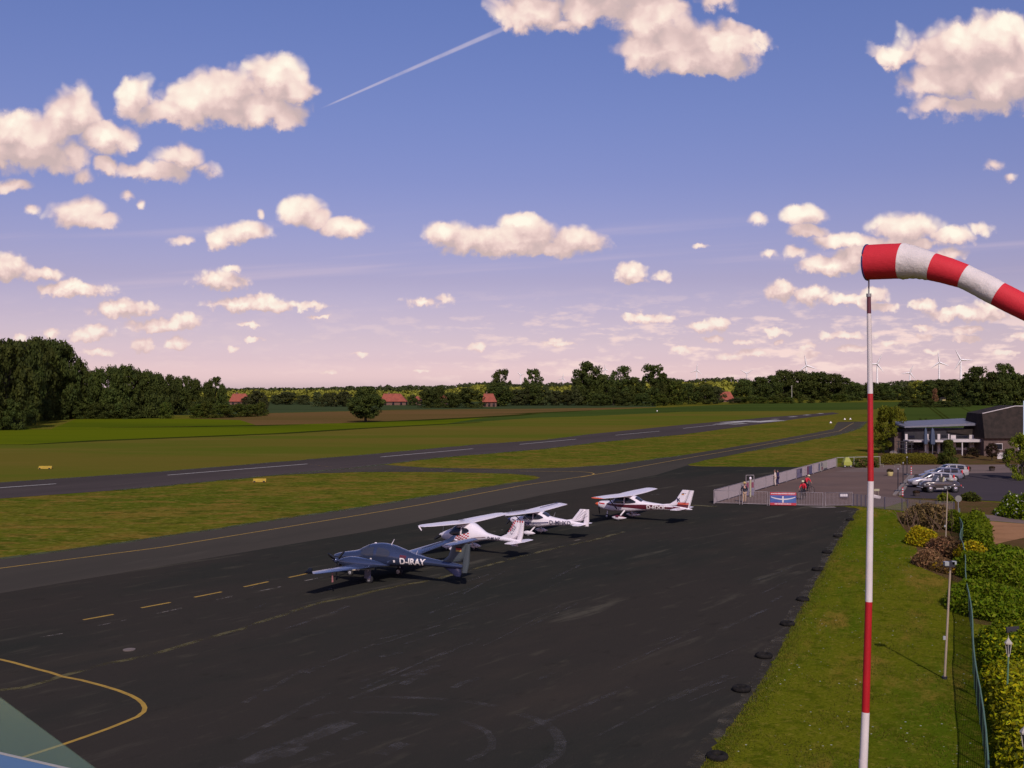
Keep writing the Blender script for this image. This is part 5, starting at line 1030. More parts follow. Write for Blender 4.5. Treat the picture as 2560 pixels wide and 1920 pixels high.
# green fence in front of the hedge
M['green_tube'] = mat('green_coated_tube', (0.085, 0.165, 0.095), 0.5); M['green_mesh'] = mat('dark_green_mesh', (0.020, 0.035, 0.028), 0.7)
t = thing('garden_fence', 'long green tube fence with dark mesh beside the hedges', 'fence', (fa.x, fa.y, 0)); P_ = []
for i in range(34):
    s_ = -8 + i * 2.3; off = .05 * math.sin(s_ * .35) + (0.10 * math.sin((s_ - 52) * .5) if s_ > 46 else 0); P_.append(fd * s_ + fn * off + Vector((0, 0, 1.2 + .03 * math.sin(s_))))
b = MB(); b.tube(P_, .027, 8); part('top_rail', b, M['green_tube'], t)
for p in P_: b = MB(); b.tube([Vector((p.x, p.y, 0)), p], .028, 6); part('post', b, M['green_tube'], t)
b = MB()
for z in [i * .085 for i in range(1, 14)]: b.tube([Vector((p.x, p.y, z)) for p in P_], .007, 3)
for p, e in zip(P_[:-1], P_[1:]):
    for i in range(24): q_ = p.lerp(e, i / 24); b.box((q_.x, q_.y, .6), (.010, .010, 1.18))
part('mesh', b, M['green_mesh'], t)
# ---------------------------------------------------------------- banner, plate, posters, info stand
M['banner_red'] = mat('red_banner_cloth', (0.46, 0.035, 0.050), 0.6); M['banner_blue'] = mat('blue_banner_cloth', (0.040, 0.045, 0.24), 0.6, col2=(0.06, 0.13, 0.32), vscale=1.1); M['cloth_white'] = mat('white_print', (0.62, 0.55, 0.55), 0.6)
p0, p1 = G(1925, 1265.1), G(1990, 1266); d = (p1 - p0); L = d.length; t = thing('banner', 'red and blue banner with a white glider, hanging on the gate', 'banner', (p0.x, p0.y - .075, .10), math.atan2(d.y, d.x))
b = MB(); b.box((L / 2, 0, .62), (L, .012, 1.22)); part('banner_sheet', b, M['banner_blue'], t)
b = MB(); b.box((L / 2, -.010, 1.10), (L, .006, .27)); part('red_band', b, M['banner_red'], t)
b = MB(); b.box((L / 2, -.010, .12), (L, .006, .23)); part('red_band', b, M['banner_red'], t)
b = MB(); n = 20; pu = [(L * .03 + L * .94 * i / n, .80 - .20 * math.sin(math.pi * i / n) ** .8) for i in range(n + 1)]
pts = [(x, -.012, z + .035) for x, z in pu] + [(x, -.012, z - .035 - .05 * math.sin(math.pi * i / n)) for i, (x, z) in reversed(list(enumerate(pu)))]
for i in range(n): b.add([pts[i], pts[i + 1], pts[-2 - i], pts[-1 - i]], [(0, 3, 2, 1)])
b.box((L * .49, -.014, .56), (.14, .004, .62)); part('glider_emblem', b, M['cloth_white'], t)
rr = random.Random(4)
for z, x0, x1, hh in ((1.12, .04, .96, .09), (.13, .18, .80, .085)):
    b = MB(); x = x0
    while x < x1: w = rr.uniform(.016, .034); b.box((L * x, -.014, z), (L * w * .78, .004, hh * rr.choice((.8, 1, 1.25)))); x += w
    part('lettering', b, M['cloth_white'], t)
p = G(2109, 1266.5); t = thing('lettered_plate', 'small dark plate with four white characters on the fence right of the gate', 'sign', (p.x, p.y - .09, 0))
b = MB(); b.box((0, 0, 1.10), (.85, .012, .42)); part('plate', b, M['galv_dark'], t)
b = MB()
for i in range(4):
    x = -.27 + i * .18; b.prism([(x - .07, -.010, .98), (x + .07, -.010, .98), (x + .08, -.010, 1.10), (x + .06, -.010, 1.23), (x - .06, -.010, 1.23), (x - .08, -.010, 1.10)], (0, -.004, 0))
part('lettering', b, M['cloth_white'], t)
M['poster_grey'] = mat('grey_blue_poster_print', (0.10, 0.085, 0.14), 0.5, col2=(0.20, 0.17, 0.24), vscale=3.0); M['poster_blue'] = mat('blue_poster_print', (0.05, 0.055, 0.15), 0.5, col2=(0.13, 0.12, 0.16), vscale=2.5); M['poster_pale'] = mat('pale_poster_print', (0.36, 0.33, 0.28), 0.5); M['poster_wine'] = mat('wine_poster_print', (0.17, 0.035, 0.07), 0.5)
dd = (c - a).normalized(); nrm = Vector((dd.y, -dd.x, 0))
for x0, x1, m_, lab, xt in ((1991, 2004, 'poster_grey', 'grey blue poster on the long fence, nearest of the four', None), (2017, 2029, 'poster_blue', 'blue poster with a wine red edge on the long fence', 'poster_wine'), (2045, 2056, 'poster_pale', 'white, blue and red poster on the long fence', 'poster_blue'), (2057, 2067, 'poster_pale', 'pale poster with a dark foot on the long fence, farthest of the four', 'galv_dark')):
    s0, s1 = (x0 - 1786) / (2090 - 1786), (x1 - 1786) / (2090 - 1786)
    def onf(xc):     # point of the fence line seen in that column
        k = (xc - XC) / F; tt_ = (k * a.y - a.x) / ((c.x - a.x) - k * (c.y - a.y)); return a + (c - a) * tt_
    q0, q1 = onf(x0), onf(x1); L = (q1 - q0).length; t = thing('poster', lab, 'poster', (q0.x + nrm.x * .06, q0.y + nrm.y * .06, .15), math.atan2(dd.y, dd.x), 'posters on the long plaza fence')
    b = MB(); b.box((L / 2, 0, .56), (L, .02, 1.12)); part('board', b, M[m_], t)
    if xt == 'poster_wine': b = MB(); b.box((L * .12, -.014, .56), (L * .22, .008, 1.10)); part('print', b, M[xt], t)
    elif xt == 'poster_blue':
        b = MB(); b.box((L * .15, -.014, .60), (L * .28, .008, 1.0)); part('print', b, M[xt], t); b = MB(); b.box((L * .8, -.014, .30), (L * .30, .008, .40)); part('print', b, M['poster_wine'], t); b = MB(); b.box((L * .75, -.013, .85), (L * .2, .008, .5), 0, 0, .4); part('print', b, M['navy'], t)
    elif xt: b = MB(); b.box((L * .5, -.014, .12), (L * .9, .008, .2)); part('print', b, M[xt], t)
    else:
        b = MB(); b.box((L * .75, -.014, .75), (L * .35, .008, .55)); part('print', b, M['galv_dark'], t)
p = G(1876, 1243); t = thing('info_stand', 'framed info stand with a pale lamp column behind the fence', 'stand', (p.x, p.y, 0.03), .1)
for x in (-.42, .42): b = MB(); b.tube([(x, .15, 0), (x, .15, 2.28)], .035, 6); part('post', b, M['galv'], t)
b = MB(); b.tube([(-.42, .15, 2.26), (.42, .15, 2.26)], .03, 6); b.tube([(-.42, .15, 1.55), (.42, .15, 1.55)], .03, 6); part('frame', b, M['galv'], t)
for x, z0, z1, m_ in ((-.27, .95, 1.5, 'poster_wine'), (-.27, .15, .93, 'poster_grey'), (.28, .95, 1.52, 'poster_wine'), (.28, .15, .93, 'poster_grey')):
    b = MB(); b.box((x, .14, (z0 + z1) / 2), (.26, .03, z1 - z0)); part('panel', b, M[m_], t)
M['cream_post'] = mat('cream_post_paint', (0.36, 0.33, 0.20), 0.5)
b = MB(); b.tube([(0, 0, 0), (0, 0, 1.78)], .10, 10); part('column', b, M['cream_post'], t); b = MB(); b.ball((0, 0, 1.93), (.13, .13, .17)); part('lamp_globe', b, M['white_gloss'], t)
# ---------------------------------------------------------------- lamp posts
M['lamp_metal'] = mat('beige_lamp_metal', (0.36, 0.28, 0.20), 0.5, metal=.1, var=.1); M['lamp_glass'] = mat('lamp_glass', (0.30, 0.31, 0.30), 0.2); M['black_iron'] = mat('black_iron', (0.020, 0.018, 0.026), 0.5)
def lamp_post(label, bx, by, tx, ty):
    p = G(bx, by, .024); e = atY(tx, ty, p.y); t = thing('lamp_post', label, 'lamp post', (p.x, p.y, .024)); d = Vector((e.x - p.x, 0, e.z - .024))
    b = MB(); b.tube([(0, 0, 0), d * .5, d], [.048, .043, .038], 12); part('pole', b, M['lamp_metal'], t)
    b = MB(); b.tube([(0, 0, .0), (0, 0, .10)], .10, 10); part('foot', b, M['black_iron'], t)
    b = MB(); q_ = d + Vector((-.10, -.12, .05)); b.box((q_.x, q_.y, q_.z), (.34, .26, .20)); part('lamp_head', b, M['black_iron'], t)
    b = MB(); b.box((q_.x - .14, q_.y - .06, q_.z + .03), (.16, .20, .15)); part('lamp_glass', b, M['lamp_glass'], t); b = MB(); b.box((q_.x + .16, q_.y - .05, q_.z + .06), (.16, .16, .12)); part('lamp_glass', b, M['lamp_glass'], t)
    b = MB(); q_ = d * .36; b.box((q_.x - .10, q_.y - .02, q_.z), (.10, .05, .14)); part('junction_box', b, M['lamp_glass'], t)
    return t
lamp_post('tall beige lamp post on the lawn beside the hedge', 2361.5, 1697, 2376, 1412)
lamp_post('tall beige lamp post in the shrub bed in front of the parked cars', 2363.5, 1368, 2369, 1221)
M['lantern_white'] = mat('grey_white_lantern_paint', (0.40, 0.36, 0.30), 0.5)
def lantern(label, tx, ty, Y):
    e = atY(tx, ty, Y); t = thing('garden_lantern', label, 'lantern', (e.x - .13, Y, .024), 0, 'old style lanterns behind the hedge'); hh = e.z; s_ = .0
    b = MB(); b.tube([(.06, 0, 0), (.13, 0, hh - .66)], [.040, .028], 10); part('pole', b, M['green_tube'], t)
    b = MB(); b.tube([(.13, 0, hh - .66), (.13, 0, hh - .56)], [.035, .05], 10); part('collar', b, M['lantern_white'], t)
    b = MB()
    for k in range(6):
        a_ = math.pi * k / 3; b.tube([(.13 + .055 * math.cos(a_), .055 * math.sin(a_), hh - .56), (.13 + .105 * math.cos(a_), .105 * math.sin(a_), hh - .20)], .014, 5)
    part('cage', b, M['lantern_white'], t)
    b = MB(); b.tube([(.13, 0, hh - .22), (.13, 0, hh - .18), (.13, 0, hh - .05), (.13, 0, hh)], [.125, .135, .04, .015], 6, smooth=False); b.tube([(.13, 0, hh - .02), (.13, 0, hh + .10)], [.012, .005], 5); part('roof', b, M['lantern_white'], t)
    b = MB(); b.tube([(.13, 0, hh - .55), (.13, 0, hh - .22)], [.045, .092], 6, smooth=False); part('glazing', b, M['glass_light'], t)
lantern('whole old style lantern standing behind the hedge', 2521, 1596, 37.3); lantern('old style lantern cut off by the right edge near the bottom', 2563, 1815, 27.3)
for bx, by, ty, lab in ((2245, 1230.5, 1171, 'slim black post on the kerb island, nearest to the mesh fence'), (2257.7, 1211.5, 1156, 'slim black post in the middle of the kerb island'), (2267.5, 1188, 1142, 'slim black post at the far end of the kerb island')):
    p = G(bx, by); hh = H - (ty - YH) * p.y / F; t = thing('bollard_lamp', lab, 'lamp post', (p.x, p.y, .03), 0, 'black posts on the kerb island')
    b = MB(); b.tube([(0, 0, 0), (0, 0, hh - .12)], .055, 8); part('pole', b, M['black_iron'], t); b = MB(); b.tube([(0, 0, hh - .14), (0, 0, hh)], [.10, .07], 8); part('cap', b, M['grey_metal'], t)
    b = MB(); b.tube([(0, 0, 0), (0, 0, .16)], [.42, .38], 12); part('foot', b, M['black_iron'], t)
for bx, by, ty, lab in ((2256.5, 1241, 1219, 'red and white banded post at the near end of the kerb island'), (2278, 1187, 1166, 'red and white banded post at the far end of the kerb island')):
    p = G(bx, by); hh = H - (ty - YH) * p.y / F; t = thing('banded_post', lab, 'post', (p.x, p.y, .02))
    for k in range(7): b = MB(); b.tube([(0, 0, hh * k / 7), (0, 0, hh * (k + 1) / 7)], .085, 8); part('band', b, M['red'] if k % 2 == 0 else M['mast_white'], t)
M['terracotta'] = mat('dark_tub', (0.05, 0.035, 0.03), 0.8); M['cream_tub'] = mat('cream_tub', (0.50, 0.40, 0.16), 0.7)
def tub(label, x, y, r_, h_, m_, plant=None):
    p = G(x, y); t = thing('plant_tub', label, 'plant tub', (p.x, p.y, .03)); b = MB(); b.tube([(0, 0, 0), (0, 0, h_ * .7), (0, 0, h_)], [r_ * .75, r_, r_ * .95], 12); part('tub', b, M[m_], t)
    q_ = np.random.default_rng(int(x)); n = 160; d = q_.normal(size=(n, 3)); d /= np.linalg.norm(d, axis=1, keepdims=True); put('plant', leaves('plant', d * np.array([r_, r_, h_ * .5]) + np.array([0, 0, h_ * 1.15]), d, .14, M[plant or 'leaf_wine'], 1.5, 1), t)
tub('cream tub with a dark plant on the plaza', 2225, 1190, .42, .55, 'cream_tub', 'leaf_wine'); tub('dark tub on the forecourt just right of the parked cars', 2420, 1179, .40, .4, 'terracotta'); tub('dark tub on the forecourt farther right', 2480, 1178, .40, .4, 'terracotta'); tub('dark tub beside the lower end of the kerb island', 2291, 1241, .36, .36, 'terracotta')
p = G(2192, 1246.5); t = thing('trestle_sign', 'small trestle sign with a white plate behind the mesh fence', 'sign', (p.x, p.y, .03)); 
for x in (-.25, .25): b = MB(); b.tube([(x, 0, 0), (x * .6, .05, .95)], .025, 5); part('leg', b, M['lamp_metal'], t)
b = MB(); b.box((0, -.05, .16), (.75, .05, .30), 0, 0, .25); part('plate', b, M['mast_white'], t); b = MB(); b.box((0, .03, .86), (.55, .06, .22)); part('plate', b, M['cream_post'], t)
p = G(2395.6, 1287); t = thing('road_sign', 'grey back of an octagonal road sign at the fence corner', 'sign', (p.x, p.y, .03)); k = p.y / F; zc = H - (1247.5 - YH) * k
b = MB(); b.tube([(0, 0, 0), (0, 0, zc + .2)], .035, 7); part('post', b, M['grey_metal'], t); b = MB(); n = 8; rr = 8.6 * k; b.prism([(rr * math.cos(2 * math.pi * (i + .5) / n), -.05, zc + rr * math.sin(2 * math.pi * (i + .5) / n)) for i in range(n)], (0, .02, 0)); part('sign_plate', b, mat('sign_back', (0.20, 0.19, 0.17), .5, metal=.2), t)
for x in (2193.5, 2236): 
    p0, p1 = G(x, 1168.5), G(x + 15, 1168.5); t = thing('bike_hoop', 'pale metal hoop at the foot of the clubhouse hedge, ' + ('left' if x < 2200 else 'right') + ' one', 'hoop', (p0.x, p0.y, .03)); w = p1.x - p0.x
    b = MB(); b.tube([(0, 0, 0), (0, 0, .42), (w, 0, .42), (w, 0, 0)], .03, 6); part('hoop', b, M['pale_rail'], t)
p = G(2234, 1137.5); b = MB(); b.ball((0, 0, .35), (.75, .5, .4)); b.ball((.6, 0, .2), (.5, .4, .25)); tag(part('boulder', b, M['concrete'], None, loc=(p.x, p.y, .0)), 'pale boulder behind the clubhouse hedge', 'boulder')
# ---------------------------------------------------------------- yellow things
M['marker_yellow'] = mat('yellow_marker_paint', (0.40, 0.26, 0.02), 0.6, var=.2); M['lime'] = mat('lime_yellow_paint', (0.30, 0.31, 0.05), 0.5)
for x, y, lab in ((111, 1173, 'yellow wedge marker in the grass beyond the runway'), (648, 1206, 'yellow wedge marker in the grass this side of the runway')):
    p = G(x, y); k = p.y / F; w = 32 * k; t = thing('runway_marker', lab, 'marker', (p.x - w / 2, p.y, .01), .08)
    b = MB(); b.prism([(0, 0, .03), (0, .8, .03), (0, .4, .42)], (w, 0, 0)); part('wedge', b, M['marker_yellow'], t); b = MB(); b.box((w * .12, -.02, .10), (.25, .04, .12)); b.box((w * .85, -.02, .10), (.25, .04, .12)); part('foot', b, M['black'], t)
p = G(2117, 1169); t = thing('yellow_trailer', 'lime yellow hand trailer parked at the far end of the plaza', 'trailer', (p.x, p.y, .03), .15)
b = MB(); b.box((0, 0, .55), (1.25, .8, .5)); part('box_body', b, M['lime'], t); b = MB(); b.prism([(-.55, -.35, .80), (.55, -.35, .80), (.25, -.2, 1.45), (-.25, -.2, 1.45)], (0, .6, 0)); part('rack', b, M['lime'], t)
for x in (-.45, .45): gear_wheel(t, (x, -.35, .18), .18, .12)
b = MB(); b.tube([(.6, 0, .4), (1.1, 0, .35), (1.5, 0, .6)], .03, 6); part('drawbar', b, M['black_iron'], t)
p = G(323, 1626); b = MB(); b.tube([(0, 0, 0), (0, 0, .03)], .26, 20, smooth=False); o = tag(part('drain_cover', b, mat('pale_concrete_cover', (0.17, 0.13, 0.11), .9, var=.2), None, loc=(p.x, p.y, .02)), 'pale round cover plate on the apron near the yellow curve', 'cover')
for x, y, lab in ((1643, 1028, 'small white marker at the field edge beyond the runway'), (2126, 1048.5, 'small white marker beside the far taxiway end'), (2112, 1049, 'fainter white marker left of the far taxiway end'), (2077, 1057.5, 'white marker in the grass below the far runway end')):
    p = G(x, y); b = MB(); b.prism([(-.4, -.2, 0), (.4, -.2, 0), (0, .1, .6)], (0, .3, 0)); tag(part('cone_marker', b, M['mast_white'], None, loc=p), lab, 'marker', 'white markers around the runway end')
# ---------------------------------------------------------------- cars
def car(label, x, y, rz, kind, paint, sc=1.06):
    p = G(x, y); t = thing('parked_car', label, 'car', (p.x, p.y, .04), rz, 'cars in the car park'); t.scale = (sc, sc, sc * (1.08 if kind == 'estate' else 1.20))
    if kind == 'estate':
        L2, wb = 2.3, 1.33
        body = Hull([(2.34, .55, .25, .05, .18, 3), (2.25, .55, .70, .16, .30, 4), (1.9, .56, .82, .24, .32, 5), (1.2, .58, .86, .36, .34, 6), (.7, .60, .87, .38, .36, 6), (-1.6, .62, .87, .38, .36, 6), (-2.15, .64, .82, .36, .32, 5), (-2.32, .64, .60, .28, .24, 4)])
        roof = Hull([(1.05, .93, .66, .03, .03, 4), (.75, .95, .70, .16, .06, 4), (.15, .97, .70, .44, .08, 4.5), (-.5, .98, .70, .50, .08, 4.5), (-1.5, .98, .68, .47, .08, 4.5), (-2.0, .98, .64, .38, .08, 4.5), (-2.28, .97, .56, .12, .06, 4)])
        b = MB(); body.mesh(b, 50, 36); part('body', b, paint, t)
        b = MB(); roof.mesh(b, 44, 32, 0); part('glazing', b, M['glass'], t)
        b = MB(); roof.wrap(b, -1.98, .12, R(38), R(142), 0, .008); part('roof', b, paint, t)
        for s_ in (1, -1):
            for x0, x1, nm in ((.02, -.10, 'pillar'), (-.80, -.94, 'pillar'), (-1.72, -2.05, 'pillar')):
                b = MB(); roof.side(b, [(x0, .96, 1.40), (x1, .96, 1.40)], s_, 0, .008, 6, 2); part(nm, b, paint, t)
            b = MB(); roof.side(b, [(1.0, .94, .97), (.6, .98, 1.12), (.10, 1.26, 1.40)], s_, 0, .008, 3, 4); part('pillar', b, paint, t)
            b = MB(); b.box((.72, s_ * .93, 1.02), (.14, .12, .12)); part('mirror', b, M['black'], t)
            b = MB(); b.box((-2.22, s_ * .63, 1.02), (.14, .10, .48)); part('tail_light', b, M['red'], t)
            b = MB(); b.ball((2.16, s_ * .58, .66), (.12, .20, .09)); part('headlight', b, M['lamp_glass'], t)
            b = MB(); body.side(b, [(1.0, .36, .44), (-1.0, .36, .44)], s_, 0, .006, 2, 4); part('sill_trim', b, M['black'], t)
        for xx in (wb, -wb):
            for s_ in (1, -1):
                b = MB(); b.wheel((xx, s_ * .80, .33), .41, .18); part('wheel_arch', b, M['black'], t)
                b = MB(); b.wheel((xx, s_ * .83, .32), .32, .19); w_ = part('wheel', b, M['rubber'], t); b = MB(); b.wheel((xx, s_ * .84, .32), .21, .195); part('hubcap', b, M['alloy'], w_)
        b = MB(); b.box((2.30, 0, .42), (.06, 1.2, .14)); part('bumper', b, M['black'], t)
    else:
        body = Hull([(1.95, .50, .20, .06, .10, 2.5), (1.8, .55, .42, .22, .22, 3), (1.3, .62, .52, .30, .30, 3), (.65, .62, .62, .30, .32, 4), (-.7, .62, .64, .30, .32, 4), (-1.2, .64, .58, .30, .30, 3), (-1.7, .60, .42, .20, .26, 3), (-1.95, .50, .2, .05, .1, 2.5)])
        b = MB(); body.mesh(b, 44, 30); part('body', b, paint, t)
        for xx in (1.22, -1.2):
            for s_ in (1, -1):
                b = MB(); pod(b, xx - .62, xx + .62, s_ * .62, .48, .20, .30, .12, 0, None, 2.4, .5); part('wing_panel', b, paint, t)
                b = MB(); b.wheel((xx, s_ * .66, .32), .36, .20); part('wheel_arch', b, M['black'], t)
                b = MB(); b.wheel((xx, s_ * .71, .32), .32, .17); w_ = part('wheel', b, M['rubber'], t); b = MB(); b.wheel((xx, s_ * .725, .32), .19, .17); b.ball((xx, s_ * .80, .32), (.11, .05, .11)); part('hubcap', b, mat('chrome', (0.75, .72, .70), .15, metal=.9) if 'chrome' not in bpy.data.materials else bpy.data.materials['chrome'], w_)
        for s_ in (1, -1): b = MB(); b.ball((1.72, s_ * .58, .62), (.08, .11, .11)); part('headlight', b, M['lamp_glass'], t); b = MB(); b.ball((-1.80, s_ * .58, .55), (.06, .08, .09)); part('tail_light', b, M['red'], t); b = MB(); b.box((0, s_ * .66, .32), (1.3, .12, .08)); part('running_board', b, M['alloy'], t)
        b = MB(); b.tube([(.62, -.55, .90), (.35, -.50, 1.32), (.35, .50, 1.32), (.62, .55, .90)], .03, 6); part('windscreen_frame', b, M['alloy'], t); b = MB(); b.add([(.61, -.53, .91), (.36, -.49, 1.31), (.36, .49, 1.31), (.61, .53, .91)], [(0, 1, 2, 3)]); part('windscreen', b, M['glass_light'], t)
        for s_ in (1, -1): b = MB(); b.box((-.15, s_ * .27, .98), (.16, .42, .52), 0, 0, -.2); part('seat', b, M['cream_post'], t)
        b = MB(); b.ball((-.95, 0, 1.00), (.32, .60, .16)); part('folded_hood', b, M['poster_pale'], t)
        for xx in (1.98, -1.98): b = MB(); b.tube([(xx, -.65, .42), (xx * 1.02, 0, .42), (xx, .65, .42)], .04, 6); part('bumper', b, M['alloy'], t)
    return t
M['car_silver'] = mat('silver_car_paint', (0.42, 0.38, 0.38), 0.25, metal=.15, coat=.6); M['car_taupe'] = mat('grey_brown_car_paint', (0.075, 0.060, 0.056), 0.22, metal=.3, coat=.6); M['car_steel'] = mat('steel_blue_car_paint', (0.16, 0.155, 0.20), 0.25, metal=.15, coat=.6); M['car_pale'] = mat('pale_silver_car_paint', (0.36, 0.33, 0.32), 0.25, metal=.15, coat=.6)
car('grey brown open topped vintage car, nearest in the car park', 2350, 1231, R(181), 'open', M['car_taupe'], 1.13)
car('silver estate car with red tail lights behind the open topped car', 2327, 1218.5, R(181), 'estate', M['car_silver'], 1.07)
car('steel grey estate car, third in the row from the open topped car', 2351, 1204.5, R(182), 'estate', M['car_steel'], 1.07)
car('pale silver estate car, farthest in the parked row', 2366, 1196.5, R(182), 'estate', M['car_pale'], 1.12)
# ---------------------------------------------------------------- clubhouse
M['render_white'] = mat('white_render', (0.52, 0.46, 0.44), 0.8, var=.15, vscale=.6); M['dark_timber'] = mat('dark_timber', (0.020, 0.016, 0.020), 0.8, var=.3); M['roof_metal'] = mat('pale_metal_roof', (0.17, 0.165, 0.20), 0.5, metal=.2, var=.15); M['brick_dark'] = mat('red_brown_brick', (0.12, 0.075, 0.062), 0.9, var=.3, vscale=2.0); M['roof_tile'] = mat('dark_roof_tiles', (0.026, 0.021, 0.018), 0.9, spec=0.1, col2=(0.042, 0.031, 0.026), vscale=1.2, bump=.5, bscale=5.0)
M['parasol'] = mat('blue_grey_parasol_cloth', (0.055, 0.072, 0.115), 0.8); M['pane'] = mat('dark_window_pane', (0.012, 0.012, 0.022), 0.08, spec=.8)
CY = 187.0
def cz(x5, y5): q_ = atY(2140 + x5 / 5.183, 980 + y5 / 5.183, CY); return (q_.x, q_.z)
cx0 = cz(640, 0)[0]; t = thing('clubhouse', 'long low clubhouse with white piers, dark windows and a pale canopy', 'building', (cx0, CY, 0))
def block(name, x0, x1, y0, y1, yd, dep, m_, par=None):
    X0, Z1_ = cz(x0, y0); X1, Z0_ = cz(x1, y1); b = MB(); b.box(((X0 + X1) / 2 - cx0, yd + dep / 2, (Z0_ + Z1_) / 2), (X1 - X0, dep, Z1_ - Z0_)); return part(name, b, m_, par or t)
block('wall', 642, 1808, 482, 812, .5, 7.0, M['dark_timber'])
for x0, x1, y0, y1 in ((642, 674, 545, 812), (893, 944, 545, 800), (1062, 1096, 545, 800), (1200, 1216, 545, 640), (1234, 1300, 560, 720), (1474, 1544, 556, 730), (1712, 1760, 640, 800)): block('pier', x0, x1, y0, y1, .18, .32, M['render_white'])
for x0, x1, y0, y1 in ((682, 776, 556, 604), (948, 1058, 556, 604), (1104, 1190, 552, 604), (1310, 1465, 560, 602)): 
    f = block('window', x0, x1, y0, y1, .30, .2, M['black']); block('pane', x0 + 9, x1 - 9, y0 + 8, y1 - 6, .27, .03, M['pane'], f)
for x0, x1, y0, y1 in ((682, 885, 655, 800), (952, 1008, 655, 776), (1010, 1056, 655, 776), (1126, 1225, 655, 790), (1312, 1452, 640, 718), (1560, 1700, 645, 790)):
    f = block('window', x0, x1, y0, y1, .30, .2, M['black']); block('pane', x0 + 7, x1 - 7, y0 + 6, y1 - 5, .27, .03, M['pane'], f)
block('sill', 1300, 1475, 722, 750, .10, .4, M['render_white']); block('plinth', 1296, 1475, 750, 812, .24, .26, M['brick_dark']); block('plinth', 682, 884, 750, 812, .20, .1, M['brick_dark'])
X0, Z0 = cz(616, 462); X1, Z1_ = cz(1625, 430)
b = MB(); q0, q1 = Vector((X0 - cx0, -.5, Z0)), Vector((X1 - cx0, -.5, Z1_)); b.add([q0, q1, q1 + Vector((0, 0, .42)), q0 + Vector((0, 0, .25)), q0 + Vector((0, 8, .5)), q1 + Vector((0, 8, .7)), q1 + Vector((0, 8, 1.0)), q0 + Vector((0, 8, .8))], [(0, 1, 2, 3), (5, 4, 7, 6), (3, 2, 6, 7), (1, 0, 4, 5), (0, 3, 7, 4), (2, 1, 5, 6)]); part('roof', b, M['roof_metal'], t)
X0, Z0 = cz(1190, 500); X1, Z1_ = cz(1655, 470); b = MB(); b.prism([(X0 - cx0, .2, Z0 - .25), (X1 - cx0, .2, cz(0, 585)[1]), (X1 - cx0, .2, Z1_), (X0 - cx0, .2, Z0)], (0, .28, 0)); part('fascia', b, M['roof_tile'], t)
for x0, x1 in ((614, 1098), (1100, 1816)): block('canopy', x0, x1, 618 if x0 < 1000 else 606, 640, -2.6, 2.7, M['render_white'])
for x in (588, 1116, 1300): block('canopy_post', x - 6, x + 6, 640, 812, -2.5, .2, M['render_white'])
b = MB(); X0, Z0 = cz(600, 520); b.box((X0 - cx0 + .35, 4.5, 1.9), (2.0, 5, 3.8)); part('side_wall', b, M['brick_dark'], t)
# pergola left of the terrace
X0 = cz(470, 0)[0]; t2 = thing('pergola', 'dark timber pergola left of the clubhouse terrace', 'pergola', (X0, CY - 3, 0))
for i in range(4): b = MB(); b.box((i * .75, 0, 1.25), (.12, .12, 2.5)); part('post', b, M['dark_timber'], t2)
for z in (2.45, 2.0, 1.2): b = MB(); b.box((1.1, -.07, z), (2.9, .05, .14)); part('beam', b, M['dark_timber'], t2)
for x5, w_, lab in ((805, 1.0, 'left closed blue grey parasol on the clubhouse terrace'), (893, 1.3, 'right closed blue grey parasol on the clubhouse terrace')):
    X, Zt = cz(x5, 462); t2 = thing('closed_parasol', lab, 'parasol', (X, CY - 3.4, 0), 0, 'closed parasols on the terrace')
    b = MB(); b.tube([(0, 0, 0), (0, 0, Zt + .12)], .04, 6); part('pole', b, M['grey_metal'], t2)
    b = MB(); n = 20; rings = []
    for z, r_ in ((Zt + .05, .05), (Zt - .3, .17), (Zt - 1.2, .25), (Zt - 2.2, .31), (Zt - 2.7, .27)): rings.append([(r_ * w_ * (1 + .22 * math.cos(5 * q_)) * math.cos(q_), r_ * w_ * (1 + .22 * math.cos(5 * q_)) * math.sin(q_), z) for q_ in (2 * math.pi * k / n for k in range(n))])
    b.loft(rings); part('cloth', b, M['parasol'], t2)
M['wood_brown'] = mat('brown_garden_wood', (0.085, 0.045, 0.035), 0.8)
for i, x5 in enumerate((730, 800, 860, 990)):
    X = cz(x5, 0)[0]; t2 = thing('terrace_table', f'brown terrace table in front of the clubhouse, {ORD[i]} from the left', 'table', (X, CY - 4.6, 0), 0, 'tables on the clubhouse terrace')
    b = MB(); b.box((0, 0, .74), (1.1, .8, .05)); part('table_top', b, M['wood_brown'], t2)
    for sx_ in (-.45, .45):
        for sy_ in (-.3, .3): b = MB(); b.box((sx_, sy_, .36), (.06, .06, .72)); part('leg', b, M['wood_brown'], t2)
# dark tiled house on the right
DY = 183.0
def dz_(x5, y5): q_ = atY(2140 + x5 / 5.183, 980 + y5 / 5.183, DY); return (q_.x, q_.z)
hx0, hz1 = dz_(1660, 285); hx1, hz2 = dz_(2230, 215); hz0 = dz_(0, 600)[1]; t = thing('tiled_house', 'tall house with a steep dark tiled roof at the right edge', 'house', (hx0, DY, 0)); w = hx1 - hx0
b = MB(); zt = lambda u: hz1 + (hz2 + .35 - hz1) * min(u / .75, 1)
n = 12; vs = []
for i in range(n + 1): u = i / n; vs += [(w * u, -.25, hz0), (w * u + .25, 1.3, zt(u)), (w * u + .25, 7.5, zt(u) + .1), (w * u, 9, hz0)]
b.add(vs, [(4 * i + k, 4 * i + 4 + k, 4 * i + 5 + k, 4 * i + 1 + k) for i in range(n) for k in range(3)] + [(0, 1, 2, 3), (4 * n + 3, 4 * n + 2, 4 * n + 1, 4 * n)]); part('roof', b, M['roof_tile'], t)
b = MB(); b.tube([(w * u + .25, 1.25, zt(u) + .05) for u in [i / n for i in range(n + 1)]], .09, 5); part('roof_trim', b, M['render_white'], t)
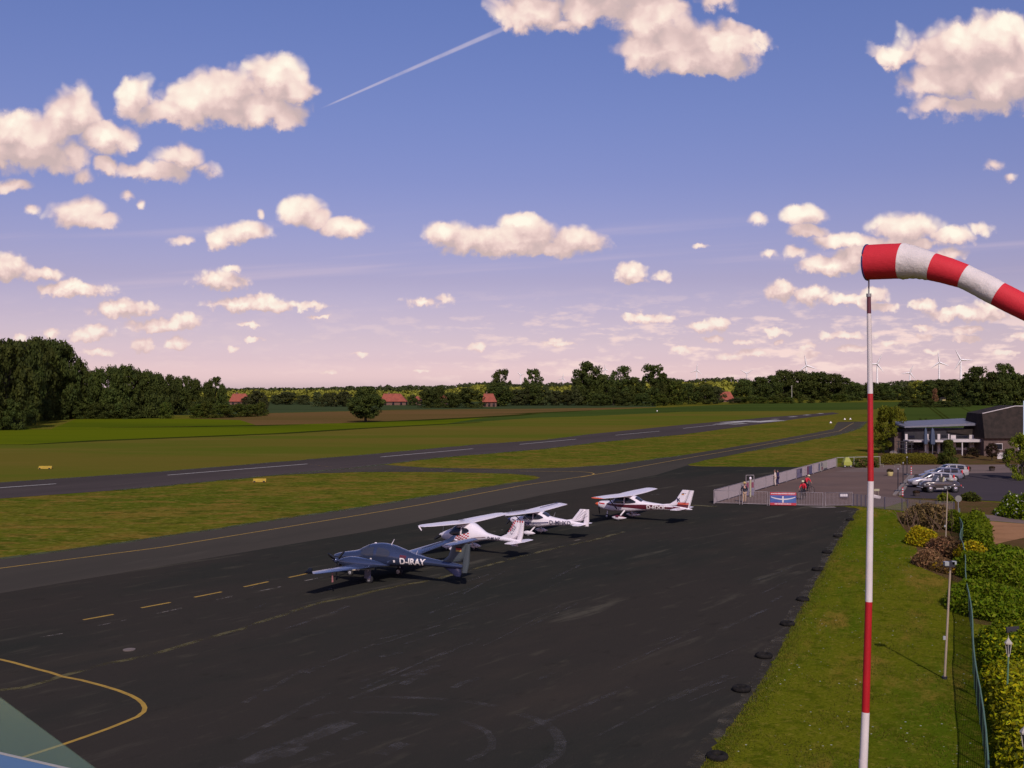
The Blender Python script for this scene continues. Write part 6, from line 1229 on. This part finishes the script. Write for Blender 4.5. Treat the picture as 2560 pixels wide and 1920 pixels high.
b = MB(); b.box((w / 2, 4.4, hz0 / 2), (w - .2, 8.2, hz0)); part('wall', b, M['brick_dark'], t)
for x in (2.6, 6.5, 10.2): b = MB(); b.box((x, .28, 1.6), (1.3, .08, 1.1)); f = part('window', b, M['render_white'], t); b = MB(); b.box((x, .22, 1.6), (1.1, .06, .9)); part('pane', b, M['pane'], f)
X, _ = dz_(1890, 0); p = G(2507, 1148); t2 = thing('wall_board', 'low white board with dark script on the house garden wall', 'board', (p.x, p.y, 0)); b = MB(); b.box((0, 0, .55), (1.8, .12, 1.0)); part('panel', b, M['render_white'], t2); b = MB()
for i in range(6): b.box((-.6 + i * .24, -.07, .55 + .1 * math.sin(i * 2)), (.05, .02, .5), 0, 0, .6 * (-1) ** i)
part('script', b, M['dark_letter'], t2)
p = atY(2562, 1090, 128.0); t = thing('advert_flag', 'pale blue flag on a pole at the right edge of the picture', 'flag', (p.x + .25, 128.0, 0)); zt_ = H - (1000 - YH) * 128 / F
b = MB(); b.tube([(0, 0, 0), (0, 0, zt_)], .05, 7); part('pole', b, M['grey_metal'], t); b = MB(); b.box((-.22, 0, zt_ - 2.1), (.42, .02, 4.0)); part('flag_cloth', b, mat('pale_blue_cloth', (0.36, .46, .58), .7), t)
# ---------------------------------------------------------------- farmhouses
M['roof_red'] = mat('red_clay_tiles', (0.30, 0.072, 0.040), 0.85, var=.25, vscale=.4); M['farm_wall'] = mat('farm_brick', (0.16, 0.085, 0.060), 0.9, var=.2)
def farm(label, x0, x1, yt, ym, yb, ybase, gable=False, hip=.25):
    p0 = G(x0, ybase); k = p0.y / F; w = (x1 - x0) * k; zt_, ze = H - (yt - YH) * k, H - (ym - YH) * k; t = thing('farmhouse', label, 'house', p0, 0, 'red roofed farmhouses'); dp = 12
    b = MB(); b.box((w / 2, dp / 2 + .6, max(ze, 1.5) / 2), (w * .94, dp - .8, max(ze, 1.5))); part('wall', b, M['farm_wall'], t)
    e0, e1 = w * hip * .4, w * (1 - hip); b = MB(); b.add([(0, 0, ze), (w, 0, ze), (w, dp + 1, ze), (0, dp + 1, ze), (e0, dp / 2, zt_), (e1, dp / 2, zt_)], [(0, 1, 5, 4), (1, 2, 5), (2, 3, 4, 5), (3, 0, 4), (3, 2, 1, 0)]); part('roof', b, M['roof_red'], t)
    b = MB(); b.box((w * .3, dp / 2, zt_ + .3), (.9, .9, 1.8)); part('chimney', b, M['farm_wall'], t)
    for i in range(3): b = MB(); b.box((w * (.2 + .3 * i), .14, max(ze, 1.5) * .5), (1.4, .1, 1.5)); part('window', b, M['pane'], t)
farm('red roofed farmhouse half hidden by trees at the left wood end', 572, 622, 984, 1004, 1010, 1012); farm('large red roofed farmhouse right of the lone tree', 950, 1016, 984, 1004, 1012, 1013)
farm('small red roofed barn between two dark farmyard trees', 1020, 1052, 990, 1000, 1012, 1012.5); farm('red gable roof left of the tall open tree', 1205, 1242, 984, 1005, 1016, 1017); farm('dull red roof beside the middle tree clump', 1800, 1838, 979, 1000, 1004, 1005)
farm('tiny red roof showing left of the farmhouse gable', 1098, 1118, 986, 996, 1010, 1011)
p = G(2357, 1006); t = thing('cream_hut', 'small cream hut in front of the far right trees', 'hut', p); k = p.y / F; b = MB(); b.box((0, 0, 9 * k / 2), (8 * k, 6, 9 * k)); part('wall', b, M['cream_tub'], t); b = MB(); b.prism([(-5 * k, -4, 9 * k), (5 * k, -4, 9 * k), (0, -4, 13 * k)], (0, 8, 0)); part('roof', b, M['roof_tile'], t)
p = G(1979.5, 1002); k = p.y / F; t = thing('utility_pole', 'single pale wooden pole in front of the rounded wood', 'pole', p); b = MB(); b.tube([(0, 0, 0), (0, 0, 39 * k)], [.45, .35], 7); part('pole', b, M['pale_rail'], t); b = MB(); b.box((0, 0, 37 * k), (2.4, .2, .2)); part('cross_arm', b, M['pale_rail'], t)
# ---------------------------------------------------------------- wind turbines
M['turbine'] = mat('white_turbine_paint', (0.86, 0.80, 0.78), 0.4)
for x, y, bl, a0, lab in ((1302, 937.5, 12, 20, 'wind turbine whose rotor shows between the two open crowned trees'), (1407, 945.4, 12, 80, 'low wind turbine left of the tall round tree'), (1513, 923, 12, 95, 'wind turbine peeping over the middle tree clump'), (1741.7, 925.5, 17, 82, 'wind turbine standing above the gap right of the middle clump'), (1867, 933.5, 18, 30, 'wind turbine with wide spread blades left of the rounded wood'), (2016, 913.6, 27, 100, 'wind turbine above the rounded wood'), (2193, 909.6, 26, 65, 'tall wind turbine just right of the windsock mast'), (2274.7, 931.5, 20, 68, 'short wind turbine between two taller ones right of the mast'), (2348, 905.6, 25, 97, 'wind turbine with an upright blade, second from the right'), (2402, 899.7, 29, 118, 'largest wind turbine near the right edge'), (2416, 935, 9, 85, 'tiny wind turbine beside the largest one')):
    Y = F * 45 / bl; q_ = atY(x, y, Y); t = thing('wind_turbine', lab, 'wind turbine', (q_.x, Y, 0), R(-12), 'wind turbines on the horizon'); zh = q_.z; s_ = 1.0 if bl > 14 else 1.15
    b = MB(); b.tube([(0, 0, 0), (0, 0, zh)], [5.0 * s_, 3.2 * s_], 10); part('tower', b, M['turbine'], t); b = MB(); pod(b, -4, 8, 0, 0, 3.2, 3.2, 3.2); b.v = [(py, px, pz + zh) for px, py, pz in b.v]; part('nacelle', b, M['turbine'], t)
    for k in range(3):
        a_ = R(a0 + 120 * k); d = Vector((math.cos(a_), 0, math.sin(a_))); n_ = Vector((-d.z, 0, d.x)); rings = []
        for u, w_ in ((.02, 1.5), (.12, 2.6), (.25, 2.5), (.6, 1.6), (1, .5)):
            c_ = Vector((0, -5, zh)) + d * 45 * u; w_ *= 1.5 * s_; rings.append([c_ + n_ * w_, c_ + Vector((0, .6, 0)), c_ - n_ * w_, c_ - Vector((0, .6, 0))])
        b = MB(); b.loft(rings); part('blade', b, M['turbine'], t)
# ---------------------------------------------------------------- glass canopy at the foot of the tower
gm = bpy.data.materials.new('canopy_glass'); gm.use_nodes = True; gt = gm.node_tree; gt.nodes.clear(); q = NG(gt); tr = q.n('ShaderNodeBsdfTransparent'); tr.inputs[0].default_value = (.92, .98, .93, 1); gl = q.n('ShaderNodeBsdfGlossy'); gl.inputs['Roughness'].default_value = .12; gl.inputs[0].default_value = (1.0, 1.0, .46, 1)
lw = q.n('ShaderNodeLayerWeight'); lw.inputs[0].default_value = .72; mx = q.n('ShaderNodeMixShader'); fr_ = q.rng(lw.outputs['Fresnel'], 0.0, 1.0, 0.12, 0.34, False); gt.links.new(fr_, mx.inputs[0]); gt.links.new(tr.outputs[0], mx.inputs[1]); gt.links.new(gl.outputs[0], mx.inputs[2]); go = q.n('ShaderNodeOutputMaterial'); gt.links.new(mx.outputs[0], go.inputs[0]); M['canopy_glass'] = gm
gz = 8.2; A_, B_ = G(0, 1745, gz), G(235, 1920, gz); dd_ = (B_ - A_).normalized(); a0_, b0_ = A_ - dd_ * 6, B_ + dd_ * 3; f0, f1 = G(0, 1890, gz), G(120, 1918, gz); fdv = (f1 - f0).normalized(); g0, g1 = f0 - fdv * 4, G(283, 1956, gz)
t = thing('glass_canopy', 'sloping edge of a glass canopy with a blue gutter in the lower left corner', 'canopy', (A_.x, A_.y, gz)); A0 = Vector((A_.x, A_.y, gz))
b = MB(); b.prism([a0_ - A0, g0 - A0, g1 - A0], (0, 0, .012)); part('glass_pane', b, gm, t)
side_ = Vector((-fdv.y, fdv.x, 0)) * (1 if (-fdv.y * (0 - f0.x) + fdv.x * (0 - f0.y)) > 0 else -1)
b = MB(); b.prism([g0 - A0 + Vector((0, 0, .014)), g1 - A0 + Vector((0, 0, .014)), g1 - A0 + side_ * .025 + Vector((0, 0, .014)), g0 - A0 + side_ * .025 + Vector((0, 0, .014))], (0, 0, .02)); part('glazing_bar', b, M['poster_pale'], t)
b = MB(); b.prism([g0 - A0 + side_ * .03 - Vector((0, 0, .05)), g1 - A0 + side_ * .03 - Vector((0, 0, .05)), g1 - A0 + side_ * 1.3 - Vector((0, 0, .05)), g0 - A0 + side_ * 1.3 - Vector((0, 0, .05))], (0, 0, .08)); part('gutter', b, mat('blue_gutter_paint', (0.045, 0.13, 0.22), .3, coat=.4), t)
for p in (g0, f0 + side_ * .5): b = MB(); b.tube([Vector((p.x, p.y, 0)) - A0, p - A0 - Vector((0, 0, .06))], .06, 8); part('post', b, M['grey_metal'], t)
# ---------------------------------------------------------------- garden chair
p = G(2553, 1652); t = thing('garden_chair', 'dark reclining garden chair with a brown cushion at the right edge', 'chair', (p.x, p.y, .03), R(195))
M['chair_mesh'] = mat('dark_chair_fabric', (0.020, 0.016, 0.020), 0.8); M['cushion'] = mat('brown_cushion', (0.15, 0.10, 0.085), 0.9)
b = MB(); b.box((0, 0, .42), (.62, .60, .05)); part('seat', b, M['chair_mesh'], t); b = MB(); b.box((0, .10, .49), (.60, .58, .10)); part('cushion', b, M['cushion'], t); b = MB(); b.box((0, -.42, .84), (.62, .06, .90), 0, 0, 0, .25); part('backrest', b, M['chair_mesh'], t)
for x in (-.33, .33):
    for y in (-.28, .28): b = MB(); b.tube([(x, y, 0), (x, y, .44)], .02, 6); part('leg', b, M['black_iron'], t)
    b = MB(); b.tube([(x, -.36, .66), (x, .28, .64), (x, .28, .42)], .022, 6); part('armrest', b, M['grey_metal'], t)
sheet('garden_path', [(2515, 1640), (2700, 1600), (2700, 1800), (2540, 1760)], 7 * Z1, M['carpark'])
# ---------------------------------------------------------------- people and bicycles
M['skin'] = mat('skin', (0.42, 0.22, 0.15), 0.6)
def skin_mesh(name, verts, edges, radii, m_, root=0):
    me = bpy.data.meshes.new(name); me.from_pydata([tuple(v) for v in verts], edges, []); o = bpy.data.objects.new(name, me); C.objects.link(o)
    o.modifiers.new('skin', 'SKIN'); o.modifiers.new('sub', 'SUBSURF').levels = 1; o.modifiers['sub'].render_levels = 1
    sv = me.skin_vertices[0].data
    for i, r_ in enumerate(radii): sv[i].radius = (r_, r_) if not isinstance(r_, tuple) else r_; sv[i].use_root = i == root
    dg = bpy.context.evaluated_depsgraph_get(); dg.update(); out = bpy.data.meshes.new_from_object(o.evaluated_get(dg)); bpy.data.objects.remove(o)
    out.materials.clear(); out.materials.append(m_); out.polygons.foreach_set('use_smooth', [True] * len(out.polygons)); return out
def person(label, loc, rz, J, shirt, trousers, hat=None, scale=1.0, hair=(0.03, .02, .015), sleeves=1.0, shoes=None):
    """J: joint positions; L/R limbs"""
    t = thing('person', label, 'person', loc, rz); t.scale = (scale,) * 3
    V, E, Rr, ix = [], [], [], {}
    def add(n, p, r_, par=None):
        ix[n] = len(V); V.append(Vector(p)); Rr.append(r_)
        if par: E.append((ix[par], ix[n]))
    add('pelvis', J['pelvis'], .120); add('waist', J['waist'], .108, 'pelvis'); add('chest', J['chest'], .118, 'waist'); add('neck', J['neck'], .052, 'chest'); hd = (J['head'] - J['neck']).normalized()
    add('jaw', J['neck'] + hd * .10 + J['face'] * .02, .065, 'neck'); add('skull', J['head'], .092, 'jaw'); add('crown', J['head'] + hd * .08, .06, 'skull'); add('nose', J['head'] + J['face'] * .105 - hd * .02, .018, 'skull')
    for s_ in 'LR':
        add('hip' + s_, J['hip' + s_], .088, 'pelvis'); add('knee' + s_, J['knee' + s_], .058, 'hip' + s_); add('ankle' + s_, J['ankle' + s_], .042, 'knee' + s_); add('heel' + s_, J['ankle' + s_] + Vector((0, 0, -.05)), .040, 'ankle' + s_); add('toe' + s_, J['toe' + s_], .034, 'heel' + s_)
        add('sh' + s_, J['sh' + s_], .052, 'chest'); add('elbow' + s_, J['elbow' + s_], .043, 'sh' + s_); add('wrist' + s_, J['wrist' + s_], .030, 'elbow' + s_)
        d = (J['wrist' + s_] - J['elbow' + s_]).normalized(); pl = J['wrist' + s_] + d * .08; add('palm' + s_, pl, (.036, .022), 'wrist' + s_); sd3 = d.cross(Vector((0, 1, .3))).normalized()
        for k, (o_, l) in enumerate(((-.03, .065), (-.01, .082), (.012, .078), (.032, .060))): add(f'f{k}{s_}', pl + d * l * .6 + sd3 * o_, .010, 'palm' + s_); add(f'g{k}{s_}', pl + d * l + sd3 * o_ * 1.1 + J['face'] * .02, .008, f'f{k}{s_}')
        add('th' + s_, J['wrist' + s_] + d * .06 + sd3 * -.05 + J['face'] * .02, .011, 'palm' + s_)
    put('body', skin_mesh('body', V, E, Rr, M['skin']), t)
    def layer(nm, names, links, rad, m_): put(nm, skin_mesh(nm, [V[ix[n]] for n in names], [(names.index(a_), names.index(e_)) for a_, e_ in links], rad, m_), t)
    nm = ['waist', 'pelvis', 'chest', 'neck', 'shL', 'shR', 'elbowL', 'elbowR']; lk = [('waist', 'pelvis'), ('waist', 'chest'), ('chest', 'neck'), ('chest', 'shL'), ('chest', 'shR'), ('shL', 'elbowL'), ('shR', 'elbowR')]; rd = [.145, .150, .160, .078, .084, .084, .062, .062]
    if sleeves > 1: nm += ['wristL', 'wristR']; lk += [('elbowL', 'wristL'), ('elbowR', 'wristR')]; rd += [.048, .048]
    layer('top', nm, lk, rd, shirt)
    nm = ['pelvis', 'hipL', 'hipR', 'kneeL', 'kneeR', 'ankleL', 'ankleR']; layer('trousers', nm, [('pelvis', 'hipL'), ('pelvis', 'hipR'), ('hipL', 'kneeL'), ('hipR', 'kneeR'), ('kneeL', 'ankleL'), ('kneeR', 'ankleR')], [.140, .112, .112, .078, .078, .066, .066], trousers)
    for s_ in 'LR':
        b = MB(); a_, e_ = J['ankle' + s_] + Vector((0, 0, -.05)), J['toe' + s_]; b.ball((a_ + e_) / 2, (.055, .14, .048)); o = part('shoe', b, shoes or M['black'], t)
        side2 = hd.cross(J['face']).normalized() * (1 if s_ == 'L' else -1); b = MB(); b.ball(J['head'] + J['face'] * .085 + side2 * .032 + hd * .01, .012, 0, 6, 4); part('eye', b, M['black'], t); b = MB(); b.ball(J['head'] + side2 * .092, (.016, .022, .03), 0, 6, 4); part('ear', b, M['skin'], t)
    b = MB(); b.ball(J['head'] + J['face'] * .090 - hd * .055, (.03, .012, .008), 0, 6, 4); part('mouth', b, M['red'], t)
    b = MB(); hc = J['head'] + hd * .045 - J['face'] * .02; b.ball(hc, (.104, .108, .085), 0, 12, 8); part('hair', b, mat('hair', hair, .8), t)
    if hat == 'straw':
        b = MB(); c_ = J['head'] + hd * .075; b.tube([c_ + Vector((0, 0, -.01)), c_ + Vector((0, 0, .012))], .23, 18); b.tube([c_ + Vector((0, 0, .01)), c_ + Vector((0, 0, .10)), c_ + Vector((0, 0, .14))], [.118, .112, .08], 14); part('straw_hat', b, mat('straw', (0.42, .31, .13), .9), t)
    if hat == 'helmet': b = MB(); b.ball(J['head'] + hd * .055, (.125, .15, .10), 0, 14, 8); part('helmet', b, mat('pale_helmet', (0.62, .58, .36), .4), t)
    return t
def stand(lean=0.0, arms='down', spread=.10):
    v = Vector; J = dict(pelvis=v((0, 0, .96)), waist=v((0, .01, 1.12)), chest=v((0, .01 + lean, 1.35)), neck=v((0, .02 + lean, 1.52)), head=v((0, .04 + lean, 1.69)), face=v((0, 1, 0)))
    for s_, q_ in (('L', -1), ('R', 1)):
        J['hip' + s_] = v((q_ * .09, 0, .90)); J['knee' + s_] = v((q_ * spread, .03, .49)); J['ankle' + s_] = v((q_ * spread, -.02, .10)); J['toe' + s_] = v((q_ * (spread + .03), .17, .035)); J['sh' + s_] = v((q_ * .19, lean, 1.43))
        if arms == 'down': J['elbow' + s_] = v((q_ * .25, -.02, 1.15)); J['wrist' + s_] = v((q_ * .25, .08, .92))
        elif arms == 'folded': J['elbow' + s_] = v((q_ * .25, .06, 1.16)); J['wrist' + s_] = v((q_ * -.02, .26, 1.20 + .03 * q_))
        elif arms == 'pockets': J['elbow' + s_] = v((q_ * .31, -.06, 1.18)); J['wrist' + s_] = v((q_ * .19, .04, .98))
    return J
M['cl_black'] = mat('black_jacket', (0.012, 0.010, 0.018), .8); M['cl_beige'] = mat('beige_trousers', (0.42, 0.27, 0.16), .85); M['cl_white'] = mat('cream_clothes', (0.62, 0.50, 0.42), .85); M['cl_navy'] = mat('navy_clothes', (0.014, 0.008, 0.060), .8); M['cl_red'] = mat('red_jacket', (0.55, 0.012, 0.030), .7)
p = G(1861, 1257.5); person('person in a straw hat, black jacket and beige trousers behind the fence', (p.x, p.y, .03), R(190), stand(0, 'pockets'), M['cl_black'], M['cl_beige'], 'straw', 1.10, sleeves=2)
p = G(1938, 1215.5); person('person in cream shirt and trousers with folded arms on the plaza', (p.x, p.y, .03), R(75), stand(.02, 'folded'), M['cl_white'], M['cl_white'], None, 1.05, (0.12, .07, .05), sleeves=2)
p = G(1945, 1214.5); person('person in navy clothes close behind the person in cream', (p.x, p.y, .03), R(60), stand(0, 'down'), M['cl_navy'], M['cl_navy'], None, 1.04, sleeves=2)
def bicycle(label, loc, rz):
    t = thing('bicycle', label, 'bicycle', loc, rz)
    for y in (-.52, .54):
        b = MB(); b.tube([(0, y + .33 * math.cos(a_), .34 + .33 * math.sin(a_)) for a_ in (2 * math.pi * k / 20 for k in range(21))], .020, 6, caps=False); w_ = part('wheel', b, M['rubber'], t); b = MB()
        for k in range(10): a_ = 2 * math.pi * k / 10; b.tube([(0, y, .34), (0, y + .31 * math.cos(a_), .34 + .31 * math.sin(a_))], .004, 3)
        part('spokes', b, M['alloy'], w_)
    b = MB()
    for pts in ([(0, -.52, .34), (0, -.10, .30), (0, -.22, .82), (0, -.52, .34)], [(0, -.10, .30), (0, .40, .86), (0, -.20, .78)], [(0, .54, .34), (0, .40, .86), (0, .37, 1.0)]): b.tube(pts, .017, 6)
    part('frame', b, M['black_iron'], t); b = MB(); b.tube([(-.30, .22, 1.04), (-.1, .36, 1.02), (.1, .36, 1.02), (.30, .22, 1.04)], .014, 6); part('handlebar', b, M['black'], t); b = MB(); b.ball((0, -.26, .90), (.09, .15, .04)); part('saddle', b, M['black'], t)
    for s_ in (-1, 1): b = MB(); b.box((s_ * .12, -.10 + s_ * .12, .30 - s_ * .08), (.09, .10, .025)); part('pedal', b, M['black'], t)
    return t
def ride():
    v = Vector; J = dict(pelvis=v((0, -.24, 1.00)), waist=v((0, -.16, 1.13)), chest=v((0, -.03, 1.35)), neck=v((0, .05, 1.50)), head=v((0, .12, 1.66)), face=v((0, .98, -.1)))
    for s_, q_ in (('L', -1), ('R', 1)):
        J['hip' + s_] = v((q_ * .09, -.22, .97)); J['knee' + s_] = v((q_ * .12, .14 + q_ * .04, .70 - q_ * .08)); J['ankle' + s_] = v((q_ * .12, -.12 + q_ * .12, .40 - q_ * .08)); J['toe' + s_] = v((q_ * .12, .04 + q_ * .12, .34 - q_ * .08)); J['sh' + s_] = v((q_ * .18, -.01, 1.42)); J['elbow' + s_] = v((q_ * .27, .10, 1.20)); J['wrist' + s_] = v((q_ * .29, .17, 1.09))
    return J
for x, y, rz, lab, lb in ((2008, 1250, R(150), 'cyclist in a red jacket and pale helmet, the nearer of the two', 'bicycle under the nearer red cyclist'), (2019, 1233, R(215), 'cyclist in a red jacket behind the nearer red cyclist', 'bicycle under the farther red cyclist')):
    p = G(x, y); s_ = 1.10; person(lab, (p.x, p.y, .03), rz, ride(), M['cl_red'], M['cl_black'], 'helmet', s_, sleeves=2); o = bicycle(lb, (p.x, p.y, .03), rz); o.scale = (s_,) * 3
